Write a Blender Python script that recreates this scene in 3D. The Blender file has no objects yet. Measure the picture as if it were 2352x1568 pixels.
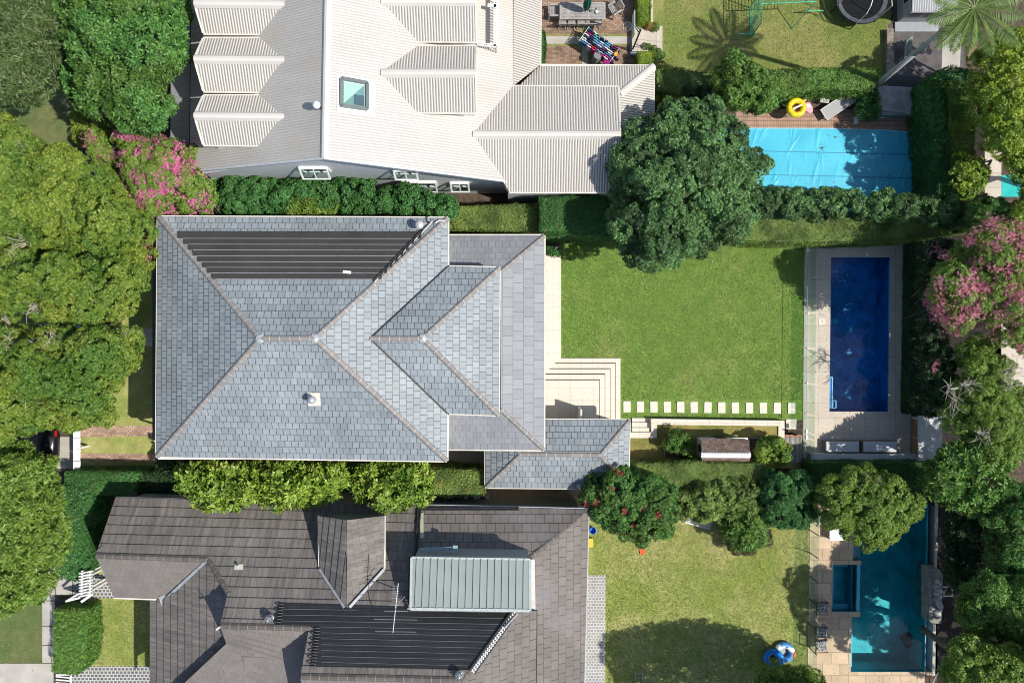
import bpy, math, random
import numpy as np
from mathutils import Vector

# ------------------------------------------------------------------ camera, sky, sun, exposure
SC = bpy.context.scene
COL = SC.collection
HC = 42.0          # camera height (m)
S = 44.0           # pixels (of the 2352 wide photo) per metre on the ground
cam_d = bpy.data.cameras.new("camera")
cam_d.sensor_width = 36.0
cam_d.lens = 36.0 * HC / (2352.0 / S)
cam_d.clip_start = 0.5
cam_d.clip_end = 2000.0
cam = bpy.data.objects.new("camera", cam_d)
cam.location = (0, 0, HC)
cam.rotation_euler = (0, 0, 0)
COL.objects.link(cam)
SC.camera = cam

SUN = Vector((0.68, -0.22, 1.0)).normalized()
world = bpy.data.worlds.new("World")
SC.world = world
world.use_nodes = True
wn = world.node_tree
bg = wn.nodes.get("Background") or wn.nodes.new("ShaderNodeBackground")
sky = wn.nodes.new("ShaderNodeTexSky")
sky.sky_type = 'NISHITA'
sky.sun_disc = False
sky.sun_elevation = math.asin(SUN.z)
sky.sun_rotation = math.atan2(SUN.x, SUN.y)
wn.links.new(sky.outputs[0], bg.inputs[0])
bg.inputs[1].default_value = 0.12
sun_d = bpy.data.lights.new("sun", 'SUN')
sun_d.energy = 4.5
sun_d.angle = math.radians(0.5)
sun_d.color = (1.0, 0.955, 0.88)
sun = bpy.data.objects.new("sun", sun_d)
sun.rotation_euler = SUN.to_track_quat('Z', 'Y').to_euler()
sun.location = (30, -10, 60)
COL.objects.link(sun)
SC.view_settings.view_transform = 'Standard'
SC.view_settings.look = 'None'
SC.view_settings.gamma = 1.0
SC.cycles.filter_width = 1.0
SC.view_settings.exposure = 0.18

# ------------------------------------------------------------------ helpers
def P(x, y, h=0.0):
    k = (1 - h / HC) / S
    return Vector(((x - 1176) * k, -(y - 784) * k, h))

def raw_mesh(name, V, F, uvs=None, smooth=False, vi=None):
    me = bpy.data.meshes.new(name)
    me.from_pydata([tuple(v) for v in V], [], F)
    if uvs is not None:
        l = me.uv_layers.new(name="UVMap")
        flat = np.array([c for f in uvs for uv in f for c in uv], dtype=np.float32)
        l.data.foreach_set("uv", flat)
    if smooth:
        me.polygons.foreach_set("use_smooth", [True] * len(me.polygons))
    me.update()
    return me

class MB:
    """collects shapes for ONE mesh"""
    def __init__(s): s.V = []; s.F = []; s.U = []
    def face(s, pts, uv=None):
        b = len(s.V); s.V += [tuple(p) for p in pts]
        s.F.append(tuple(range(b, b + len(pts))))
        if uv is None: uv = [(p[0], p[1]) for p in pts]
        s.U.append([tuple(c) for c in uv])
    def poly(s, V, F):
        us = sorted({i for f in F for i in f})
        if len(us) < len(V):
            mp = {o: k for k, o in enumerate(us)}; V = [V[i] for i in us]; F = [tuple(mp[i] for i in f) for f in F]
        b = len(s.V); s.V += [tuple(v) for v in V]
        for f in F:
            s.F.append(tuple(i + b for i in f)); s.U.append([(V[i][0], V[i][1]) for i in f])
        return s
    def box(s, c, d, rz=0.0, tilt=None):
        cx, cy, cz = c; hx, hy, hz = d[0] / 2, d[1] / 2, d[2] / 2
        V = []
        co, si = math.cos(rz), math.sin(rz)
        for z in (-hz, hz):
            for x, y in ((-hx, -hy), (hx, -hy), (hx, hy), (-hx, hy)):
                V.append(Vector((cx + x * co - y * si, cy + x * si + y * co, cz + z)))
        F = [(0, 3, 2, 1), (4, 5, 6, 7), (0, 1, 5, 4), (1, 2, 6, 5), (2, 3, 7, 6), (3, 0, 4, 7)]
        s.poly(V, F); return s
    def prism(s, poly, z0, z1):
        """poly: list of (x,y) world; either winding"""
        n = len(poly)
        a = sum(poly[i][0] * poly[(i + 1) % n][1] - poly[(i + 1) % n][0] * poly[i][1] for i in range(n))
        if a < 0: poly = poly[::-1]
        V = [(p[0], p[1], z0) for p in poly] + [(p[0], p[1], z1) for p in poly]
        F = [tuple(range(n - 1, -1, -1)), tuple(range(n, 2 * n))]
        F += [(i, (i + 1) % n, n + (i + 1) % n, n + i) for i in range(n)]
        b = len(s.V); s.V += V
        for k, f in enumerate(F):
            s.F.append(tuple(i + b for i in f))
            if k < 2: s.U.append([(V[i][0], V[i][1]) for i in f])
            else:
                i0 = f[0]; L = math.hypot(V[f[1]][0] - V[i0][0], V[f[1]][1] - V[i0][1])
                s.U.append([(0, z0), (L, z0), (L, z1), (0, z1)])
        return s
    def tube(s, p, q, r0, r1=None, n=8, caps=True):
        if r1 is None: r1 = r0
        p = Vector(p); q = Vector(q); d = q - p
        L = d.length
        if L < 1e-6: return s
        d.normalize()
        a = d.orthogonal().normalized(); b = d.cross(a)
        V = []
        for c, r in ((p, r0), (q, r1)):
            for i in range(n):
                t = 2 * math.pi * i / n
                V.append(c + a * math.cos(t) * r + b * math.sin(t) * r)
        F = [(i, (i + 1) % n, n + (i + 1) % n, n + i) for i in range(n)]
        if caps: F += [tuple(range(n - 1, -1, -1)), tuple(range(n, 2 * n))]
        s.poly(V, F); return s
    def path(s, pts, r, n=8, closed=False):
        pts = [Vector(p) for p in pts]
        m = len(pts)
        for i in range(m if closed else m - 1):
            s.tube(pts[i], pts[(i + 1) % m], r if not isinstance(r, (list, tuple)) else r[i], None if not isinstance(r, (list, tuple)) else r[(i + 1) % m], n)
        return s
    def beam(s, p, q, w, h, up=(0, 0, 1)):
        """box beam between p and q, top surface through the points"""
        p = Vector(p); q = Vector(q); d = (q - p)
        L = d.length; d.normalize(); side = d.cross(Vector(up)).normalized(); u = side.cross(d).normalized()
        V = []
        for c in (p, q):
            for a, b in ((-w / 2, -h), (w / 2, -h), (w / 2, 0), (-w / 2, 0)):
                V.append(c + side * a + u * b)
        F = [(0, 1, 2, 3), (7, 6, 5, 4), (0, 4, 5, 1), (1, 5, 6, 2), (2, 6, 7, 3), (3, 7, 4, 0)]
        b0 = len(s.V); s.V += [tuple(v) for v in V]
        for f in F:
            s.F.append(tuple(i + b0 for i in f))
            s.U.append([((0 if i < 4 else L), (i % 4) * .1) for i in f])
        return s
    def cap(s, p, q, r=0.13):
        """ridge cap: half hexagon profile, uv.x runs along the ridge in metres"""
        p = Vector(p); q = Vector(q); d = q - p; L = d.length; d.normalize()
        side = d.cross(Vector((0, 0, 1))).normalized(); u = side.cross(d).normalized()
        prof = [(-1.05, -.55), (-.55, .18), (0, .38), (.55, .18), (1.05, -.55)]
        V = []
        for c in (p, q):
            for a, b in prof: V.append(c + side * a * r + u * b * r)
        b0 = len(s.V); s.V += [tuple(v) for v in V]
        for i in range(4):
            f = (i, i + 1, 5 + i + 1, 5 + i)
            s.F.append(tuple(k + b0 for k in f)); s.U.append([(0, .4 + i * .05), (0, .45 + i * .05), (L, .45 + i * .05), (L, .4 + i * .05)])
        for f in ((0, 1, 2, 3, 4), (9, 8, 7, 6, 5)):
            s.F.append(tuple(k + b0 for k in f)); s.U.append([(0, 0)] * 5)
        return s
    def lathe(s, c, prof, n=16):
        """prof: (r, z) list; c base"""
        V = []; F = []
        for r, z in prof:
            for i in range(n):
                t = 2 * math.pi * i / n
                V.append((c[0] + r * math.cos(t), c[1] + r * math.sin(t), c[2] + z))
        for k in range(len(prof) - 1):
            for i in range(n):
                F.append((k * n + i, k * n + (i + 1) % n, (k + 1) * n + (i + 1) % n, (k + 1) * n + i))
        F.append(tuple(range(n - 1, -1, -1))); F.append(tuple(range((len(prof) - 1) * n, len(prof) * n)))
        s.poly(V, F); return s
    def torus(s, c, R, r, n=28, m=10, sz=1.0, tilt=0.0, a0=0, a1=2 * math.pi):
        V = []; F = []
        for i in range(n):
            t = 2 * math.pi * i / n
            for j in range(m):
                f = 2 * math.pi * j / m
                x = (R + r * math.cos(f)) * math.cos(t); y = (R + r * math.cos(f)) * math.sin(t); z = r * math.sin(f) * sz
                z2 = z + x * math.sin(tilt)
                V.append((c[0] + x, c[1] + y, c[2] + z2))
        for i in range(n):
            for j in range(m):
                F.append((i * m + j, ((i + 1) % n) * m + j, ((i + 1) % n) * m + (j + 1) % m, i * m + (j + 1) % m))
        s.poly(V, F); return s
    def build(s, name, mat, parent=None, smooth=False):
        me = raw_mesh(name, s.V, s.F, s.U, smooth)
        me.materials.append(mat)
        o = bpy.data.objects.new(name, me); COL.objects.link(o)
        if parent is not None: put(o, parent)
        return o

def put(o, parent):
    o.parent = parent
    o.matrix_parent_inverse = WM(parent).inverted()

def WM(o):
    from mathutils import Matrix
    m = Matrix.LocRotScale(o.location, o.rotation_euler, o.scale)
    if o.parent: m = WM(o.parent) @ o.matrix_parent_inverse @ m
    return m

def tag(o, label=None, cat=None, group=None, kind=None):
    if label: o['label'] = label
    if cat: o['category'] = cat
    if group: o['group'] = group
    if kind: o['kind'] = kind
    return o

def thing(name, label, cat, loc=(0, 0, 0), rz=0.0, group=None):
    o = bpy.data.objects.new(name, None); COL.objects.link(o)
    o.empty_display_size = 0.3
    o.location = loc; o.rotation_euler = (0, 0, rz)
    return tag(o, label, cat, group)

def copy_tree(o, parent=None, loc=None, rz=None, label=None):
    c = o.copy(); COL.objects.link(c)
    if parent is not None: c.parent = parent
    for ch in list(o.children): copy_tree(ch, c)
    if loc is not None: c.location = loc
    if rz is not None: c.rotation_euler = (0, 0, rz)
    if label: c['label'] = label
    return c

def loc_thing(name, label, cat, builder, loc, rz=0, group=None):
    """builder(root) builds parts in LOCAL coordinates; then the root is moved"""
    r = thing(name, label, cat, (0, 0, 0), 0, group)
    builder(r)
    r.location = loc; r.rotation_euler = (0, 0, rz)
    return r

# ------------------------------------------------------------------ materials
MATS = {}
def nt(name):
    m = bpy.data.materials.new(name); m.use_nodes = True
    t = m.node_tree; t.nodes.clear()
    out = t.nodes.new("ShaderNodeOutputMaterial")
    MATS[name] = m
    return m, t, out
def N(t, typ, **kw):
    n = t.nodes.new(typ)
    for k, v in kw.items():
        if k.startswith('_'): setattr(n, k[1:], v)
        else: n.inputs[k.replace('__', ' ')].default_value = v
    return n
def c4(c): return (c[0], c[1], c[2], 1)
def ramp(t, stops, interp='LINEAR'):
    r = t.nodes.new("ShaderNodeValToRGB"); cr = r.color_ramp; cr.interpolation = interp
    while len(cr.elements) < len(stops): cr.elements.new(0.5)
    for e, (p, c) in zip(cr.elements, stops): e.position = p; e.color = c4(c)
    return r
def mixc(t, a, b, f, typ='MIX'):
    m = t.nodes.new("ShaderNodeMix"); m.data_type = 'RGBA'; m.blend_type = typ
    def s(sock, v):
        if hasattr(v, 'is_linked') or isinstance(v, bpy.types.NodeSocket): t.links.new(v, sock)
        elif isinstance(v, (tuple, list)): sock.default_value = c4(v)
        else: sock.default_value = v
    s(m.inputs[0], f); s(m.inputs[6], a); s(m.inputs[7], b)
    return m.outputs[2]

def simple(name, col, rough=0.6, metal=0.0, var=0.12, scale=6.0, bump=0.0, spec=0.5, bscale=None):
    m, t, out = nt(name)
    b = N(t, "ShaderNodeBsdfPrincipled"); b.inputs["Roughness"].default_value = rough; b.inputs["Metallic"].default_value = metal
    b.inputs["Specular IOR Level"].default_value = spec
    tc = t.nodes.new("ShaderNodeTexCoord")
    n = N(t, "ShaderNodeTexNoise", Scale=scale, Detail=5.0); t.links.new(tc.outputs["Object"], n.inputs["Vector"])
    lo = tuple(c * (1 - var) for c in col); hi = tuple(min(1, c * (1 + var)) for c in col)
    r = ramp(t, [(0.3, lo), (0.7, hi)]); t.links.new(n.outputs["Fac"], r.inputs[0])
    t.links.new(r.outputs[0], b.inputs["Base Color"])
    if bump:
        bn = N(t, "ShaderNodeTexNoise", Scale=bscale or scale * 4, Detail=4.0); t.links.new(tc.outputs["Object"], bn.inputs["Vector"])
        bm = N(t, "ShaderNodeBump", Strength=bump, Distance=0.02); t.links.new(bn.outputs["Fac"], bm.inputs["Height"])
        t.links.new(bm.outputs[0], b.inputs["Normal"])
    t.links.new(b.outputs[0], out.inputs[0])
    return m

def tilemat(name, c1, c2, mortar, msize=0.035, stain=0.25, stainscale=0.6, rough=0.6, uvscale=(1, 1), offset=0.5, patch=None, bump=0.0, streak=0.0, spec=0.4, voff=0.0):
    """tiles on UV (one unit = one tile)"""
    m, t, out = nt(name)
    uv = t.nodes.new("ShaderNodeUVMap")
    mp = t.nodes.new("ShaderNodeMapping"); mp.inputs["Scale"].default_value = (uvscale[0], uvscale[1], 1); mp.inputs["Location"].default_value = (.5 if uvscale[0] < .05 else 0, voff, 0)
    t.links.new(uv.outputs[0], mp.inputs[0])
    br = N(t, "ShaderNodeTexBrick"); br.offset = offset; br.squash = 1.0
    br.inputs["Color1"].default_value = c4(c1); br.inputs["Color2"].default_value = c4(c2); br.inputs["Mortar"].default_value = c4(mortar)
    br.inputs["Scale"].default_value = 1.0; br.inputs["Mortar Size"].default_value = msize; br.inputs["Mortar Smooth"].default_value = 0.2
    br.inputs["Brick Width"].default_value = 1.0; br.inputs["Row Height"].default_value = 1.0; br.inputs["Bias"].default_value = 0.0
    t.links.new(mp.outputs[0], br.inputs["Vector"])
    col = br.outputs["Color"]
    tc = t.nodes.new("ShaderNodeTexCoord")
    n = N(t, "ShaderNodeTexNoise", Scale=stainscale, Detail=6.0, Roughness=0.6); t.links.new(tc.outputs["Object"], n.inputs["Vector"])
    r = ramp(t, [(0.3, (1 - stain,) * 3), (0.7, (1 + stain * .6,) * 3)]); t.links.new(n.outputs["Fac"], r.inputs[0])
    col = mixc(t, col, r.outputs[0], 1.0, 'MULTIPLY')
    nf = N(t, "ShaderNodeTexNoise", Scale=14.0, Detail=4.0, Roughness=0.7); t.links.new(tc.outputs["Object"], nf.inputs["Vector"])
    rf = ramp(t, [(0.3, (0.86,) * 3), (0.7, (1.1,) * 3)]); t.links.new(nf.outputs["Fac"], rf.inputs[0])
    col = mixc(t, col, rf.outputs[0], 1.0, 'MULTIPLY')
    if streak:
        mp2 = t.nodes.new("ShaderNodeMapping"); mp2.inputs["Scale"].default_value = (1.6, 0.16, 1)
        t.links.new(uv.outputs[0], mp2.inputs[0])
        ns = N(t, "ShaderNodeTexNoise", Scale=1.0, Detail=5.0, Roughness=.6); t.links.new(mp2.outputs[0], ns.inputs["Vector"])
        rs = ramp(t, [(0.35, (1 - streak,) * 3), (0.65, (1 + streak,) * 3)]); t.links.new(ns.outputs["Fac"], rs.inputs[0])
        col = mixc(t, col, rs.outputs[0], 1.0, 'MULTIPLY')
    if patch:
        np_ = N(t, "ShaderNodeTexNoise", Scale=patch[1], Detail=3.0); t.links.new(tc.outputs["Object"], np_.inputs["Vector"])
        rp = ramp(t, [(patch[2], (0, 0, 0)), (patch[2] + .12, (1, 1, 1))]); t.links.new(np_.outputs["Fac"], rp.inputs[0])
        f = t.nodes.new("ShaderNodeMath"); f.operation = 'MULTIPLY'; f.inputs[1].default_value = patch[3]
        t.links.new(rp.outputs[0], f.inputs[0])
        col = mixc(t, col, patch[0], f.outputs[0])
    b = N(t, "ShaderNodeBsdfPrincipled"); b.inputs["Roughness"].default_value = rough; b.inputs["Specular IOR Level"].default_value = spec
    t.links.new(col, b.inputs["Base Color"])
    if bump:
        bm = N(t, "ShaderNodeBump", Strength=bump, Distance=0.01); bm.invert = True
        t.links.new(br.outputs["Fac"], bm.inputs["Height"]); t.links.new(bm.outputs[0], b.inputs["Normal"])
    t.links.new(b.outputs[0], out.inputs[0])
    return m

def leafmat(name, cols, patch=None, pscale=0.5, trans=0.22, rough=0.5):
    m, t, out = nt(name)
    g = t.nodes.new("ShaderNodeNewGeometry")
    r = ramp(t, [(i / (len(cols) - 1), c) for i, c in enumerate(cols)])
    t.links.new(g.outputs["Random Per Island"], r.inputs[0])
    col = r.outputs[0]
    tc = t.nodes.new("ShaderNodeTexCoord")
    if patch:
        n = N(t, "ShaderNodeTexNoise", Scale=pscale, Detail=4.0, Roughness=.6); t.links.new(tc.outputs["Object"], n.inputs["Vector"])
        rp = ramp(t, [(0.42, (0, 0, 0)), (0.62, (.8, .8, .8))]); t.links.new(n.outputs["Fac"], rp.inputs[0])
        rand = mixc(t, tuple(c * .75 for c in patch), tuple(c * 1.3 for c in patch), g.outputs["Random Per Island"])
        col = mixc(t, col, rand, rp.outputs[0])
    b = N(t, "ShaderNodeBsdfPrincipled"); b.inputs["Roughness"].default_value = rough
    b.inputs["Specular IOR Level"].default_value = 0.45
    t.links.new(col, b.inputs["Base Color"])
    tr = t.nodes.new("ShaderNodeBsdfTranslucent"); t.links.new(mixc(t, col, (1.0, 1.0, .4), 0.0), tr.inputs[0])
    mx = t.nodes.new("ShaderNodeMixShader"); mx.inputs[0].default_value = trans
    t.links.new(b.outputs[0], mx.inputs[1]); t.links.new(tr.outputs[0], mx.inputs[2])
    t.links.new(mx.outputs[0], out.inputs[0])
    return m

def lawnmat(name, g1, g2, straw, amt=0.5, pscale=0.35):
    m, t, out = nt(name)
    tc = t.nodes.new("ShaderNodeTexCoord"); v = tc.outputs["Object"]
    n1 = N(t, "ShaderNodeTexNoise", Scale=16.0, Detail=3.0, Roughness=.8); t.links.new(v, n1.inputs["Vector"])
    r1 = ramp(t, [(0.36, g1), (0.64, g2)]); t.links.new(n1.outputs["Fac"], r1.inputs[0])
    n2 = N(t, "ShaderNodeTexNoise", Scale=pscale, Detail=7.0, Roughness=.62); t.links.new(v, n2.inputs["Vector"])
    r2 = ramp(t, [(0.6 - amt * .3, (0, 0, 0)), (0.85 - amt * .25, (.75, .75, .75))]); t.links.new(n2.outputs["Fac"], r2.inputs[0])
    col = mixc(t, r1.outputs[0], straw, r2.outputs[0])
    n3 = N(t, "ShaderNodeTexNoise", Scale=1.7, Detail=6.0, Roughness=.7); t.links.new(v, n3.inputs["Vector"])
    r3 = ramp(t, [(0.32, (.78, .8, .78)), (0.68, (1.2, 1.2, 1.15))]); t.links.new(n3.outputs["Fac"], r3.inputs[0])
    col = mixc(t, col, r3.outputs[0], 1.0, 'MULTIPLY')
    b = N(t, "ShaderNodeBsdfPrincipled"); b.inputs["Roughness"].default_value = .9; b.inputs["Specular IOR Level"].default_value = .15
    t.links.new(col, b.inputs["Base Color"])
    bm = N(t, "ShaderNodeBump", Strength=0.9, Distance=0.05); t.links.new(n1.outputs["Fac"], bm.inputs["Height"]); t.links.new(bm.outputs[0], b.inputs["Normal"])
    t.links.new(b.outputs[0], out.inputs[0])
    return m

def watermat(name, tint, gloss_rough=0.03):
    m, t, out = nt(name)
    tr = t.nodes.new("ShaderNodeBsdfTransparent"); tr.inputs[0].default_value = c4(tint)
    gl = t.nodes.new("ShaderNodeBsdfGlossy"); gl.inputs["Roughness"].default_value = gloss_rough
    tc = t.nodes.new("ShaderNodeTexCoord")
    n = N(t, "ShaderNodeTexNoise", Scale=2.2, Detail=4.0); t.links.new(tc.outputs["Object"], n.inputs["Vector"])
    bm = N(t, "ShaderNodeBump", Strength=0.25, Distance=0.05); t.links.new(n.outputs["Fac"], bm.inputs["Height"])
    t.links.new(bm.outputs[0], gl.inputs["Normal"])
    fr = t.nodes.new("ShaderNodeFresnel"); fr.inputs[0].default_value = 1.33; t.links.new(bm.outputs[0], fr.inputs["Normal"])
    mx = t.nodes.new("ShaderNodeMixShader"); t.links.new(fr.outputs[0], mx.inputs[0])
    t.links.new(tr.outputs[0], mx.inputs[1]); t.links.new(gl.outputs[0], mx.inputs[2])
    t.links.new(mx.outputs[0], out.inputs[0])
    return m

def glassmat(name, tint=(.85, .95, .92), f=.12):
    m, t, out = nt(name)
    tr = t.nodes.new("ShaderNodeBsdfTransparent"); tr.inputs[0].default_value = c4(tint)
    gl = t.nodes.new("ShaderNodeBsdfGlossy"); gl.inputs["Roughness"].default_value = .02
    mx = t.nodes.new("ShaderNodeMixShader"); mx.inputs[0].default_value = f
    t.links.new(tr.outputs[0], mx.inputs[1]); t.links.new(gl.outputs[0], mx.inputs[2]); t.links.new(mx.outputs[0], out.inputs[0])
    return m

def poolmat(name, c, cell=0.05, var=.25, blotch=.3):
    m, t, out = nt(name)
    tc = t.nodes.new("ShaderNodeTexCoord")
    v = N(t, "ShaderNodeTexVoronoi", Scale=1 / cell); v.distance = 'CHEBYCHEV'; v.inputs["Randomness"].default_value = 0.0
    t.links.new(tc.outputs["Object"], v.inputs["Vector"])
    w = t.nodes.new("ShaderNodeTexWhiteNoise"); t.links.new(v.outputs["Position"], w.inputs["Vector"])
    r = ramp(t, [(0, tuple(x * (1 - var) for x in c)), (1, tuple(x * (1 + var) for x in c))]); t.links.new(w.outputs["Value"], r.inputs[0])
    n = N(t, "ShaderNodeTexNoise", Scale=.9, Detail=5.0, Roughness=.6, Distortion=.6); t.links.new(tc.outputs["Object"], n.inputs["Vector"])
    r2 = ramp(t, [(0.35, (1 - blotch,) * 3), (0.68, (1 + blotch,) * 3)]); t.links.new(n.outputs["Fac"], r2.inputs[0])
    col = mixc(t, r.outputs[0], r2.outputs[0], 1.0, 'MULTIPLY')
    b = N(t, "ShaderNodeBsdfPrincipled"); b.inputs["Roughness"].default_value = .5
    t.links.new(col, b.inputs["Base Color"]); t.links.new(b.outputs[0], out.inputs[0])
    return m

slate = tilemat("slate_tiles", (.232, .262, .280), (.295, .33, .348), (.05, .055, .06), .045, .2, .45, .55, bump=.25, streak=.05, patch=((.26, .27, .235), .8, .60, .35))
slate_low = tilemat("slate_tiles_smooth", (.235, .245, .265), (.285, .295, .315), (.13, .135, .145), .03, .12, .5, .6)
brown_tile = tilemat("brown_concrete_tiles", (.165, .148, .134), (.188, .168, .152), (.095, .085, .078), .035, .2, .7, .75, streak=.25)
brown_tile2 = tilemat("brown_tiles_mixed", (.16, .14, .125), (.195, .172, .155), (.07, .062, .056), .04, .2, .6, .75, patch=((.22, .21, .22), .28, .56, .7))
shingle = tilemat("weathered_shingles", (.20, .12, .085), (.33, .25, .21), (.07, .045, .035), .05, .2, 2.0, .8)
iron = tilemat("cream_corrugated_iron", (.56, .53, .48), (.56, .53, .48), (.27, .25, .225), .2, .05, .5, .45, (1 / .12, .001), 0, voff=.5)  # mortar colour paints dark shade lines into the rib valleys
iron_plain = tilemat("cream_painted_iron", (.50, .475, .435), (.50, .475, .435), (.42, .395, .355), .14, .07, .35, .45, (1 / .12, .001), 0, voff=.5, streak=.04, patch=((.50, .42, .33), .5, .58, .35))  # fainter painted rib shade for the main slopes
iron_flat = simple("cream_flashing_metal", (.60, .57, .52), .45, 0, .04, .8)
iron_grey = simple("grey_corrugated_iron", (.40, .40, .40), .45, 0, .1, 1.2)
seam = simple("green_grey_metal", (.30, .335, .315), .4, .1, .05, 1.0)
capm = tilemat("ridge_cap_mortar", (.25, .235, .225), (.29, .265, .245), (.5, .48, .45), .035, .15, 1.0, .7, uvscale=(2.4, 1), offset=0)
capb = tilemat("brown_ridge_cap", (.11, .095, .085), (.15, .13, .115), (.30, .28, .26), .03, .15, 1.0, .8, uvscale=(2.6, 1), offset=0)
lead = simple("lead_flashing", (.42, .44, .46), .5, .3, .15, 4)
gutter = simple("cream_gutter", (.68, .64, .56), .45, 0, .12, 2.0)
white = simple("white_paint", (.80, .79, .76), .45, 0, .05, 2.0)
whitewall = simple("white_render", (.62, .64, .66), .8, 0, .05, .8, .2)
cream = simple("cream_render", (.62, .56, .47), .8, 0, .08, .8, .2)
brownwall = simple("olive_render", (.26, .27, .23), .8, 0, .1, 1.0, .2)
dark = simple("dark_metal", (.03, .032, .035), .45, .3, .2, 4)
blackrub = simple("black_rubber", (.022, .022, .023), .5, 0, .25, 3)
steel = simple("galvanised_steel", (.55, .56, .57), .35, .8, .1, 6)
bark = simple("bark", (.19, .155, .12), .9, 0, .3, 8, .6)
palebark = simple("pale_bark", (.42, .38, .31), .85, 0, .25, 8, .5)
soil = simple("soil_mulch", (.085, .06, .042), .95, 0, .45, 5, .8)
timber = simple("grey_timber", (.33, .305, .275), .75, 0, .2, 5, .3)
warmtimber = simple("warm_timber", (.30, .17, .085), .6, 0, .3, 4, .3)
concrete = simple("concrete", (.42, .395, .35), .85, 0, .16, 1.2, .3)
asphalt = simple("asphalt", (.055, .055, .055), .9, 0, .2, 2, .4)
terracotta = simple("terracotta", (.42, .18, .10), .8, 0, .15, 6)
def stonemat(name, c, tw, th, ms=.008, stain=.1, off=.0, sc=.6, cv=.07):
    return tilemat(name, tuple(x * (1 - cv) for x in c), tuple(x * (1 + cv) for x in c), tuple(x * .55 for x in c), ms / tw, stain, sc, .8, (1 / tw, 1 / th), off)
cstone = stonemat("cream_limestone", (.68, .62, .52), .6, .6, .006, .05, cv=.03)
pstone = stonemat("pool_limestone", (.54, .475, .385), .8, .8, .008, .10)
tstone = stonemat("tan_sandstone", (.56, .42, .28), .9, .6, .02, .2, .5, .9, .14)
brickpav = stonemat("brown_brick_paving", (.27, .18, .125), .23, .115, .012, .4, .5, 1.1, .3)
poolbrick = stonemat("pink_brick_paving", (.42, .27, .19), .115, .23, .014, .2, 0, .8, .12)
def herring(name):
    return stonemat(name, (.42, .28, .20), .22, .11, .014, .3, .5, 1.2, .25)
herr = herring("herringbone_brick")
cobble = tilemat("grey_cobbles", (.26, .255, .25), (.33, .32, .31), (.55, .53, .5), .13, .2, .8, .85, (1 / .17, 1 / .15))
cobble2 = tilemat("dark_cobbles", (.10, .105, .11), (.16, .16, .16), (.5, .48, .45), .16, .2, .8, .85, (1 / .2, 1 / .17))
lawn_a = lawnmat("lawn_main", (.085, .16, .028), (.22, .335, .07), (.34, .33, .12), .30, .30)
lawn_b = lawnmat("lawn_dry", (.14, .19, .035), (.33, .39, .09), (.52, .44, .22), .72, .35)
lawn_c = lawnmat("lawn_back", (.10, .145, .03), (.24, .29, .075), (.36, .29, .13), .62, .35)
lawn_d = lawnmat("lawn_parched", (.10, .12, .03), (.23, .23, .06), (.38, .29, .11), .85, .6)
lawn_e = lawnmat("lawn_verge", (.08, .115, .04), (.15, .19, .065), (.24, .2, .10), .45, .6)
# ------------------------------------------------------------------ roofs
def frame(poly):
    n = Vector((0, 0, 0)); m = len(poly)
    for i in range(m):
        a, b = poly[i], poly[(i + 1) % m]
        n += Vector(((a.y - b.y) * (a.z + b.z), (a.z - b.z) * (a.x + b.x), (a.x - b.x) * (a.y + b.y)))
    n.normalize()
    if n.z < 0: n = -n; poly = poly[::-1]
    u = Vector((0, 0, 1)).cross(n)
    if u.length < 1e-4: u = Vector((1, 0, 0))
    u.normalize(); v = n.cross(u)
    return poly, n, u, v

def clip(poly, key, lo, hi):
    for sgn, lim in ((1, lo), (-1, -hi)):
        out = []
        m = len(poly)
        for i in range(m):
            a, b = poly[i], poly[(i + 1) % m]
            da, db = sgn * key(a) - lim, sgn * key(b) - lim
            if da >= 0: out.append(a)
            if (da > 0 and db < 0) or (da < 0 and db > 0):
                out.append(a + (b - a) * (da / (da - db)))
        poly = out
        if len(poly) < 3: return []
    return poly

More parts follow.
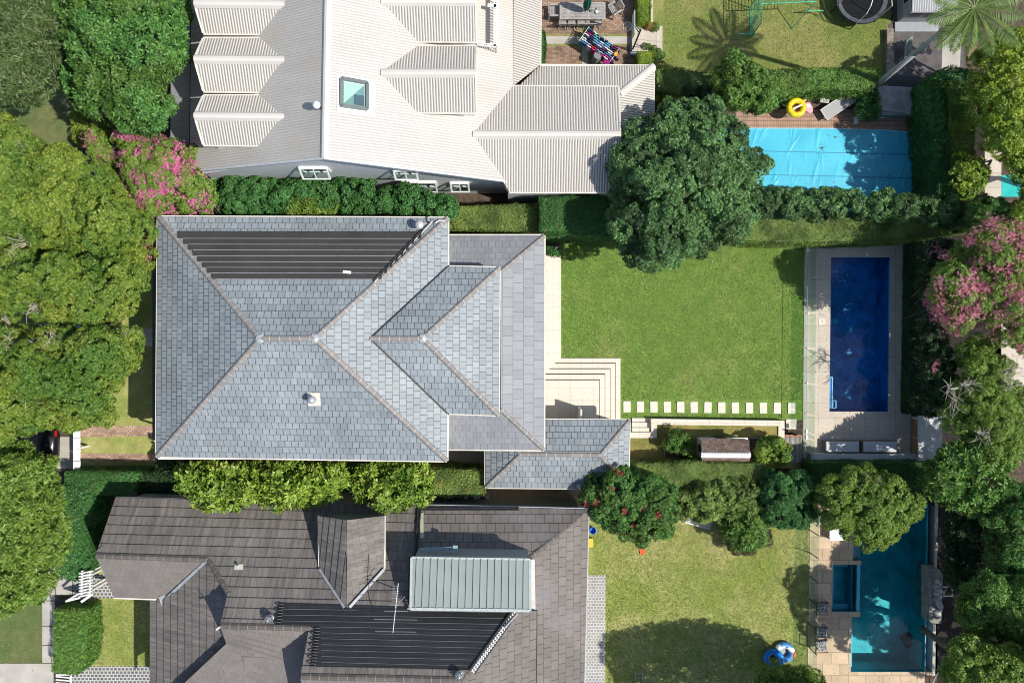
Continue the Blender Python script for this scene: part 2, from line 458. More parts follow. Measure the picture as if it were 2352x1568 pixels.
def facet(mb, pts, mode='tile', c=.32, tw=.30, t=.022, uv_dir=None, rng=random.Random(3)):
    poly = [Vector(p) for p in pts]
    poly, n, u, v = frame(poly)
    if uv_dir is not None:
        u = (Vector(uv_dir) - n * n.dot(Vector(uv_dir))).normalized(); v = n.cross(u)
    kv = lambda p: p.dot(v); ku = lambda p: p.dot(u)
    v0 = min(kv(p) for p in poly); v1 = max(kv(p) for p in poly)
    u0 = min(ku(p) for p in poly); u1 = max(ku(p) for p in poly)
    mb.face([p - n * .11 for p in poly])
    if mode == 'tile':
        k = 0
        while v0 + k * c < v1 - 1e-4:
            lo, hi = v0 + k * c, v0 + (k + 1) * c
            q = clip(poly, kv, lo, hi)
            if q:
                jit = 0
                vv = [p + n * (t * (1 - (kv(p) - lo) / c) + .002) for p in q]
                mb.face(vv, [((ku(p) - u0) / tw, (kv(p) - v0) / c) for p in q])
                m = len(q)
                for i in range(m):
                    a, b = q[i], q[(i + 1) % m]
                    if abs(kv(a) - lo) < 1e-5 and abs(kv(b) - lo) < 1e-5 and (a - b).length > 1e-4:
                        mb.face([a + n * (t + .002), a - n * .01, b - n * .01, b + n * (t + .002)], [((ku(x) - u0) / tw, k + .5) for x in (a, a, b, b)])
            k += 1
    elif mode == 'corr':
        k = 0; h = c / 2
        cnt = int((u1 - u0) / h) + 1
        for k in range(cnt):
            lo, hi = u0 + k * h, u0 + (k + 1) * h
            q = clip(poly, ku, lo, hi)
            if q:
                def off(p):
                    f = (ku(p) - lo) / h
                    return t * (f if k % 2 == 0 else 1 - f)
                mb.face([p + n * off(p) for p in q], [(ku(p) - u0, kv(p) - v0) for p in q])
    elif mode == 'seam':
        k = 0
        cnt = int((u1 - u0) / c) + 1
        for k in range(cnt):
            for lo, hi, o in ((u0 + k * c, u0 + (k + 1) * c - .04, 0), (u0 + (k + 1) * c - .04, u0 + (k + 1) * c, t)):
                q = clip(poly, ku, lo, hi)
                if q:
                    mb.face([p + n * o for p in q], [(ku(p), kv(p)) for p in q])
                    if o:
                        m = len(q)
                        for i in range(m):
                            a, b = q[i], q[(i + 1) % m]
                            mb.face([a + n * o, a, b, b + n * o])

# ------------------------------------------------------------------ foliage
def poly_np(p): return np.array(p, dtype=float)
def inside(poly, x, y):
    n = len(poly); r = np.zeros(len(x), bool); j = n - 1
    for i in range(n):
        xi, yi = poly[i]; xj, yj = poly[j]
        c = ((yi > y) != (yj > y)) & (x < (xj - xi) * (y - yi) / (yj - yi + 1e-12) + xi)
        r ^= c; j = i
    return r
def edgedist(poly, x, y):
    d = np.full(len(x), 1e9); n = len(poly)
    for i in range(n):
        a = poly[i]; b = poly[(i + 1) % n]; ab = b - a; L = ab @ ab
        t = np.clip(((x - a[0]) * ab[0] + (y - a[1]) * ab[1]) / L, 0, 1)
        d = np.minimum(d, np.hypot(x - a[0] - t * ab[0], y - a[1] - t * ab[1]))
    return d

def make_lobes(poly, hb, ht, r, D, seed, gaps=(), passes=((1.0, 1.3), (.62, 1.05), (.4, .95)), jz=.3):
    rng = np.random.default_rng(seed); poly = poly_np(poly)
    lo = poly.min(0); hi = poly.max(0)
    out = np.zeros((0, 4))
    pxm = S / (1 - ht / HC)
    if jz >= .33:        # openings between boughs
        ng = int((hi[0] - lo[0]) * (hi[1] - lo[1]) / pxm ** 2 / 2.4)
        gaps = list(gaps) + [(rng.uniform(lo[0], hi[0]), rng.uniform(lo[1], hi[1]), rng.uniform(.06, .28) * pxm) for _ in range(ng)]
    for fr, sp in passes:
        R = r * fr * pxm
        M = int(40 + 14 * (hi[0] - lo[0]) * (hi[1] - lo[1]) / (R * R)); M = min(M, 6000)
        x = rng.uniform(lo[0], hi[0], M); y = rng.uniform(lo[1], hi[1], M)
        k = inside(poly, x, y); x = x[k]; y = y[k]; d = edgedist(poly, x, y)
        for i in range(len(x)):
            rad = R * rng.uniform(.8, 1.15)
            if d[i] < rad * .98: continue
            if any(math.hypot(x[i] - g[0], y[i] - g[1]) < g[2] + rad * .6 for g in gaps): continue
            if len(out):
                dd = np.hypot(out[:, 0] - x[i], out[:, 1] - y[i])
                if (dd < np.maximum(sp * (rad * .5 + out[:, 3] * .5), .2 * rad)).any(): continue
            t = min(1, d[i] / (D * pxm))
            top = hb + (ht - hb) * math.sqrt(1 - (1 - t) ** 2) + rng.uniform(-jz, jz) * r * 1.3 - (0 if fr > .9 else .35 * r * rng.uniform(0, 1.4))
            out = np.vstack([out, [x[i], y[i], top, rad]])
    L = []
    for x, y, top, rad in out:
        rm = rad / pxm
        z = max(top - rm * .75, rm * .5)
        p = P(x, y, z + rm * .3); L.append((p.x, p.y, z, rm))
    return np.array(L)

def quads_mesh(name, Q, mat, extra=None, tri=False):
    """Q: (n,4,3)"""
    n = len(Q); V = Q.reshape(-1, 3).astype(np.float32)
    me = bpy.data.meshes.new(name)
    me.vertices.add(len(V)); me.vertices.foreach_set("co", V.ravel())
    me.loops.add(len(V)); me.loops.foreach_set("vertex_index", np.arange(len(V), dtype=np.int32))
    me.polygons.add(n); me.polygons.foreach_set("loop_start", np.arange(0, 4 * n, 4, dtype=np.int32))
    me.polygons.foreach_set("loop_total", np.full(n, 4, dtype=np.int32))
    me.update(calc_edges=True)
    me.materials.append(mat)
    o = bpy.data.objects.new(name, me); COL.objects.link(o)
    return o

def rosettes(pts, nrm, n, L, W, tilt, rng, jl=.3):
    """n leaves around each point. tilt: 0 flat .. 1 along normal"""
    m = len(pts)
    nrm = nrm + rng.normal(0, .28, nrm.shape); nrm /= np.linalg.norm(nrm, axis=1)[:, None]
    ref = np.tile(np.array([[0.31, .87, .38]]), (m, 1))
    a = np.cross(nrm, ref); a /= np.linalg.norm(a, axis=1)[:, None] + 1e-9
    b = np.cross(nrm, a)
    ph = rng.uniform(0, 2 * np.pi, m)
    Q = []
    for k in range(n):
        t = ph + 2 * np.pi * k / n + rng.normal(0, .25, m)
        rad = a * np.cos(t)[:, None] + b * np.sin(t)[:, None]
        ti = tilt + rng.normal(0, .28, m)
        d = rad * np.cos(ti)[:, None] + nrm * np.sin(ti)[:, None]
        s = np.cross(d, nrm); s /= np.linalg.norm(s, axis=1)[:, None] + 1e-9
        s = s + nrm * rng.normal(0, .35, m)[:, None]
        l = (L * rng.uniform(1 - jl, 1 + jl, m))[:, None]; w = (W * rng.uniform(.8, 1.2, m))[:, None]
        base = pts + rad * .01; mid = base + d * l * .55
        tip = base + d * l - nrm * (l * .12)
        Q.append(np.stack([base, mid - s * w * .5, tip, mid + s * w * .5], 1))
    return np.concatenate(Q)

def noise3(p, seed):
    r = np.random.default_rng(seed); o = np.zeros(len(p))
    for f, a in ((1.3, 1.0), (2.7, .6), (5.5, .4)):
        k = r.normal(0, 1, (3, 3)) * f
        o += a * np.sin(p @ k[0] + r.uniform(0, 6)) * np.cos(p @ k[1] + r.uniform(0, 6))
    return o / 2

def sphere_quads(L, frac=.62, nu=8, nv=5):
    out = []
    for x, y, z, r in L:
        r = r * frac
        for i in range(nu):
            for j in range(nv):
                q = []
                for (ii, jj) in ((i, j), (i + 1, j), (i + 1, j + 1), (i, j + 1)):
                    t = 2 * math.pi * ii / nu; f = math.pi * (jj / nv - .5)
                    q.append((x + r * math.cos(t) * math.cos(f), y + r * math.sin(t) * math.cos(f), z + r * math.sin(f)))
                out.append(q)
    return np.array(out)

def lobe_points(L, dens, rng, shell=1.0, zmin=-.3, reject=.86, rough=.16, seed=1):
    cnt = np.maximum(3, (L[:, 3] ** 2 * 2 * np.pi * (1 - zmin) * dens).astype(int))
    idx = np.repeat(np.arange(len(L)), cnt); m = len(idx)
    z = rng.uniform(zmin, 1, m); t = rng.uniform(0, 2 * np.pi, m); s = np.sqrt(1 - z * z)
    d = np.stack([s * np.cos(t), s * np.sin(t), z], 1)
    C = L[idx, :3]; R = L[idx, 3]
    p0 = C + d * R[:, None]
    f = shell * (1 + rough * noise3(p0 * 2.2, seed) + rng.normal(0, .03, m))
    p = C + d * (R * f)[:, None]
    keep = np.ones(m, bool)
    if reject:
        for s0 in range(0, m, 20000):
            q = p[s0:s0 + 20000]; ii = idx[s0:s0 + 20000]
            for j in range(len(L)):
                dx = q[:, 0] - L[j, 0]; near = np.abs(dx) < L[j, 3]
                if not near.any(): continue
                w = np.where(near)[0]
                dd = ((q[w] - L[j, :3]) ** 2).sum(1)
                bad = (dd < (L[j, 3] * reject * shell) ** 2) & (ii[w] != j)
                keep[s0 + w[bad]] = False
    keep &= p[:, 2] > .03
    return p[keep], d[keep]

def crown_part(root, L, mat, leaf=(.13, .05), n=5, cover=1.5, tilt=.35, seed=1, name='crown', core=.6, rough=.16, rs=.27):
    rng = np.random.default_rng(seed)
    la = .5 * leaf[0] * leaf[1] * n
    # tufts: small clumps of leaves spread over the big boughs
    p, d = lobe_points(L, 1.6 / (rs * rs), rng, 1.0, -.3, .8, rough, seed)
    key = np.floor(p / (rs * 1.55)).astype(int)
    _, first = np.unique(key, axis=0, return_index=True)
    p = p[first]; d = d[first]
    R = rs * rng.uniform(.6, 1.3, len(p))
    cnt = np.maximum(2, (cover * 2.4 * R * R / la * 2.1).astype(int))
    ix = np.repeat(np.arange(len(p)), cnt); m = len(ix)
    v = rng.normal(0, 1, (m, 3)); v /= np.linalg.norm(v, axis=1)[:, None]
    q = d[ix] + v * .95; q[:, 2] += .15; q /= np.linalg.norm(q, axis=1)[:, None]
    pts = p[ix] - d[ix] * (R[ix] * .25)[:, None] + q * (R[ix] * rng.uniform(.75, 1.1, m))[:, None]
    pts[:, 2] = np.maximum(pts[:, 2], .03)
    Q = [rosettes(pts, q, n, leaf[0], leaf[1], tilt, rng)]
    p, d = lobe_points(L, cover / la / 2 * .3, rng, .76, -.2, .7, rough, seed)
    Q.append(rosettes(p, d, n, leaf[0] * 1.25, leaf[1] * 1.25, tilt * .6, rng))
    if core: Q.append(sphere_quads(L, core))
    o = quads_mesh(name, np.concatenate(Q), mat)
    if root is not None: put(o, root)
    return o

def trunk_parts(root, base, L, mat, r=.16, nb=7, seed=1, extra=()):
    rng = random.Random(seed)
    top = max(l[2] for l in L); zs = sorted(l[2] for l in L)[0]
    b = Vector(base); mb = MB()
    fork = b + Vector((rng.uniform(-.2, .2), rng.uniform(-.2, .2), max(.4, (top - b.z) * .42)))
    mid = b + (fork - b) * .5 + Vector((rng.uniform(-.1, .1), rng.uniform(-.1, .1), 0))
    mb.tube(b, mid, r * 1.25, r, 9); mb.tube(mid, fork, r, r * .85, 9)
    mb.build('trunk', mat, root, True)
    tg = sorted(L.tolist(), key=lambda l: -l[3])[:60]; rng.shuffle(tg)
    lb = MB()
    for l in tg[:nb]:
        e = Vector(l[:3]); m = fork + (e - fork) * .5 + Vector((rng.uniform(-.3, .3), rng.uniform(-.3, .3), .25))
        lb.tube(fork, m, r * .55, r * .38, 6); lb.tube(m, e, r * .38, r * .12, 6)
        for k in range(3):
            f = e + Vector((rng.uniform(-1, 1), rng.uniform(-1, 1), rng.uniform(.1, .8))) * l[3] * .7
            lb.tube(m + (e - m) * .5, f, r * .2, r * .05, 5)
    for (x, y, h) in extra:        # bare twigs where the crown opens
        e = P(x, y, h - .25); m = fork + (e - fork) * .55 + Vector((0, 0, -.4))
        lb.tube(fork, m, r * .5, r * .3, 6); lb.tube(m, e + Vector((0, 0, -.5)), r * .3, r * .2, 6)
        for k in range(7):
            a = rng.uniform(0, 6.28); q = e + Vector((math.cos(a), math.sin(a), 0)) * rng.uniform(.3, .75) + Vector((0, 0, rng.uniform(-.25, .25)))
            m2 = e.lerp(q, .5) + Vector((rng.uniform(-.15, .15), rng.uniform(-.15, .15), -.1))
            lb.tube(e + Vector((0, 0, -.5)), m2, .022, .016, 5); lb.tube(m2, q, .016, .007, 5)
            for z in range(2):
                lb.tube(m2, m2 + Vector((rng.uniform(-.4, .4), rng.uniform(-.4, .4), rng.uniform(0, .2))), .011, .005, 4)
    lb.build('branches', mat, root, True)

def blossoms(root, L, mat, frac, seed, size=.09, cl=.28, name='blossom', box=None, per=28):
    """blossom heads scattered in clusters over the outer lobes"""
    rng = np.random.default_rng(seed)
    p, d = lobe_points(L, 16.0, rng, 1.12, .0, .9, .16, seed)
    nz = noise3(p * 1.1, seed + 5) + rng.normal(0, .35, len(p))
    k = nz > np.quantile(nz, 1 - frac)
    if box is not None: k &= (p[:, 0] > box[0]) & (p[:, 0] < box[2]) & (p[:, 1] > box[1]) & (p[:, 1] < box[3])
    p = p[k]; d = d[k]
    if not len(p): return
    P2 = np.repeat(p, per, 0) + rng.normal(0, cl * .45, (len(p) * per, 3)) * np.array([1, 1, .5])
    D2 = np.repeat(d, per, 0)
    P2 += D2 * .05
    o = quads_mesh(name, rosettes(P2, D2, 4, size, size * .8, .5, rng), mat); put(o, root)

def tree(name, label, cat, poly, hb, ht, r, D, mat, seed, leaf=(.13, .05), n=5, cover=1.5, tilt=.35, base=None, bmat=None, tr=.16, group=None, gaps=(), twigs=(), passes=((1.0, 1.3), (.62, 1.05), (.4, .95)), core=.6, rough=.16, jz=.3, flowers=None, trunk=True, nb=7, rs=.27):
    L = make_lobes(poly, hb, ht, r, D, seed, gaps, passes, jz)
    c = P(*(base if base else (sum(p[0] for p in poly) / len(poly), sum(p[1] for p in poly) / len(poly))), 0) if base else Vector((L[:, 0].mean(), L[:, 1].mean(), 0))
    root = thing(name, label, cat, c, 0, group)
    crown_part(root, L, mat, leaf, n, cover, tilt, seed, 'crown' if trunk else 'foliage', core, rough, rs)
    if trunk: trunk_parts(root, c, L, bmat or bark, tr, nb, seed, twigs)
    else:
        mb = MB()
        rg = random.Random(seed)
        for l in L[:: max(1, len(L) // 14)]:
            q = Vector((l[0], l[1], l[2])); b0 = Vector((l[0] * .6 + c.x * .4, l[1] * .6 + c.y * .4, 0))
            mb.tube(b0, q, .035, .012, 5)
        mb.build('stems', bmat or bark, root, True)
    if flowers:
        for f in flowers: blossoms(root, L, *f)
    return root, L

def hedge(name, label, poly, h, mat, seed, leaf=(.07, .035), n=4, cover=1.7, z0=0.0, wob=.09, group=None, cat='hedge', flecks=None):
    """clipped hedge: polygon (photo pixels) of its top at height h"""
    rng = np.random.default_rng(seed)
    W = [P(x, y, h) for x, y in poly]
    cx = sum(p.x for p in W) / len(W); cy = sum(p.y for p in W) / len(W)
    root = thing(name, label, cat, (cx, cy, z0), 0, group)
    wp = np.array([[p.x, p.y] for p in W])
    area = .5 * abs(sum(wp[i][0] * wp[(i + 1) % len(wp)][1] - wp[(i + 1) % len(wp)][0] * wp[i][1] for i in range(len(wp))))
    dens = cover / (.5 * leaf[0] * leaf[1] * n)
    lo = wp.min(0); hi = wp.max(0); m = int(dens * (hi[0] - lo[0]) * (hi[1] - lo[1]))
    x = rng.uniform(lo[0], hi[0], m); y = rng.uniform(lo[1], hi[1], m); k = inside(wp, x, y); x = x[k]; y = y[k]
    e = edgedist(wp, x, y)
    p2 = np.stack([x, y, np.zeros(len(x))], 1)
    z = h + wob * noise3(p2 * 1.6, seed) + rng.normal(0, .02, len(x)) - np.maximum(0, .18 - e) * .7
    pts = [np.stack([x, y, z], 1)]; nr = [np.tile([[0, 0, 1.0]], (len(x), 1))]
    a = sum(wp[i][0] * wp[(i + 1) % len(wp)][1] - wp[(i + 1) % len(wp)][0] * wp[i][1] for i in range(len(wp)))
    for i in range(len(wp)):
        p, q = wp[i], wp[(i + 1) % len(wp)]; d = q - p; Ln = np.hypot(*d)
        nn = np.array([d[1], -d[0], 0]) / Ln * (1 if a > 0 else -1)
        m = int(dens * .8 * Ln * (h - z0)); t = rng.uniform(0, 1, m); zz = rng.uniform(z0 + .03, h, m)
        pp = np.stack([p[0] + d[0] * t, p[1] + d[1] * t, zz], 1)
        pp += nn * ((noise3(pp * 1.6, seed + 1) * wob * .6 + rng.normal(0, .02, m))[:, None])
        pts.append(pp); nr.append(np.tile([nn], (m, 1)))
    pts = np.concatenate(pts); nr = np.concatenate(nr)
    Q = [rosettes(pts, nr, n, leaf[0], leaf[1], .45, rng)]
    o = quads_mesh('foliage', np.concatenate(Q), mat); put(o, root)
    # leafy inner body just under the clipped skin
    c = wp.mean(0); ins = []
    for p in wp:
        v = c - p; ins.append(tuple(p + v / (np.hypot(*v) + 1e-6) * .12))
    MB().prism(ins, z0, h - .13).build('inner_growth', mat, root)
    if flecks:
        k = rng.choice(len(pts), min(len(pts), flecks[1])); 
        f = quads_mesh('fresh_shoots', rosettes(pts[k] + nr[k] * .02, nr[k], 3, leaf[0] * 1.1, leaf[1] * 1.2, .5, rng), flecks[0]); put(f, root); f['kind'] = 'stuff'
    return root

def scatter_sheet(name, label_kind, polys, mat, dens, leaf, seed, z=0.02, tilt=.9, n=3):
    rng = np.random.default_rng(seed); Q = []
    for poly in polys:
        wp = np.array([[P(x, y).x, P(x, y).y] for x, y in poly]); lo = wp.min(0); hi = wp.max(0)
        m = int(dens * (hi[0] - lo[0]) * (hi[1] - lo[1])); x = rng.uniform(lo[0], hi[0], m); y = rng.uniform(lo[1], hi[1], m)
        k = inside(wp, x, y); p = np.stack([x[k], y[k], np.full(k.sum(), z)], 1)
        Q.append(rosettes(p, np.tile([[0, 0, 1.0]], (len(p), 1)), n, leaf[0], leaf[1], tilt, rng))
    o = quads_mesh(name, np.concatenate(Q), mat)
    return tag(o, kind='stuff')

def litter(name, polys, mat, dens, size, seed, h=0.02, warpz=None):
    rng = np.random.default_rng(seed); Q = []
    for poly in polys:
        wp = np.array([[P(x, y, h).x, P(x, y, h).y] for x, y in poly]); lo = wp.min(0); hi = wp.max(0)
        m = int(dens * (hi[0] - lo[0]) * (hi[1] - lo[1])); x = rng.uniform(lo[0], hi[0], m); y = rng.uniform(lo[1], hi[1], m)
        k = inside(wp, x, y); p = np.stack([x[k], y[k], np.full(k.sum(), h + .012)], 1)
        Q.append(rosettes(p, np.tile([[0, 0, 1.0]], (len(p), 1)), 1, size, size * .6, .05, rng))
    return tag(quads_mesh(name, np.concatenate(Q), mat), kind='stuff')

# ------------------------------------------------------------------ ground sheets
def cells(rects, holes):
    xs = sorted({v for r in rects + holes for v in (r[0], r[2])}); ys = sorted({v for r in rects + holes for v in (r[1], r[3])})
    out = []
    for i in range(len(xs) - 1):
        for j in range(len(ys) - 1):
            cx = (xs[i] + xs[i + 1]) / 2; cy = (ys[j] + ys[j + 1]) / 2
            if any(r[0] < cx < r[2] and r[1] < cy < r[3] for r in rects) and not any(r[0] < cx < r[2] and r[1] < cy < r[3] for r in holes):
                out.append((xs[i], ys[j], xs[i + 1], ys[j + 1]))
    return out
def sheet(name, mat, rects, z, holes=(), warp=None, kind='structure'):
    mb = MB()
    for a, b, c, d in cells(list(rects), list(holes)):
        pts = [(a, b), (c, b), (c, d), (a, d)]
        if warp: pts = [warp(*p) for p in pts]
        w = [P(x, y, z) for x, y in pts][::-1]
        mb.face(w)
    o = mb.build(name, mat); return tag(o, kind=kind)
def polysheet(name, mat, polys, z, kind='structure', parent=None):
    mb = MB()
    for pl in polys:
        w = [P(x, y, z) for x, y in pl]
        a = sum(w[i].x * w[(i + 1) % len(w)].y - w[(i + 1) % len(w)].x * w[i].y for i in range(len(w)))
        if a < 0: w = w[::-1]
        mb.face(w)
    o = mb.build(name, mat, parent)
    return tag(o, kind=kind) if kind else o
# ================================================================== GROUND
def wmain(x, y): return (x - (y - 591) * .0105, y)
def wlow(x, y): return (x - (y - 1166) * .0185, y)
sheet('ground', soil, [(-5200, -4800, 7500, 6400)], 0.0, [(1899, 588, 2048, 947), (1900, 1160, 2153, 1547)])
Z = .004
sheet('lawn', lawn_a, [(1286, 530, 1850, 964)], Z)
polysheet('lawn', lawn_b, [[(255, 560), (356, 560), (356, 1070), (160, 1070), (160, 975), (255, 930)]], Z)
polysheet('lawn', lawn_b, [[(1340, 1185), (1863, 1190), (1856, 1640), (1340, 1640)]], Z)
polysheet('lawn', lawn_b, [[(203, 1250), (345, 1250), (345, 1640), (203, 1640)]], Z)
polysheet('lawn', lawn_c, [[(1480, -200), (2046, -200), (2046, 215), (1480, 215)]], Z)
polysheet('grass_verge', lawn_e, [[(-300, -300), (168, -300), (168, 900), (120, 1000), (97, 1360), (97, 1522), (-300, 1522)]], Z)
polysheet('road', asphalt, [[(-1100, -400), (-240, -400), (-240, 2000), (-1100, 2000)]], Z * 2)
polysheet('footpath', concrete, [[(-300, 1523), (123, 1523), (123, 1640), (-300, 1640)]], Z * 3)
polysheet('driveway', concrete, [[(-235, 1003), (168, 1003), (168, 1076), (-235, 1076)]], Z * 2)
for i, (a, b) in enumerate([(1330, 1366), (1368, 1378), (1380, 1436), (1438, 1480), (1482, 1521)]):
    polysheet('footpath', concrete, [[(97, a), (126, a), (126, b), (97, b)]], Z * 3)
polysheet('footpath', concrete, [[(100, 1300), (166, 1300), (166, 1365), (128, 1365), (128, 1328), (100, 1328)]], Z * 2)
polysheet('cobble_paving', cobble2, [[(168, 1318), (275, 1318), (275, 1373), (168, 1373)]], Z * 2)
polysheet('cobble_paving', cobble2, [[(158, 1529), (346, 1529), (346, 1700), (158, 1700)]], Z * 2)
polysheet('cobble_paving', cobble, [[(1342, 1320), (1391, 1320), (1388, 1700), (1342, 1700)]], Z * 2)
polysheet('brick_path', herr, [[(170, 977), (356, 977), (356, 1001), (170, 1003)]], Z * 2)
polysheet('brick_path', herr, [[(170, 1040), (356, 1042), (420, 1048), (420, 1062), (170, 1058)]], Z * 2)
polysheet('front_path', pstone, [[(180, 753), (356, 753), (356, 795), (180, 795)]], Z * 2)
polysheet('side_path', concrete, [[(1000, 1030), (1118, 1030), (1118, 1085), (1000, 1085)]], Z)
polysheet('brick_paving', brickpav, [[(1242, -200), (1490, -200), (1490, 160), (1242, 160)]], Z)
polysheet('lawn', lawn_c, [[(1243, 78), (1452, 79), (1452, 84), (1243, 83)], [(1243, 100.5), (1452, 101), (1452, 106), (1243, 106)], [(1332, 58), (1357, 58), (1357, 78), (1332, 78)], [(1332, 106), (1357, 106), (1357, 152), (1332, 152)]], Z * 2)
polysheet('stepping_path', concrete, [[(1243, 84), (1452, 84), (1452, 101), (1243, 101)], [(1337, 106), (1351, 106), (1351, 152), (1337, 152)]], Z * 3)
polysheet('side_yard', simple('beige_gravel', (.40, .30, .19), .9, 0, .2, 3, .3), [[(1110, 1115), (1350, 1115), (1350, 1165), (1110, 1165)]], Z)
polysheet('brick_paving', poolbrick, [[(1690, 252), (2150, 252), (2150, 470), (1690, 470)]], Z)
polysheet('paved_yard', simple('dark_paving', (.10, .09, .085), .85, 0, .3, 2, .3), [[(2040, 55), (2215, 55), (2215, 200), (2040, 200)]], Z * 2)
polysheet('side_path', concrete, [[(2166, 75), (2208, 75), (2204, 180), (2162, 180)]], Z * 3)
polysheet('back_lane', pstone, [[(2262, 340), (2300, 340), (2300, 480), (2262, 480)], [(2285, 700), (2420, 700), (2420, 1010), (2285, 1010)]], Z)
polysheet('garden_bed', simple('shade_darkened_soil', (.02, .016, .012), .95, 0, .4, 5, .6), [[(2096, 540), (2300, 540), (2300, 1160), (2096, 1160)], [(2153, 1160), (2420, 1160), (2420, 1640), (2153, 1640)], [(2116, 280), (2262, 280), (2262, 520), (2116, 520)]], Z)  # soil colour darkened to stand in for the deep shade here
# main pool terrace
TR = sheet('pool_terrace', pstone, [(1848, 545, 2096, 1064)], .03, [(1908.7, 591, 2044, 944.8)], wmain)
# lower neighbour's pool terrace
sheet('pool_terrace', tstone, [(1862, 1150, 2131, 1640)], .03,
      [(1961, 1150, 2131, 1287), (1980, 1287, 2131, 1296), (1915.5, 1296, 2131, 1404), (1977, 1404, 2131, 1415.5), (1961, 1415.5, 2131, 1542)], wlow)

def basin(name, rect, warp, depth, mat, zt=.03, openside=()):
    a, b, c, d = rect
    cor = [P(*warp(x, y), zt) for x, y in ((a, b), (c, b), (c, d), (a, d))]
    mb = MB()
    bt = [Vector((p.x, p.y, -depth)) for p in cor]
    mb.face(bt[::-1])
    for i in range(4):
        if i in openside: continue
        j = (i + 1) % 4
        mb.face([cor[i], cor[j], bt[j], bt[i]])
    return tag(mb.build(name, mat), kind='structure'), cor
tile_blue = poolmat('blue_glass_mosaic', (.022, .24, .47), .05, .3, .45)
tile_teal = poolmat('teal_mosaic', (.02, .38, .43), .05, .18, .3)
tile_aqua = poolmat('aqua_mosaic', (.10, .48, .60), .06, .15, .1)
water_blue = watermat('pool_water_blue', (.6, .82, .97))
water_teal = watermat('pool_water_teal', (.6, .93, .95))
basin('pool_basin', (1908.7, 591, 2044, 944.8), wmain, 1.7, tile_blue)
sheet('pool_water', water_blue, [(1908.7, 591, 2044, 944.8)], -.10, (), wmain)
# entry bench and its pale edging, all tiled into the basin
def wr(x0, y0, x1, y1, warp, z0, z1, mb):
    mb.prism([tuple(P(*warp(x, y), 0))[:2] for x, y in ((x0, y0), (x1, y0), (x1, y1), (x0, y1))], z0, z1)
mb = MB(); wr(1909, 866, 1924, 944, wmain, -1.7, -.55, mb); wr(1924, 921, 1933, 940, wmain, -1.7, -.85, mb)
tag(mb.build('pool_bench', tile_blue), kind='structure')
mb = MB()
for r in ((1911, 866, 1925, 868), (1923, 868, 1925.4, 941), (1925, 920.5, 1934, 922.5), (1932, 922, 1934.2, 939), (1925, 938, 1934, 940), (1911, 923, 1917, 924.5), (1915.5, 924, 1917, 942)):
    wr(*r, wmain, -.56, -.52, mb)
tag(mb.build('pool_bench_edging', simple('pale_tile', (.55, .62, .66), .5)), kind='structure')
o = MB().lathe(tuple(P(1950, 735, 0))[:2] + (-1.69,), [(.16, 0), (.16, .03), (.02, .05)], 16).build('pool_drain', simple('green_plastic', (.05, .45, .35), .5)); tag(o, kind='structure')
# lower pool: one basin with spa walls inside
basin('pool_basin', (1961, 1150, 2131, 1542), wlow, 1.6, tile_teal)
sheet('pool_water', water_teal, [(1961, 1150, 2131, 1542)], -.10, [(1961, 1287, 1980, 1296), (1961, 1296, 1971, 1404), (1971, 1296, 1979, 1404), (1961, 1404, 1979, 1415.5)], wlow)
mb = MB(); wr(1961, 1287, 1980, 1296, wlow, -1.6, .028, mb); wr(1961, 1404, 1980, 1415.5, wlow, -1.6, .028, mb)
tag(mb.build('pool_coping_block', tstone), kind='structure')
mb = MB(); wr(1971, 1296.2, 1979, 1403.8, wlow, -1.6, -.02, mb)
wr(1962, 1160, 1970, 1286.5, wlow, -1.6, -.35, mb); wr(1962, 1416, 1971, 1541, wlow, -1.6, -.4, mb)
tag(mb.build('pool_ledge', tile_aqua), kind='structure')
a, cor = basin('spa_basin', (1915.5, 1296, 1971.2, 1404), wlow, .95, tile_teal)
mb = MB(); wr(1916, 1296.5, 1926, 1403.5, wlow, -.95, -.42, mb); wr(1926, 1392, 1970.5, 1403.5, wlow, -.95, -.42, mb); wr(1926, 1296.5, 1958, 1306, wlow, -.95, -.42, mb)
tag(mb.build('spa_bench', tile_aqua), kind='structure')
sheet('spa_water', water_teal, [(1915.5, 1296, 1971, 1404)], -.08, (), wlow)
mb = MB(); wr(2131, 1155, 2133.5, 1546, wlow, -1.6, -.06, mb); tag(mb.build('infinity_edge', simple('light_blue_edge', (.12, .38, .6), .4)), kind='structure')
mb = MB(); wr(2133.5, 1155, 2147, 1546, wlow, -1.2, -.7, mb); tag(mb.build('overflow_channel', poolmat('navy_mosaic', (.02, .10, .26))), kind='structure')
mb = MB(); wr(2147, 1150, 2153.5, 1550, wlow, -1.6, .06, mb); tag(mb.build('pool_side_wall', concrete), kind='structure')
mb = MB(); wr(1960, 1542, 2150, 1549, wlow, -1.6, .028, mb); tag(mb.build('pool_coping', tstone), kind='structure')

# small turquoise pool glimpsed at the far right
polysheet('pool_water', simple('aqua_water', (.03, .45, .40), .15, 0, .1, 2), [[(2300, 402), (2345, 402), (2345, 452), (2300, 452)]], Z * 2)

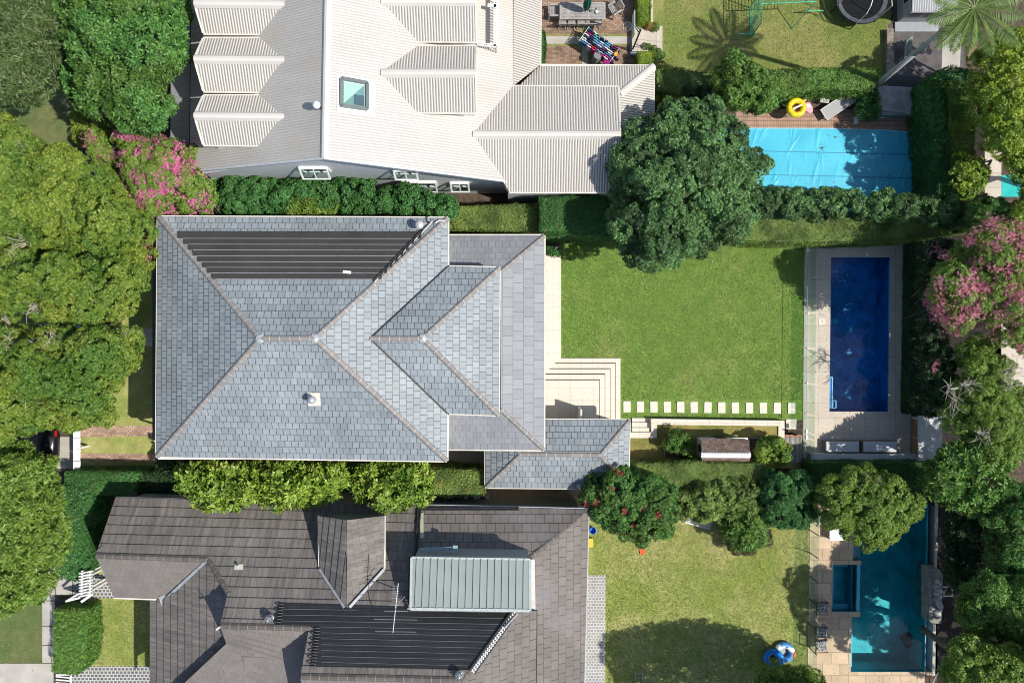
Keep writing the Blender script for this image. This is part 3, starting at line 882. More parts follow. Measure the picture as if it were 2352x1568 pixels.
# ---- terrace steps behind the main house
mb = MB()
steps = [(1288.5, 822.5, 1425, .10), (1275, 835, 1413.3, .24), (1261.5, 847.5, 1401, .38), (1248, 860, 1389, .52), (1235, 873, 1376.5, .66)]
for i, (xs, ys, xe, h) in enumerate(steps):
    q = lambda x, y: tuple(P(x, y, h))[:2]
    n0, n1 = q(1180, 566), q(xs, 566)
    mb.prism([q(1180, 566), q(xs, 566), q(xs, ys), q(xe, ys), q(xe, 990), q(1180, 990)], -.05 + i * .002, h)
tag(mb.build('terrace_steps', cstone), kind='structure')
lit = MB()  # leaf litter along the risers; north strips also paint their shade
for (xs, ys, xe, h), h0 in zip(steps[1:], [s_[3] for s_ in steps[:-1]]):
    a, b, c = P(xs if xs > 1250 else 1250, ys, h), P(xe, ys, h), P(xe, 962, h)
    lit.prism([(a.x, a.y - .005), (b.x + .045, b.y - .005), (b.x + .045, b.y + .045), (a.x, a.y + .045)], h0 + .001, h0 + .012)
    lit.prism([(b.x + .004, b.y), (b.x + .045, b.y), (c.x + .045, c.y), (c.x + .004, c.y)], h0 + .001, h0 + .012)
tag(lit.build('litter_and_riser_shade', simple('brown_litter_and_shade', (.09, .055, .035), .95, 0, .5, 20)), kind='stuff')
# raised lower garden and its white retaining wall
hq = lambda pts, h: [tuple(P(x, y, h))[:2] for x, y in pts]
RG = .38
MBt = MB().prism(hq([(1430, 1004), (1504, 1004), (1504, 970), (1795, 972), (1795, 1000), (1842, 1000), (1842, 1075), (1430, 1075)], RG), -.02, RG)
tag(MBt.build('garden_bed_ground', lawn_d), kind='structure')
w = thing('garden_wall', 'long low cream garden wall with square ends between stepping stones and cubby', 'wall', P(1640, 968, 0))
MB().prism(hq([(1495.5, 961.5), (1802, 966), (1802, 1012), (1788, 1012), (1788, 978), (1508.5, 975), (1508.5, 1005.5), (1446, 1005.5), (1446, 992.5), (1495.5, 992.5)], .46), 0, .46).build('wall_cap', cstone, w)
st = thing('garden_steps', 'three pale stone garden steps beside the garage roof corner', 'steps', P(1470, 975, 0))
for k, (a, b) in enumerate(((958.5, 969), (969, 981), (981, 993))):
    h = .1 + .12 * k
    MB().prism(hq([(1452, a + 1.3), (1493, a + 1.3), (1493, b + 3), (1452, b + 3)], h), 0, h).build('tread', cstone, st)
# stepping stones
rs = random.Random(5)
stone_plain = simple('plain_limestone', (.66, .60, .50), .8, 0, .08, 5, .15)
ords = ['first', 'second', 'third', 'fourth', 'fifth', 'sixth', 'seventh', 'eighth', 'ninth', 'tenth', 'eleventh', 'twelfth', 'thirteenth']
sx = [1440, 1470.7, 1501.8, 1532.5, 1563.2, 1594, 1625.7, 1657.4, 1688.5, 1721, 1752.7, 1785, 1817.7]
for i, x in enumerate(sx):
    m = MB(); w_ = .19; l_ = .285; r = .035
    pts = []
    for cx, cy, a0 in ((w_ - r, l_ - r, 0), (-w_ + r, l_ - r, 90), (-w_ + r, -l_ + r, 180), (w_ - r, -l_ + r, 270)):
        for k in range(4):
            a = math.radians(a0 + 30 * k); pts.append((cx + r * math.cos(a), cy + r * math.sin(a)))
    m.prism(pts, 0, .045)
    o = m.build('stepping_stone', stone_plain)
    o.location = P(x, 933.5 + i * .3, .004); o.rotation_euler = (0, 0, rs.uniform(-.03, .03))
    lab = 'cream stepping stone in the lawn, ' + (ords[i] + ' from the terrace steps' if i < 12 else 'the last one, nearest the pool terrace')
    tag(o, lab, 'stepping stone', 'stepping stones in a row across the lawn')
o = MB().prism(hq([(1805, 962), (1829, 962), (1828, 985), (1805, 985)], 0), 0, .05).build('paving_slab', cstone)
tag(o, 'larger square cream paving slab between garden wall and pool terrace', 'paving slab')
g = thing('deck_grate', 'grey slatted timber deck with brick edging beside the pool terrace', 'deck', P(1822, 1030, RG))
for k in range(13):
    x = 1804.5 + k * 2.9
    MB().prism(hq([(x, 1003), (x + 2.1, 1003), (x + 2.1, 1062), (x, 1062)], .42), RG, .42).build('slat', timber, g)
MB().prism(hq([(1803, 998), (1842, 998.5), (1842, 1002.5), (1803, 1002)], .44), RG, .44).build('brick_edge', terracotta, g)

def on(px, py, tri, off=0.0):
    """point of the plane through tri seen at photo pixel (px,py), lifted off metres"""
    a, b, c = [Vector(t) for t in tri]; n = (b - a).cross(c - a).normalized()
    if n.z < 0: n = -n
    o = Vector((0, 0, HC)); d = P(px, py, 0) - o
    t = (a + n * off - o).dot(n) / d.dot(n)
    return o + d * t
def gut(root, pts, r=.06, mat=None, dz=-.02, name='gutter'):
    mb = MB()
    for a, b in zip(pts[:-1], pts[1:]):
        a = Vector(a) + Vector((0, 0, dz)); b = Vector(b) + Vector((0, 0, dz))
        mb.beam(a, b, r * 2, .12)
    return mb.build(name, mat or gutter, root)
def caps(root, segs, mat, r=.13):
    for a, b in segs: MB().cap(Vector(a) + Vector((0, 0, .03)), Vector(b) + Vector((0, 0, .03)), r).build('ridge_cap', mat, root)

def vent_pipe(root, p, name='roof_vent', h=.45, r=.09, capr=.16, mat=steel):
    v = MB().lathe((p.x, p.y, p.z - .1), [(r, 0), (r, h), (capr, h + .02), (capr, h + .12), (capr * .6, h + .2), (.02, h + .24)], 16).build(name, mat, root, True)
    return v
def whirly(root, p, r=.17):
    mb = MB(); mb.lathe((p.x, p.y, p.z - .15), [(r * .75, 0), (r * .75, .35), (r, .37), (r * .9, .38)], 16)
    b = mb.build('vent_base', steel, root)
    fin = MB()
    for k in range(16):
        a = 2 * math.pi * k / 16
        pr = [(r * .95, .38), (r * 1.15, .5), (r * .9, .64), (r * .3, .72)]
        pts = [(p.x + q * math.cos(a + z * 1.2), p.y + q * math.sin(a + z * 1.2), p.z - .15 + z) for q, z in pr]
        pts2 = [(p.x + q * math.cos(a + .25 + z * 1.2), p.y + q * math.sin(a + .25 + z * 1.2), p.z - .13 + z) for q, z in pr]
        for i in range(3): fin.face([pts[i], pts2[i], pts2[i + 1], pts[i + 1]])
    fin.lathe((p.x, p.y, p.z - .15), [(r * .35, .7), (r * .3, .74), (.01, .75)], 12)
    fin.lathe((p.x, p.y, p.z - .15), [(r * .6, .38), (r * .75, .5), (r * .5, .66), (.02, .7)], 12)
    f = fin.build('vent_turbine', steel, root)

# ================================================================== MAIN HOUSE
H = thing('slate_roof_house', 'two storey house with pale blue grey slate hipped roof, in the middle', 'house', P(800, 780, 0))
A, B, C, D = P(363, 498, 6), P(1028, 501, 6), P(1026, 1058, 6), P(359, 1048, 6)
R1, R2 = P(597, 777, 8.75), P(722, 777, 8.75)
V0, W1, TRc, TLc, BRc, BLc = P(850, 777, 7.66), P(970, 777, 7.66), P(1147, 615, 6), P(1028, 612, 6), P(1145, 953, 6), P(1028, 949, 6)
mb = MB()
facet(mb, [A, B, R2, R1]); facet(mb, [D, R1, R2, C]); facet(mb, [A, R1, D]); facet(mb, [B, R2, C])
mb.build('roof', slate, H)
mb = MB()
facet(mb, [V0, W1, TRc, TLc]); facet(mb, [V0, W1, BRc, BLc]); facet(mb, [W1, TRc, BRc])
RW = mb.build('rear_wing_roof', slate, H)
s1, s2, s3, s4 = P(1250, 541, 3.8), P(1249, 1033, 3.8), P(1150, 940, 4.8), P(1150, 624, 4.8)
mb = MB()
facet(mb, [P(1000, 541, 3.8), s1, s4, P(1000, 624, 4.8)], c=.34, tw=.33, t=.014); facet(mb, [s1, s2, s3, s4], c=.55, tw=.45, t=.008); facet(mb, [s2, P(1000, 1031, 3.8), P(1000, 940, 4.8), s3], c=.34, tw=.33, t=.014)
mb.build('lower_roof', slate_low, H)
caps(H, [(A, R1), (D, R1), (R1, R2), (B, R2), (C, R2)], capm)
caps(H, [(V0, W1), (W1, TRc), (W1, BRc)], capm, .12)
caps(H, [(s1, s4), (s2, s3)], capm, .11)
for q in (R1, R2, W1): MB().lathe((q.x, q.y, q.z - .02), [(.23, 0), (.17, .06), (.06, .085), (.02, .09)], 6).build('ridge_cap', lead, H)
mb = MB(); mb.beam(TLc + Vector((0, 0, .05)), V0 + Vector((0, 0, .05)), .07, .03); mb.build('valley_flashing', dark, H); mb = MB(); mb.beam(BLc + Vector((0, 0, .05)), V0 + Vector((0, 0, .05)), .07, .03); mb.build('valley_flashing', dark, H)
gut(H, [A, B, TLc], .07); gut(H, [BLc, C, D, A], .07); gut(H, [TLc, TRc, BRc, BLc], .06)
gut(H, [P(1030, 541, 3.8), s1, s2, P(1030, 1031, 3.8)], .07)
def inset(pts, d):
    xs = [p.x for p in pts]; ys = [p.y for p in pts]
    return [(min(xs) + d, min(ys) + d), (max(xs) - d, min(ys) + d), (max(xs) - d, max(ys) - d), (min(xs) + d, max(ys) - d)]
hw = MB(); hw.prism(inset([A, B, C, D], .5), 0, 5.9); hw.build('wall', cream, H)
i2 = inset([TLc, TRc, BRc], .22); i2[0] = (i2[0][0] - 1.5, i2[0][1]); i2[3] = (i2[3][0] - 1.5, i2[3][1])
MB().prism(i2, 0, 5.9).build('rear_wall', cream, H)
MB().prism(inset([P(1060, 560, 3.8), P(1235, 560, 3.8), P(1060, 1015, 3.8), P(1235, 1015, 3.8)], .25), .5, 3.7).build('rear_wall', cream, H)
# soffits
for nm, pts, z in (('soffit', [A, B, C, D], 5.9), ('soffit', [s1, s2, P(1030, 541, 3.8), P(1030, 1031, 3.8)], 3.7)):
    MB().prism(inset(pts, .06), z, z + .04).build(nm, white, H)
# doors to the terrace and upstairs windows
for yy in (650, 760, 880):
    b = P(1235, yy, 3.8); x = b.x - .25
    f = MB().box((x + .02, b.y, 1.9), (.08, 2.4, 2.5)).build('french_door', white, H)
    MB().box((x + .05, b.y - .58, 1.9), (.06, 1.0, 2.3)).build('pane', dark, f); MB().box((x + .05, b.y + .58, 1.9), (.06, 1.0, 2.3)).build('pane', dark, f)
for yy in (690, 870):
    b = P(1145, yy, 6); x = b.x - .22
    f = MB().box((x, b.y, 5.35), (.08, 1.3, .8)).build('window', white, H); MB().box((x + .03, b.y, 5.35), (.06, 1.16, .66)).build('pane', dark, f)
for yy in (560, 650, 880, 980):
    b = P(361, yy, 6); x = b.x + .5
    f = MB().box((x, b.y, 4.7), (.1, 1.1, 1.4)).build('window', white, H); MB().box((x - .03, b.y, 4.7), (.08, .95, 1.25)).build('pane', dark, f)
# front verandah
v0, v1, v2, v3 = P(350, 560, 3.3), P(350, 1012, 3.3), P(352, 1012, 3.9), P(352, 560, 3.9)
v2.x += 1.6; v3.x += 1.6
mb = MB(); facet(mb, [v0, v1, v2, v3], 'seam', .4, t=.03); mb.build('verandah_roof', simple('charcoal_metal', (.09, .10, .11), .4, .3), H)
for k in range(5):
    p = v0.lerp(v1, k / 4); MB().tube((p.x + .1, p.y, 0), (p.x + .1, p.y, 3.25), .06).build('verandah_post', white, H)
# solar heating mats on the north slope
TRI_N = (A, B, R2)
ys = [530, 546.5, 560, 573.3, 586.5, 600, 613, 626, 640]
sm = thing
mat_strip = tilemat('solar_mat_black', (.060, .056, .050), (.066, .061, .055), (.02, .02, .02), .12, .2, .8, .7, (.001, 26), 0)
for k in range(8):
    y0, y1 = ys[k] + .6, ys[k + 1] + .25
    xl = lambda y: 407 + (y - 530) * (497 - 407) / 110.; xr = lambda y: 968 - (y - 530) * (968 - 862) / 112.
    q = [on(xl(y0), y0, TRI_N, .075), on(xr(y0), y0 + .6, TRI_N, .075), on(xr(y0), y1 + .6, TRI_N, .075), on(xl(y0), y1, TRI_N, .075)]
    m = MB()
    L = (q[1] - q[0]).length; Wd = (q[3] - q[0]).length
    m.face([q[3], q[2], q[1], q[0]], [(0, 0), (L, 0), (L, Wd), (0, Wd)])
    m.face([q[3], q[0], q[0] - Vector((0, 0, .05)), q[3] - Vector((0, 0, .05))]); m.face([q[2], q[3], q[3] - Vector((0, 0, .05)), q[2] - Vector((0, 0, .05))])
    o = m.build('solar_heating_mat', mat_strip, H)
    if k < 8:
        a = on(xl(y1), y1 + .5, TRI_N, .08); b = on(xr(y1), y1 + 1.1, TRI_N, .08)
        MB().beam(a, b, .016, .02).build('mat_trim', lead, o)
    # feeder hoses that loop up to the manifold
    hs = MB()
    for j in range(5):
        yy = y0 + (y1 - y0) * j / 4.5
        a = on(xr(y0) - 1, yy, TRI_N, .07); b = on(xr(y0) + 4 - j * 2.2, yy - 2, TRI_N, .2); c = on(xr(yy) + 3.5, yy + 2.5, TRI_N, .08)
        hs.path([a, b, c], .018, 5)
    hs.build('hose', blackrub, o)
ma = on(858, 644, TRI_N, .1); mbb = on(990, 506, TRI_N, .1)
MB().tube(ma, mbb, .04).build('manifold_pipe', blackrub, H)
MB().tube(on(860, 648, TRI_N, .12), on(993, 509, TRI_N, .12), .022).build('manifold_pipe', white, H)
MB().path([on(993, 509, TRI_N, .12), P(983, 507, 6.2), P(983, 499, 6.15), P(987, 499, 5.6)], .03).build('downpipe', lead, H)
MB().path([P(1000, 512, 6.35), P(1008, 507, 6.2), P(1022, 507, 6.15)], .03).build('downpipe', white, H)
MB().box(tuple(on(797, 625, TRI_N, .09)), (.35, .12, .05), -.1).build('mat_clip', white, H)
pv = on(966, 520, TRI_N)
MB().prism([(pv.x - .35, pv.y - .25), (pv.x + .3, pv.y - .25), (pv.x + .3, pv.y + .15), (pv.x - .35, pv.y + .15)], pv.z - .1, pv.z + .1).build('vent_flashing', lead, H)
vent_pipe(H, pv, 'roof_vent', .55, .12, .2, simple('light_grey_metal', (.55, .56, .56), .4, .3))
TRI_S = (D, C, R1)
fl = MB(); fl.face([on(706, 902, TRI_S, .05), on(707, 932, TRI_S, .05), on(737, 932, TRI_S, .05), on(735, 902, TRI_S, .05)][::1]); fl.build('vent_flashing', simple('cream_flashing', (.62, .60, .52), .6), H)
pc = on(722, 916, TRI_S); vent_pipe(H, pc, 'roof_vent', .55, .1, .17, lead)

# ---------------------------------------------------------------- garage
G = thing('garage', 'low slate roofed garage joined to the corner of the terrace', 'garage', P(1280, 1040, 0))
g1, g2, g3, g4 = P(1115, 963, 2.9), P(1446, 965, 2.9), P(1443, 1122, 2.9), P(1115, 1119, 2.9); ga, gb = P(1195, 1043, 3.72), P(1378, 1045, 3.72)
mb = MB(); facet(mb, [g1, g2, gb, ga]); facet(mb, [g2, g3, gb]); facet(mb, [g3, g4, ga, gb]); facet(mb, [g4, g1, ga]); mb.build('roof', slate, G)
caps(G, [(ga, gb), (ga, g4), (ga, g1), (gb, g2), (gb, g3)], capm, .11)
gut(G, [g4, g1, g2, g3, g4], .06); MB().prism(inset([g1, g2, g3, g4], .3), 0, 2.8).build('wall', cream, G)
dr = thing('shutter_door', 'open white louvred door standing beside the garage roof edge on the terrace', 'door', P(1330, 957, .66))
q = P(1328, 958, .66); k = MB()
MB().box((q.x, q.y + .25, 1.55), (.05, .62, 1.7)).build('door_leaf', white, dr)
for k_ in range(5): MB().box((q.x + .05, q.y + .25, .95 + .3 * k_), (.04, .5, .05)).build('louvre', white, dr)

# ================================================================== TOP NEIGHBOUR (white corrugated roof)
T = thing('white_roof_house', 'large house with cream corrugated metal roof and gabled dormers, at the top', 'house', P(800, 200, 0))
CT = dict(mode='corr', c=.12, t=.03)
e1, e2, e3, e4 = P(441, -160, 5), P(755, -160, 9), P(745, 362, 9), P(436, 392, 5)
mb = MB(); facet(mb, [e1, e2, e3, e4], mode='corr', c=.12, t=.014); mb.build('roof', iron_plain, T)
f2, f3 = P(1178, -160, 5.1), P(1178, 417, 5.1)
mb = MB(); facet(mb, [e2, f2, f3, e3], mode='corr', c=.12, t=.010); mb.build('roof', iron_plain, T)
TRI_TE = (e2, f2, e3); TRI_TW = (e1, e2, e3)
MB().cap(e2 + Vector((0, 0, .04)), e3 + Vector((0, 0, .04)), .17).build('ridge_cap', iron_flat, T)
g = MB(); g.beam(e3 + Vector((0, -.03, .02)), e4 + Vector((0, -.03, .02)), .08, .16); g.beam(e3 + Vector((0, -.03, .02)), f3 + Vector((0, -.03, .02)), .08, .16); g.build('barge_board', simple('grey_board', (.50, .52, .54), .5), T)
for nm, yr, ysx, yn in (('a', 7, 77, -60), ('b', 135, 210, 88), ('c', 265.5, 333, 220)):
    r0, r1 = P(446, yr, 7.8), P(654, yr + 2, 7.8)
    s0, s1_ = P(467, ysx, 7.1), P(604, ysx + 1, 7.15); n0, n1 = P(467, yn, 7.1), P(606, yn, 7.15)
    dm = MB(); facet(dm, [r0, r1, s1_, s0], **CT); facet(dm, [r0, r1, n1, n0], **CT)
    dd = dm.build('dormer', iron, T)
    MB().cap(r0 + Vector((0, 0, .03)), r1 + Vector((0, 0, .03)), .19).build('ridge_cap', iron_flat, dd)
    gm = MB(); gm.beam(s0, s1_, .12, .1); gm.beam(n0, n1, .12, .1); gm.beam(r0 + Vector((0, 0, .04)), s0 + Vector((0, 0, .04)), .08, .12); gm.beam(r0 + Vector((0, 0, .04)), n0 + Vector((0, 0, .04)), .08, .12); gm.build('gutter', gutter, dd)
    mw = MB(); ys0, ys1 = s0.y + .12, n0.y - .12
    mw.poly([(s0.x + .25, ys0, 5.0), (s0.x + .25, ys1, 5.0), (s0.x + .25, ys1, 7.0), (s0.x + .25, (ys0 + ys1) / 2, 7.65), (s0.x + .25, ys0, 7.0),
             (s1_.x, ys0, 5.0), (s1_.x, ys1, 5.0), (s1_.x, ys1, 7.0), (s1_.x, (ys0 + ys1) / 2, 7.65), (s1_.x, ys0, 7.0)],
            [(0, 1, 2, 3, 4), (9, 8, 7, 6, 5), (0, 5, 6, 1), (1, 6, 7, 2), (2, 7, 8, 3), (3, 8, 9, 4), (4, 9, 5, 0)])
    mw.build('dormer_wall', white, dd)
    MB().box((s0.x + .24, (ys0 + ys1) / 2, 6.3), (.06, .9, 1.0)).build('window', dark, dd)
for nm, yr, ysx, yn in (('d', 3, 96, -88), ('e', 167, 259, 106.5)):
    r0, r1 = P(1092.5, yr, 7.95), P(875, yr, 7.95)
    s0, s1_ = P(1094, ysx, 7.2), P(953, ysx - 1, 7.2); n0, n1 = P(1094, yn, 7.2), P(956, yn, 7.2)
    dm = MB(); facet(dm, [r0, r1, s1_, s0], **CT); facet(dm, [r0, r1, n1, n0], **CT)
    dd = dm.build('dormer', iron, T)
    MB().cap(r0 + Vector((0, 0, .03)), r1 + Vector((0, 0, .03)), .19).build('ridge_cap', iron_flat, dd)
    gm = MB(); gm.beam(s0, s1_, .12, .1); gm.beam(n0, n1, .12, .1); gm.beam(r0 + Vector((0, 0, .04)), s0 + Vector((0, 0, .04)), .06, .12); gm.beam(r0 + Vector((0, 0, .04)), n0 + Vector((0, 0, .04)), .06, .12); gm.build('gutter', gutter, dd)
    mw = MB(); ys0, ys1 = s0.y + .15, n0.y - .15; xa, xb = s0.x - .12, s1_.x
    mw.poly([(xa, ys0, 5.4), (xa, ys1, 5.4), (xa, ys1, 7.1), (xa, (ys0 + ys1) / 2, 7.8), (xa, ys0, 7.1),
             (xb, ys0, 5.4), (xb, ys1, 5.4), (xb, ys1, 7.1), (xb, (ys0 + ys1) / 2, 7.8), (xb, ys0, 7.1)],
            [(4, 3, 2, 1, 0), (5, 6, 7, 8, 9), (1, 6, 5, 0), (2, 7, 6, 1), (3, 8, 7, 2), (4, 9, 8, 3), (0, 5, 9, 4)])
    mw.build('dormer_wall', white, dd)
    MB().box((xa, (ys0 + ys1) / 2, 6.5), (.06, 1.1, 1.0)).build('window', dark, dd)
# wing roof
w0, w1, w2, w3, w4, w5 = P(1086, 308, 6.0), P(1175, 198, 5.1), P(1422, 200, 5.1), P(1425, 308, 6.0), P(1415, 441, 5.1), P(1170, 441, 5.1)
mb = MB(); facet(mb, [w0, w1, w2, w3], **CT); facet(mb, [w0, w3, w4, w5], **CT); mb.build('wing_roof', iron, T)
MB().cap(w0 + Vector((0, 0, .03)), w3 + Vector((0, 0, .03)), .2).build('ridge_cap', iron_flat, T)
gut(T, [w1, w2], .06); gut(T, [w5, w4], .06); gut(T, [w2, w3, w4], .04); gut(T, [P(1149, 416, 5.0), w5], .04, terracotta)
gut(T, [e1, e4], .05, dark); gut(T, [f2, P(1176, 197, 5.1)], .05, dark)
# verandah roofs
a1, a2, a3, a4 = P(1178, -160, 4.7), P(1243, -160, 3.5), P(1241, 149, 3.5), P(1178, 198, 4.6)
mb = MB(); facet(mb, [a1, a2, a3, a4], **CT)
b1, b2, b3, b4 = P(1241, 150, 3.4), P(1502, 151, 3.4), P(1424, 216, 4.2), P(1190, 200, 4.2)
facet(mb, [b1, b2, b3, b4], **CT); facet(mb, [b2, b3, P(1424, 441, 4.2), P(1500, 446, 3.4)], **CT)
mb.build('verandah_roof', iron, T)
MB().cap(b2 + Vector((0, 0, .03)), b3 + Vector((0, 0, .03)), .2).build('ridge_cap', iron_flat, T)
gut(T, [a2, a3, b2, P(1500, 446, 3.4)], .05)
x0, x1, x2, x3 = P(395, -160, 3.3), P(441, -160, 4.0), P(441, 330, 4.0), P(392, 345, 3.3)
mb = MB(); facet(mb, [x0, x1, x2, x3], **CT); mb.build('verandah_roof', iron_grey, T)
# walls: the tall gable end, wing
gy = 7.72
mw = MB()
prof = [(-14.2, 0), (-.25, 0), (-.25, 4.95), (-7.7, 8.8), (-14.2, 4.95)]
mw.poly([(x, gy, z) for x, z in prof] + [(x, 30, z) for x, z in prof], [(0, 1, 2, 3, 4), (9, 8, 7, 6, 5), (0, 5, 6, 1), (1, 6, 7, 2), (2, 7, 8, 3), (3, 8, 9, 4), (4, 9, 5, 0)])
mw.build('wall', whitewall, T)
MB().prism([(-.2, 7.2), (4.7, 7.2), (4.7, 11.6), (-.2, 11.6)], 0, 5.05).build('wing_wall', whitewall, T)
for k in range(4): 
    p = P(1498, 160, 3.4).lerp(P(1496, 440, 3.4), k / 3); MB().tube((p.x - .1, p.y, 0), (p.x - .1, p.y, 3.3), .06).build('verandah_post', white, T)
def awning(x, w, z0, z1, out=.55, ang=1):
    f = MB()
    for a, b, c, d in ((x, w, z1, .08), (x, w, z0, .08)): f.box((a, gy - .04, c), (b, .1, d))
    f.box((x - w / 2, gy - .04, (z0 + z1) / 2), (.08, .1, z1 - z0)); f.box((x + w / 2, gy - .04, (z0 + z1) / 2), (.08, .1, z1 - z0))
    o = f.build('window', white, T)
    MB().box((x, gy - .01, (z0 + z1) / 2), (w - .1, .05, z1 - z0 - .1)).build('pane', dark, o)
    s = MB(); hw_ = w / 2
    top = [Vector((x - hw_, gy - .09, z1)), Vector((x + hw_, gy - .09, z1))]; bot = [Vector((x - hw_ + .02, gy - out, z0 + .2)), Vector((x + hw_ + .02, gy - out, z0 + .2))]
    s.beam(top[0], bot[0], .08, .05, (0, -1, 0)); s.beam(top[1], bot[1], .08, .05, (0, -1, 0)); s.beam(bot[0], bot[1], .09, .06, (0, -1, 0)); s.beam(top[0], top[1], .08, .05)
    s.beam((top[0] + top[1]) / 2, (bot[0] + bot[1]) / 2, .05, .04, (0, -1, 0))
    s.build('open_sash', white, o)
    g_ = MB(); g_.face([top[0], top[1], bot[1], bot[0]]); g_.build('glass', glassmat('sash_glass' + str(x)), o)
awning(-8.8, 1.2, 5.6, 6.5, .45); awning(-4.8, 1.0, 5.2, 6.0, .4); awning(-4.5, 1.6, 2.2, 3.3, .4); awning(-2.55, .85, 2.2, 3.1, .4)
# skylight on the white slope
sk = [on(x, y, TRI_TE, .05) for x, y in ((783, 181), (842.5, 192), (842, 252), (782.5, 243.5))]
lo_ = [on(x, y, TRI_TE, .045) for x, y in ((775, 168), (862, 184), (861, 268), (774, 254))]
MB().poly(lo_, [(0, 1, 2, 3)]).build('skylight_flashing', white, T)
nz_ = (sk[1] - sk[0]).cross(sk[3] - sk[0]).normalized(); nz_ = nz_ if nz_.z > 0 else -nz_
fr = MB()
for i in range(4): fr.beam(sk[i] + nz_ * .16, sk[(i + 1) % 4] + nz_ * .16, .13, .16, nz_)
sl = fr.build('skylight', simple('skylight_frame', (.13, .15, .15), .4, .3), T)
cx_ = sum(sk, Vector()) / 4
inn = [cx_ + (p - cx_) * .8 + nz_ * .03 for p in sk]
shaft = MB(); c0 = cx_ + (inn[2] - cx_) * .0 + nz_ * .02
pw = [inn[0], inn[1], c0, inn[3]]
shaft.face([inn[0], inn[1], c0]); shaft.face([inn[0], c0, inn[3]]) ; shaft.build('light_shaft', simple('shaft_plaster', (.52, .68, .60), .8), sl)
sh2 = MB(); sh2.face([inn[1], inn[2] - (inn[2] - inn[3]) * .0, c0 + (inn[2] - c0) * .02]); sh2.face([c0, inn[2], inn[3]]); sh2.build('light_shaft', simple('shaft_painted_shade', (.20, .33, .33), .8), sl)  # flat faces, the shaft's shaded side put into the colour
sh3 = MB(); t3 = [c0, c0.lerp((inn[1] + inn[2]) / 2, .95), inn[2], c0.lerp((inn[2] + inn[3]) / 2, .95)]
sh3.face([p + nz_ * .012 for p in t3]); sh3.build('light_shaft', simple('shaft_painted_depth', (.04, .09, .13), .5), sl)  # flat dark face, the shaft's unlit depth put into the colour
gp = MB(); gp.face([cx_ + (p - cx_) * .92 + nz_ * .13 for p in sk]); gp.build('pane', glassmat('skylight_glass'), sl)
vent_pipe(T, on(733, 249, TRI_TW), 'roof_vent', .5, .1, .16, white)
# balcony cut into the slope
bq = [on(x, y, TRI_TE, .03) for x, y in ((1098, -40), (1137, -40), (1137, 117), (1098, 108))]
MB().poly(bq, [(0, 3, 2, 1)]).build('balcony_floor', simple('tan_decking', (.50, .42, .29), .7), T)
rl = MB(); zt = 6.4
ba, bb, bc = P(1097, 100, 6.3), P(1139, 106, 6.3), P(1139, -60, 6.3)
rl.beam(ba, bb, .14, .1); rl.beam(bb, bc, .2, .1)
for k in range(9):
    p = ba.lerp(bb, k / 8); rl.tube(p, p - Vector((0, 0, 1.0)), .03, n=6)
for k in range(26):
    p = bb.lerp(bc, k / 25); rl.tube(p, p - Vector((0, 0, 1.2)), .03, n=6)
rl.beam(P(1120, 12, 6.3), P(1139, 14, 6.3), .14, .08)
rl.build('balcony_railing', white, T)

# ================================================================== LOWER NEIGHBOUR (brown tiles)
def hN(x, y):
    d = y - 784 - (x - 266) * .0249
    return (3.8 + .81 * (d - 333) / 44) / (1 + .81 * d / (44 * 42))
def hW(x):
    d = abs(x - 1176); return (3.6 + .5 * (759 - d) / 44) / (1 - .5 * d / (44 * 42))
def PN(x, y, o=0): return P(x, y, hN(x, y) + o)
BH = thing('brown_tile_house', 'rambling house with brown tiled gable roofs and pool heating mats, at the bottom', 'house', P(760, 1400, 0))
BT = dict(c=.47, tw=.30, t=.05)
mb = MB()
facet(mb, [PN(266, 1143), PN(960, 1160.3), PN(958, 1273), PN(1218, 1280), PN(1190, 1400), PN(1062, 1562), PN(690, 1553), PN(710, 1442), PN(505, 1437), PN(523, 1366), PN(477, 1284), PN(220, 1277)], **BT)
facet(mb, [P(346, 1378, hW(346)), P(378, 1376, hW(378)), P(477, 1284, hW(477)), P(527, 1364, hW(527)), P(530, 1440, hW(530)), P(522, 1476, hW(522)), P(400, 1610, hW(400)), P(346, 1610, hW(346))], **BT)
mb.build('roof', brown_tile, BH)
mb = MB()
facet(mb, [P(796, 1194, 6.6), P(797, 1395, 6.95), P(784, 1388, 6.8), P(733, 1306, 5.75), P(731, 1184, 5.6)], c=.4, tw=.3, t=.04)
dwf = mb.build('dormer', brown_tile, BH)
mb = MB(); facet(mb, [P(796, 1194, 6.6), P(883, 1184, 5.6), P(883, 1306, 5.75), P(809, 1388, 6.8), P(797, 1395, 6.95)], c=.33, tw=.36, t=.02)
mb.build('dormer_slope', brown_tile, dwf)
mb = MB()
facet(mb, [PN(960, 1160.3), P(1352, 1170, 3.85), P(1218, 1280, 5.35), PN(958, 1273)], c=.47, tw=.42, t=.03)
facet(mb, [P(1352, 1170, 3.8), P(1218, 1280, 5.3), P(1222, 1640, 5.4), P(1340, 1640, 3.8)], c=.42, tw=.45, t=.014)
facet(mb, [P(1188, 1402, 6.8), P(1232, 1402, 6.1), P(1230, 1640, 6.1), P(1120, 1640, 7.8), P(1062, 1562, 8.7)], c=.42, tw=.45, t=.014)
mb.build('east_roof', brown_tile2, BH)
mb = MB()
plain = simple('plain_brown_tile', (.20, .175, .16), .8, 0, .15, 3, .3)
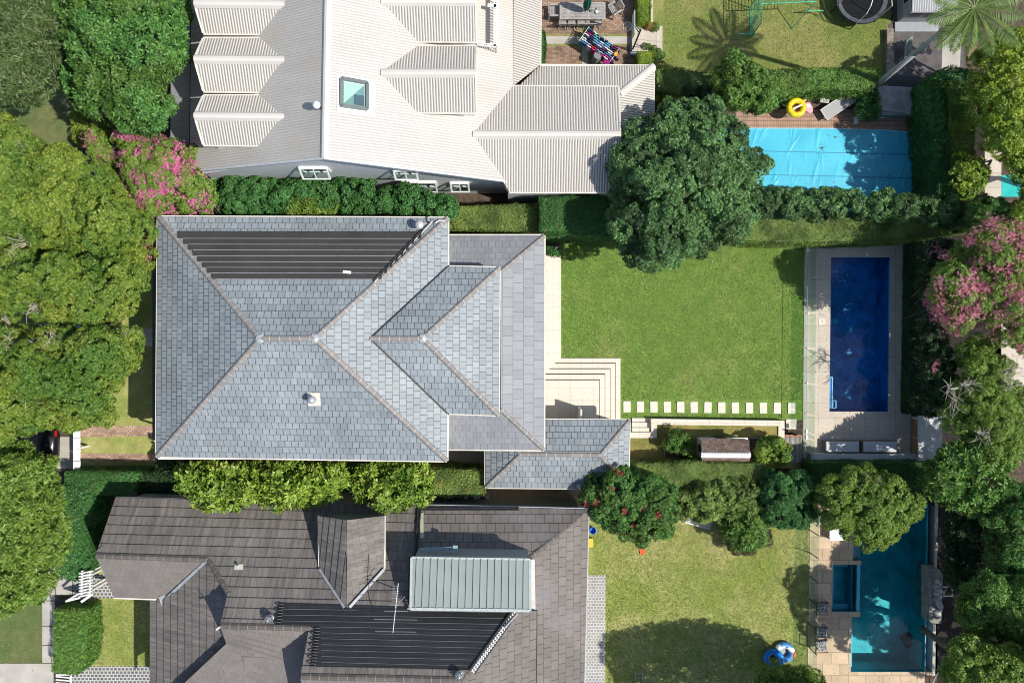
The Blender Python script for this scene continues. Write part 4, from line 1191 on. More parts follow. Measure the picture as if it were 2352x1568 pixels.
for pts in ([P(220, 1274, 5.52), P(477, 1284, 5.56), P(378, 1375, 3.8), P(262, 1371, 3.8)],
            [P(505, 1437, 7.46), P(712, 1443, 7.46), P(712, 1610, 5.6), P(380, 1610, 4.7), P(423, 1568, 5.2), P(520, 1477, 6.3)],
            [P(690, 1555, 8.75), P(1062, 1562, 8.75), P(1110, 1640, 7.4), P(700, 1640, 7.4)]):
    facet(mb, pts, c=.4, tw=.3, t=.012)
mb.build('south_roof', tilemat('plain_brown_tiles', (.19, .17, .155), (.215, .19, .175), (.14, .125, .115), .03, .12, 1.0, .8), BH)
caps(BH, [(PN(222, 1276), PN(477, 1285)), (PN(508, 1437), PN(712, 1443)), (PN(692, 1554), PN(1062, 1562)), (PN(1352, 1170), P(1218, 1280, 5.35)), (PN(477, 1284), PN(525, 1364)), (P(1188, 1402, 6.8), P(1062, 1562, 8.7))], capb)
for a_, b_, w_ in ((P(378, 1377, 4.0), P(477, 1285, 5.65), .13), (P(733, 1306, 5.95), P(790, 1394, 7.05), .10), (P(883, 1306, 5.95), P(803, 1394, 7.05), .12)):
    MB().beam(a_, b_, w_, .04).build('valley_flashing', lead, BH)
MB().box(tuple(P(384, 1374, 3.95)), (.7, .4, .05), .3).build('valley_flashing', lead, BH)
gut(BH, [PN(266, 1143), PN(960, 1160), P(1352, 1169, 3.8), P(1341, 1640, 3.8)], .05, lead)
gut(BH, [P(346, 1376, 3.6), P(346, 1640, 3.6)], .05); gut(BH, [P(262, 1372, 3.8), P(378, 1376, 3.8)], .06)
gut(BH, [P(731, 1184, 5.6), P(733, 1306, 5.8)], .04); gut(BH, [P(883, 1184, 5.6), P(883, 1306, 5.8)], .04)
gut(BH, [P(1232, 1402, 6.1), P(1230, 1640, 6.1)], .05, dark)
mb = MB(); mb.beam(PN(266, 1143, .03), PN(220, 1275, .03), .05, .1); mb.build('barge_board', simple('dark_board', (.12, .11, .1), .6), BH)
# gable ends
def skirt(top, zb, mat, root, name='gable_wall'):
    m = MB()
    for a, b in zip(top[:-1], top[1:]):
        m.face([a, b, Vector((b.x, b.y, zb)), Vector((a.x, a.y, zb))])
    return m.build(name, mat, root)
skirt([PN(528, 1366, -.1), PN(510, 1437, -.1), P(523, 1476, 6.2)], 4.6, brownwall, BH)
skirt([PN(714, 1444, -.1), PN(696, 1554, -.1), P(706, 1640, 7.3)], 5.0, brownwall, BH)
skirt([PN(272, 1145, -.1), PN(228, 1275, -.1), P(268, 1369, 3.7)], 0, brownwall, BH)
# walls
def wp(pts, h): return [tuple(P(x, y, h))[:2] for x, y in pts]
MB().prism(wp([(285, 1152), (1335, 1180), (1325, 1640), (362, 1640), (362, 1365), (285, 1360)], 3.8), 0, 3.45).build('wall', brownwall, BH)
m = MB(); yA, yB = -8.13, -11.5; xA, xB, xm = -8.6, -5.92, -7.25
pr = [(xA, 0), (xB, 0), (xB, 5.45), (xm, 6.45), (xA, 5.45)]
m.poly([(x, yA, z) for x, z in pr] + [(x, yB, z) for x, z in pr], [(4, 3, 2, 1, 0), (5, 6, 7, 8, 9), (1, 6, 5, 0), (2, 7, 6, 1), (3, 8, 7, 2), (4, 9, 8, 3), (0, 5, 9, 4)])
m.build('dormer_wall', brownwall, dwf)
wf = MB().box((-7.2, yA + .03, 2.6), (1.7, .12, 1.3)).build('window', simple('olive_frame', (.36, .38, .33), .6), dwf)
MB().box((-7.2, yA + .08, 2.6), (1.5, .1, 1.1)).build('pane', dark, wf)
MB().box((-7.2, yA + .12, 3.35), (1.9, .3, .06)).build('window_hood', simple('olive_hood', (.33, .35, .31), .6), wf)
# metal roofed box
MB().prism(wp([(950, 1284), (1214, 1287), (1214, 1398), (950, 1394)], 7.0), 4.4, 6.85).build('upper_wall', simple('grey_cladding', (.30, .33, .33), .6), BH)
mb = MB(); facet(mb, [P(945, 1280, 7.0), P(1218, 1284, 7.0), P(1218, 1402, 7.5), P(943, 1398, 7.5)], 'seam', .31, t=.05); ms = mb.build('metal_roof', seam, BH)
gm = MB(); gm.beam(P(945, 1280, 7.02), P(1218, 1284, 7.02), .08, .15); gm.beam(P(1218, 1284, 7.02), P(1218, 1402, 7.52), .1, .12); gm.beam(P(943, 1398, 7.54), P(1218, 1402, 7.54), .12, .12); gm.beam(P(943, 1398, 7.54), P(945, 1280, 7.04), .1, .12); gm.build('metal_roof_trim', simple('trim_green_grey', (.42, .47, .45), .4), BH)
MB().beam(P(1222, 1284, 5.6), P(1224, 1404, 6.0), .24, .05).build('valley_flashing', simple('pale_flashing', (.58, .56, .52), .6), BH)
MB().beam(PN(969, 1177, .08), PN(969, 1235, .08), .15, .03).build('valley_flashing', simple('lichen_flashing', (.50, .50, .34), .7), BH)
MB().beam(P(965, 1262, 6.1), P(1040, 1259, 6.1), .14, .1).build('downpipe', simple('teal_pipe', (.22, .33, .36), .5), BH)
MB().box(tuple(P(1046, 1257, 6.1)), (.22, .22, .16)).build('rainwater_head', simple('teal_head', (.25, .36, .38), .5), BH)
MB().path([PN(1190, 1166, .12), PN(962, 1167, .12), PN(960, 1172, .12), PN(953, 1274, .12), P(941, 1282, 6.6), P(938, 1392, 7.0), PN(938, 1397, .12)], .05).build('solar_pipe', blackrub, BH)
MB().path([PN(1190, 1170, .12), PN(966, 1170, .12), PN(957, 1274, .12)], .035).build('solar_pipe', dark, BH)
MB().path([PN(1190, 1163, .2), PN(1190, 1172, .12)], .06).build('solar_pipe', blackrub, BH)
# lower pool-heating mats
mp_ = MB(); O = .09
pts = [(640, 1384), (1184, 1402), (1154, 1437), (1078, 1536), (715, 1530), (722, 1437.5), (630, 1433)]
solar2 = tilemat('solar_mat_ribbed', (.02, .021, .021), (.03, .03, .03), (.012, .012, .012), .1, .2, 1.5, .5, (.001, 10), 0, spec=.6)
fpoly = [PN(x, y, O) for x, y in pts]
mp_.face(fpoly[::-1], [(p.x, p.y) for p in fpoly[::-1]])
sm_ = mp_.build('solar_heating_mat', solar2, BH)
ln = MB()
for k in range(1, 11):
    y = 1384 + k * 13.6
    xl_ = 632 if y < 1434 else 724; xr_ = 1184 - (y - 1402) * .8 if y > 1402 else 1178
    if y < 1535: ln.beam(PN(xl_ + 14, y, O + .012), PN(xr_ - 14, y + 8, O + .012), .012, .008)
ln.build('mat_seam', simple('seam_silver', (.16, .16, .16), .6), sm_)
lp = MB()
for k in range(11):
    y = 1388 + k * 13.6; x = (640 - (y - 1388) * .15) if y < 1436 else (724 - (y - 1436) * .12)
    if y > 1530: break
    lp.path([PN(x + 12, y, O + .02), PN(x + 2, y - 1, O + .1), PN(x - 4, y + 2.5, O + .1), PN(x + 1, y + 6, O + .1), PN(x + 12, y + 6, O + .02)], .022, 6)
lp.build('hose', blackrub, sm_)
dots = MB(); 
for k in range(46):
    t = k / 45; x = 1183 + (1084 - 1183) * t; y = 1404 + (1541 - 1404) * t
    for dxy in ((-1.5, -1.2), (2.0, 1.5)):
        p = PN(x + dxy[0], y + dxy[1], O + .05); dots.box((p.x + (k % 2) * .04, p.y, p.z), (.06, .05, .05), .8)
MB().beam(PN(1184, 1403, O + .03), PN(1085, 1542, O + .03), .3, .03).build('manifold', blackrub, BH)
dots.build('manifold_clips', white, BH)
MB().path([PN(936, 1397, .15), P(1184, 1403, 7.0), PN(1189, 1408, .15), PN(1160, 1440, .2)], .045).build('manifold_pipe', lead, BH)
whirly(BH, PN(623, 1415)); whirly(BH, PN(1056, 1543))
fl2 = MB(); fl2.face([PN(538, 1308, .07), PN(558, 1308, .07), PN(559, 1295, .07), PN(539, 1295, .07)]); fl2.build('vent_flashing', simple('lead_cream', (.60, .60, .47), .6), BH)
MB().tube(PN(547, 1300), PN(547, 1300, .3), .05).build('flue', lead, BH)
MB().path([P(508, 1440, 7.5), P(503, 1442, 8.1)], .02).build('finial', white, BH)
MB().path([P(497, 1445, 7.6), P(506, 1438, 7.6)], .04).build('finial', white, BH)
# TV antenna on the brown roof (its own thing)
an = thing('tv_antenna', 'thin metal television antenna with crossbars standing on the brown tiled roof', 'antenna', P(926, 1356, 6.3))
al = simple('aluminium', (.36, .36, .37), .5, .5)
b0 = PN(926, 1358); tp = Vector((b0.x, b0.y, b0.z + 2.4)); MB().tube(b0, tp, .022).build('mast', al, an)
bm_ = MB(); c_ = tp
bm_.tube(c_ + Vector((.1, 1.05, -.15)), c_ + Vector((-.12, -1.0, -.15)), .02, n=6)
for k, (dy, hl) in enumerate(((.95, .14), (.84, .14), (.74, .14), (.64, .14), (.54, .15), (.43, .16), (.32, .17), (.15, .3), (-.1, .5), (-.45, .9), (-.95, .85))):
    bm_.tube(c_ + Vector((-hl, dy, -.15)), c_ + Vector((hl, dy - .02, -.15)), .011, n=5)
bm_.build('crossbars', al, an)
MB().tube(c_ + Vector((0, .1, -.15)), c_ + Vector((.35, .45, -.3)), .015, n=5).build('stay', al, an)
# ================================================================== VEGETATION
L_dark = leafmat("leaf_dark_green", [(0.035, 0.120, 0.029), (0.072, 0.208, 0.040), (0.120, 0.287, 0.056), (0.176, 0.367, 0.079)], (.10, .17, .03), .5)
L_blue = leafmat("leaf_deep_green", [(0.060, 0.160, 0.055), (0.106, 0.245, 0.076), (0.181, 0.340, 0.106), (0.276, 0.446, 0.149)], (.045, .09, .03), .6)
L_must = leafmat("leaf_mustard", [(.085, .17, .02), (.16, .25, .03), (.25, .32, .04), (.36, .38, .06)], (.07, .18, .025), .45)
L_grey = leafmat("leaf_grey_green", [(0.044, 0.099, 0.033), (0.099, 0.165, 0.055), (0.165, 0.231, 0.083), (0.231, 0.297, 0.121)], (.10, .15, .04), .6)
L_lime = leafmat("leaf_lime", [(.16, .25, .015), (.26, .36, .025), (.36, .44, .05), (.42, .48, .07)], (.12, .22, .02), .8)
L_magn = leafmat("leaf_yellow_green", [(0.110, 0.220, 0.017), (0.242, 0.374, 0.033), (0.363, 0.473, 0.066), (0.462, 0.528, 0.110)], (.07, .17, .02), .5)
L_mid = leafmat("leaf_mid_green", [(0.048, 0.144, 0.024), (0.096, 0.228, 0.036), (0.156, 0.312, 0.054), (0.228, 0.384, 0.084)], (.12, .2, .03), .5)
L_star = leafmat("leaf_star_green", [(0.076, 0.177, 0.025), (0.152, 0.278, 0.037), (0.240, 0.366, 0.063), (0.329, 0.442, 0.101)], (.16, .24, .03), .45)
L_hedge = leafmat("leaf_hedge_green", [(0.029, 0.109, 0.032), (0.051, 0.174, 0.041), (0.087, 0.246, 0.058), (0.145, 0.334, 0.087)], (.05, .14, .03), .7)
L_hedg2 = leafmat("leaf_hedge_olive", [(0.099, 0.175, 0.039), (0.175, 0.274, 0.059), (0.294, 0.392, 0.088), (0.392, 0.490, 0.138)], (.07, .12, .025), .9)
L_hedgd = leafmat("leaf_dark_shrub", [(0.014, 0.042, 0.014), (0.030, 0.072, 0.022), (0.048, 0.108, 0.030), (0.084, 0.156, 0.048)], (.02, .055, .015), .9)
L_orange = leafmat("leaf_orange_shoot", [(.45, .16, .03), (.40, .22, .05), (.30, .20, .05)])
L_palm = leafmat("leaf_palm", [(.07, .14, .03), (.14, .22, .05), (.22, .29, .08)], None)
L_dead = leafmat("leaf_dead_frond", [(.36, .26, .12), (.46, .35, .17), (.30, .22, .1)], None)
F_pink = leafmat("blossom_pink", [(.62, .10, .30), (.78, .20, .42), (.85, .36, .52)], None, trans=.3)
F_rose = leafmat("blossom_rose", [(.50, .12, .20), (.66, .25, .32), (.74, .40, .42)], None, trans=.3)
F_red = leafmat("blossom_red", [(.42, .02, .05), (.55, .06, .09), (.48, .05, .10)], None, trans=.3)

# --- big street trees on the left
tree('street_tree', 'broad dark green tree overhanging the verandah of the white roofed house', 'tree',
     [(112, -60), (432, -60), (424, 50), (437, 100), (420, 178), (398, 205), (408, 250), (392, 285), (398, 318), (352, 326), (305, 292), (268, 305), (238, 268), (185, 262), (150, 215), (135, 170), (118, 120)],
     3.6, 9.0, 1.15, 3.0, L_dark, 11, (.20, .07), 5, 1.55, .45, (290, 130), bark, .24, gaps=[(238, 155, 13), (295, 95, 10), (268, 70, 8), (255, 262, 9)], twigs=[(248, 160, 6.6), (272, 55, 8), (196, 105, 7), (258, 262, 5.5), (160, 235, 5.5)], jz=.4)
tree('street_tree', 'grey green tree with long narrow leaves in the top left corner', 'tree',
     [(-60, -60), (118, -60), (128, 60), (140, 112), (134, 178), (112, 214), (66, 240), (20, 236), (-60, 236)],
     3.5, 8.0, 1.1, 2.4, L_grey, 12, (.26, .05), 6, 1.5, .5, (40, 90), palebark, .2, twigs=[(112, 78, 6), (90, 80, 6)], jz=.3)
tree('shrub', 'bright lime shrub under the edge of the dark street tree', 'shrub',
     [(168, 252), (196, 256), (202, 300), (210, 330), (196, 352), (172, 318)], 1.0, 2.2, .5, .8, L_lime, 13, (.09, .05), 5, 1.5, .4, trunk=False)
tree('shrub', 'olive coloured shrub between the dark street tree and the pink flowering tree', 'shrub',
     [(205, 290), (262, 285), (275, 330), (262, 390), (225, 380)], 1.5, 3.6, .6, 1.0, L_must, 14, (.10, .05), 5, 1.5, .4, trunk=False)
tree('street_tree', 'mustard green tree over the grass verge, north one of the three', 'tree',
     [(-60, 268), (38, 262), (72, 312), (110, 335), (165, 338), (215, 350), (262, 400), (300, 440), (335, 500), (352, 560), (345, 610), (320, 640), (240, 600), (100, 560), (-60, 560)],
     4.2, 8.6, 1.05, 2.8, L_must, 15, (.105, .055), 6, 1.5, .4, (110, 450), palebark, .24, gaps=[(18, 360, 12), (12, 440, 12), (80, 575, 9), (222, 380, 8)], twigs=[(25, 365, 7.4), (205, 400, 7), (18, 445, 7), (40, 330, 7), (230, 470, 7.4)], jz=.5, rough=.2, rs=.24)
tree('street_tree', 'mustard green tree in front of the slate roofed house, with pale twigs showing', 'tree',
     [(-60, 560), (60, 548), (160, 560), (250, 575), (330, 600), (347, 650), (340, 662), (318, 672), (334, 700), (333, 735), (262, 745), (150, 742), (-60, 738)],
     4.2, 8.8, 1.05, 2.6, L_must, 16, (.105, .055), 6, 1.5, .4, (70, 650), palebark, .24, gaps=[(50, 560, 9), (70, 612, 9), (62, 700, 10), (185, 610, 8), (115, 745, 14), (185, 760, 14), (150, 765, 12)], twigs=[(48, 552, 8), (72, 705, 7.4), (168, 680, 7.6), (190, 690, 7.6), (12, 600, 8), (5, 745, 7.5), (110, 760, 7), (215, 652, 7.6), (66, 712, 7.5)], jz=.5, rough=.2, rs=.24)
tree('street_tree', 'mustard green tree beside the front brick path, south one of the three', 'tree',
     [(-60, 742), (60, 750), (150, 752), (220, 748), (310, 752), (338, 775), (328, 812), (318, 842), (300, 850), (300, 862), (282, 855), (272, 885), (262, 905), (272, 950), (250, 972), (200, 976), (168, 985), (150, 1005), (90, 985), (48, 1012), (-60, 1030)],
     4.0, 8.6, 1.05, 2.8, L_must, 17, (.105, .055), 6, 1.5, .4, (90, 870), palebark, .24, gaps=[(30, 978, 10), (70, 792, 7), (40, 900, 7)], twigs=[(80, 800, 7.8), (45, 905, 7.6), (12, 790, 8), (215, 875, 6.6), (120, 780, 7.8)], jz=.5, rough=.2, rs=.24)
tree('street_tree', 'bright green tree with star shaped leaf clusters in the lower left corner', 'tree',
     [(-60, 1018), (22, 1012), (62, 1024), (108, 1040), (122, 1062), (128, 1100), (142, 1160), (150, 1215), (148, 1262), (136, 1300), (112, 1330), (106, 1362), (82, 1380), (38, 1398), (-60, 1420)],
     3.4, 7.6, 1.0, 2.4, L_star, 18, (.21, .055), 9, 1.5, .55, (40, 1200), bark, .22, gaps=[(78, 1262, 8), (104, 1190, 7)], twigs=[(85, 1258, 5), (60, 1290, 5)], jz=.3, core=.62)
tree('crepe_myrtle', 'pink flowering tree between the white roofed house and the slate roofed house', 'tree',
     [(265, 300), (288, 288), (322, 300), (345, 330), (368, 322), (412, 325), (428, 340), (460, 330), (466, 372), (452, 392), (474, 408), (492, 440), (496, 494), (440, 492), (372, 495), (362, 520), (360, 600), (350, 640), (328, 600), (316, 520), (300, 450), (272, 392)],
     3.4, 6.4, .62, 1.6, L_star, 19, (.085, .045), 5, 1.5, .4, (390, 410), palebark, .15,
     flowers=[(F_pink, .42, 3, .065, .36, 'blossom', None, 24)], jz=.4)
tree('rose_bush', 'small bush with scarlet flowers beside the pink flowering tree', 'shrub',
     [(470, 385), (500, 380), (512, 405), (500, 425), (470, 420)], 2.4, 4.2, .35, .6, L_dark, 20, (.08, .05), 5, 1.4, .4, trunk=False, flowers=[(F_red, .4, 4, .08, .25, 'blossom', None, 20)])
tree('crepe_myrtle', 'small tree with sparse pale pink flowers beside the olive shrub', 'tree',
     [(200, 295), (228, 300), (250, 330), (255, 372), (236, 380), (206, 340)], 3.0, 5.6, .45, 1.0, L_star, 21, (.08, .045), 5, 1.2, .4, flowers=[(F_rose, .45, 4, .06, .3, 'blossom', None, 18)])
# --- shrubs and hedges between the white house and the slate house
tree('hedge_tree', 'dark green bushy hedge plants along the grey wall of the white roofed house', 'hedge',
     [(495, 400), (540, 388), (570, 402), (600, 392), (650, 410), (705, 402), (760, 415), (830, 402), (880, 425), (940, 428), (985, 440), (1040, 455), (1060, 480), (1040, 505), (900, 502), (760, 500), (620, 498), (500, 500), (488, 450)],
     2.6, 4.6, .55, 1.0, L_hedge, 22, (.085, .045), 6, 1.5, .45, trunk=False, jz=.5)
tree('shrub', 'light green bamboo-like shrub in the hedge beside the slate roof', 'shrub',
     [(640, 462), (680, 450), (735, 455), (772, 470), (768, 500), (690, 505), (650, 500)], 2.8, 5.0, .5, .8, L_star, 23, (.20, .035), 7, 1.4, .6, trunk=False)
hedge('hedge', 'clipped green hedge with orange new shoots behind the lower slate roof', [(960, 478), (1238, 468), (1240, 534), (1100, 528), (960, 522)], 2.6, L_hedg2, 24, flecks=(L_orange, 60))
hedge('hedge', 'tall square clipped hedge block beside the big round tree', [(1240, 452), (1410, 452), (1405, 545), (1330, 538), (1242, 532)], 3.6, L_hedge, 25, leaf=(.075, .04), flecks=(L_orange, 60))
# --- the big central tree
tree('garden_tree', 'big rounded deep green tree between the white roofed wing and the back lawn', 'tree',
     [(1382, 372), (1398, 340), (1395, 322), (1432, 295), (1440, 275), (1490, 268), (1512, 240), (1552, 226), (1600, 232), (1640, 225), (1680, 262), (1712, 300), (1722, 340), (1768, 372), (1762, 410), (1738, 432), (1742, 470), (1728, 520), (1700, 558), (1652, 560), (1628, 588), (1568, 590), (1548, 622), (1520, 632), (1480, 618), (1440, 600), (1412, 560), (1398, 520), (1412, 462), (1400, 420), (1392, 400)],
     3.4, 8.0, .85, 3.2, L_blue, 26, (.10, .055), 7, 1.6, .5, (1520, 430), bark, .26, twigs=[(1545, 505, 6), (1470, 450, 6)], jz=.6, rough=.18)
tree('garden_tree', 'light green tree with small leaves between the climbing frame and the covered pool', 'tree',
     [(1642, 175), (1655, 150), (1680, 118), (1705, 128), (1722, 150), (1752, 160), (1768, 190), (1790, 215), (1792, 240), (1765, 256), (1725, 255), (1690, 258), (1650, 240), (1640, 205)],
     2.6, 5.6, .5, 1.6, L_mid, 27, (.11, .05), 6, 1.25, .4, (1715, 205), bark, .12, jz=.45)
hedge('hedge', 'leafy green hedge along the back lawn above the covered pool', [(1745, 160), (1900, 158), (2025, 158), (2016, 190), (1990, 208), (1900, 204), (1850, 208), (1800, 222), (1750, 215)], 1.7, L_mid, 28, leaf=(.10, .05), wob=.2)
hedge('hedge', 'mixed dark green hedge beside the corner of the cream wing roof', [(1506, 162), (1560, 158), (1640, 168), (1640, 205), (1560, 212), (1506, 200)], 1.6, L_hedg2, 29, leaf=(.10, .045), wob=.16)
tree('shrub', 'round clipped lime green ball shrub beside the cream wing roof', 'shrub', [(1508, 215), (1530, 208), (1556, 222), (1558, 246), (1530, 252), (1508, 245)], .3, 1.1, .42, .7, L_lime, 30, (.06, .035), 6, 1.6, .4, trunk=False, jz=.05)
tree('shrub', 'dark shrubs in the shade under the light green tree', 'shrub', [(1560, 190), (1640, 195), (1660, 260), (1600, 250), (1566, 230)], .6, 1.6, .4, .6, L_hedgd, 31, (.1, .05), 5, 1.3, .4, trunk=False)
tree('shrub', 'spiky strap-leaved plant between grey lounger and grey storage box', 'shrub', [(1988, 208), (2008, 205), (2010, 262), (1990, 272), (1968, 268), (1975, 235)], .3, 1.0, .35, .5, L_hedge, 32, (.30, .025), 12, 1.4, .7, trunk=False)
tree('hedge_tree', 'ragged green hedge spilling over the bottom edge of the blue pool cover', 'hedge',
     [(1738, 438), (1790, 432), (1830, 438), (1880, 438), (1930, 440), (1985, 440), (2060, 446), (2130, 452), (2225, 450), (2228, 520), (2150, 512), (1960, 500), (1735, 500)],
     1.6, 3.2, .5, .9, L_blue, 33, (.10, .05), 6, 1.5, .45, trunk=False, jz=.4)
hedge('hedge', 'long clipped light green hedge at the top of the back lawn and deep blue pool', [(1690, 500), (1850, 494), (2010, 490), (2225, 498), (2228, 530), (2130, 545), (2060, 552), (1900, 556), (1750, 556), (1690, 548)], 2.3, L_hedg2, 34, leaf=(.065, .035))
# --- right hand boundary of the top neighbour
hedge('hedge', 'tall dark green boundary hedge to the right of the covered pool', [(2135, 178), (2175, 155), (2232, 158), (2236, 300), (2232, 452), (2160, 452), (2150, 300)], 2.7, L_hedge, 35, leaf=(.09, .05), wob=.25)
hedge('hedge', 'yellowish hedge strip beyond the dark boundary hedge', [(2180, 190), (2238, 200), (2240, 300), (2238, 380), (2190, 380)], 3.0, L_must, 36, leaf=(.09, .045), wob=.3)
tree('boundary_tree', 'yellow green tree with airy crown at the top right, below the palm', 'tree',
     [(2236, 120), (2262, 85), (2300, 70), (2400, 60), (2410, 330), (2360, 400), (2300, 360), (2262, 330), (2240, 270), (2228, 190)],
     3.0, 6.4, .7, 2.0, L_lime, 37, (.13, .07), 6, .85, .4, (2300, 220), bark, .18, jz=.6)
tree('boundary_tree', 'yellow green tree at the right edge, above the turquoise pool glimpse', 'tree',
     [(2185, 360), (2240, 350), (2262, 380), (2270, 420), (2250, 455), (2200, 450)], 3.0, 5.6, .6, 1.4, L_lime, 38, (.11, .06), 6, 1.1, .4, (2215, 400), bark, .14, jz=.5)
tree('boundary_tree', 'leafy green tree at the right edge beside the turquoise pool glimpse', 'tree',
     [(2320, 360), (2410, 330), (2410, 540), (2352, 545), (2320, 500), (2340, 440)], 3.4, 6.4, .7, 1.6, L_magn, 39, (.12, .06), 6, 1.1, .4, (2370, 430), bark, .14, jz=.5)
tree('boundary_tree', 'dark bushy tree between the clipped hedge and the pink flowering tree at right', 'tree',
     [(2236, 450), (2290, 458), (2330, 480), (2345, 520), (2290, 530), (2240, 540), (2228, 500)], 2.6, 5.0, .6, 1.2, L_dark, 40, (.10, .05), 6, 1.3, .4, (2270, 490), bark, .14, jz=.4)
# --- right side of the main garden
tree('crepe_myrtle', 'large pink flowering tree beyond the deep blue pool', 'tree',
     [(2235, 520), (2260, 508), (2330, 515), (2410, 530), (2410, 820), (2352, 822), (2330, 790), (2290, 790), (2262, 740), (2215, 760), (2180, 775), (2168, 740), (2135, 700), (2132, 660), (2160, 620), (2182, 592), (2210, 560)],
     3.8, 7.4, .75, 2.2, L_star, 41, (.10, .05), 5, 1.0, .4, (2260, 650), palebark, .18, flowers=[(F_rose, .50, 6, .065, .34, 'blossom', None, 24)], jz=.5)
hedge('hedge', 'low dark hedge along the right side of the deep blue pool', [(2096, 552), (2128, 555), (2128, 950), (2090, 950)], 1.0, L_hedgd, 42, leaf=(.06, .03), wob=.05)
tree('camellia', 'dark shrub border with a few pink flowers beside the low dark hedge', 'shrub',
     [(2118, 560), (2190, 548), (2210, 580), (2160, 640), (2150, 700), (2175, 780), (2185, 830), (2200, 900), (2190, 952), (2125, 950), (2120, 800), (2118, 700)],
     1.6, 3.8, .55, 1.1, L_hedgd, 43, (.11, .055), 6, 1.3, .45, trunk=False, flowers=[(F_rose, .10, 9, .07, .2, 'blossom', None, 14)], jz=.5)
tree('boundary_tree', 'thin leaved tree with bare twigs to the right of the pool enclosure', 'tree',
     [(2215, 770), (2262, 770), (2290, 810), (2330, 840), (2360, 900), (2372, 960), (2340, 1060), (2300, 1075), (2250, 1060), (2205, 1015), (2172, 965), (2180, 905), (2168, 870), (2200, 820)],
     2.6, 5.2, .62, 2.0, L_star, 44, (.10, .04), 6, .9, .4, (2240, 880), palebark, .16, gaps=[(2190, 900, 12), (2225, 880, 9), (2320, 870, 14), (2260, 1000, 10)], twigs=[(2190, 895, 6), (2198, 925, 5.6), (2225, 885, 6.5), (2320, 880, 6), (2260, 1000, 6), (2330, 850, 6)], jz=.5)
tree('frangipani', 'bright green shrub tree with long glossy leaf rosettes near the lower right of the pool', 'tree',
     [(2125, 1085), (2150, 1050), (2190, 1030), (2230, 1008), (2280, 1015), (2322, 1045), (2318, 1090), (2330, 1120), (2300, 1150), (2268, 1180), (2225, 1180), (2180, 1160), (2140, 1140), (2120, 1115)],
     2.6, 4.8, .6, 1.3, L_mid, 45, (.26, .07), 9, 1.5, .5, (2210, 1085), bark, .14, jz=.35, core=.65)
# --- the south boundary
hedge('hedge', 'clipped hedge behind the cubby house and planter bed', [(1452, 1068), (1600, 1060), (1760, 1066), (1762, 1130), (1600, 1128), (1452, 1120)], 2.2, L_hedg2, 46, leaf=(.065, .035), flecks=(L_orange, 50))
hedge('hedge', 'dark clipped hedge behind the white pool bench wall', [(1864, 1064), (2130, 1064), (2130, 1120), (1864, 1120)], 1.7, L_hedge, 47, leaf=(.07, .035))
tree('round_shrub', 'big clipped round dark green shrub between lower lawn and cubby house', 'shrub',
     [(1756, 1092), (1788, 1078), (1840, 1078), (1868, 1100), (1872, 1150), (1868, 1195), (1840, 1212), (1790, 1212), (1760, 1190), (1752, 1140)],
     2.0, 3.4, .7, 1.2, L_hedge, 48, (.075, .04), 6, 1.7, .4, trunk=False, jz=.1, rough=.06)
tree('garden_tree', 'dense small leaved green tree leaning over the turquoise pool', 'tree',
     [(1892, 1110), (1930, 1080), (1985, 1070), (2040, 1085), (2082, 1112), (2118, 1150), (2115, 1180), (2082, 1205), (2062, 1232), (2040, 1256), (1995, 1262), (1962, 1240), (1932, 1215), (1890, 1205), (1876, 1160)],
     2.4, 4.8, .62, 1.7, L_star, 49, (.075, .04), 6, 1.5, .4, (1955, 1150), bark, .14, jz=.3, rough=.12, gaps=[(2000, 1112, 5)], twigs=[(2000, 1115, 4.6)])
tree('camellia', 'dark green bush with red flowers at the corner of the brown tiled roof', 'shrub',
     [(1352, 1090), (1400, 1065), (1448, 1082), (1500, 1092), (1545, 1120), (1555, 1170), (1545, 1215), (1510, 1245), (1440, 1250), (1405, 1215), (1362, 1185), (1330, 1130)],
     2.2, 4.4, .6, 1.5, L_dark, 50, (.09, .05), 6, 1.5, .45, (1450, 1160), bark, .12, flowers=[(F_red, .09, 8, .06, .15, 'blossom', None, 12)], jz=.4)
tree('shrub', 'medium green bushes between the red flowering bush and the clipped round shrub', 'shrub',
     [(1528, 1125), (1560, 1108), (1600, 1110), (1655, 1098), (1700, 1092), (1750, 1108), (1760, 1150), (1742, 1200), (1700, 1190), (1650, 1205), (1600, 1190), (1560, 1195), (1530, 1165)],
     1.2, 2.7, .5, 1.1, L_hedg2, 51, (.09, .045), 6, 1.5, .45, trunk=False, jz=.5)
tree('plumeria', 'star-leaved light green plant beside the wooden bench on the lower lawn', 'shrub',
     [(1662, 1172), (1700, 1150), (1740, 1160), (1762, 1195), (1758, 1240), (1722, 1262), (1680, 1248), (1660, 1210)],
     1.2, 2.6, .5, 1.0, L_mid, 52, (.27, .05), 10, 1.3, .35, trunk=False, jz=.2)
tree('shrub', 'low reddish brown leaved shrub under the star-leaved plant', 'shrub',
     [(1650, 1205), (1762, 1200), (1770, 1240), (1720, 1268), (1668, 1258)], .4, 1.1, .35, .5, leafmat("leaf_bronze", [(.06, .04, .03), (.12, .08, .05), (.10, .14, .05)]), 53, (.07, .035), 5, 1.3, .4, trunk=False)
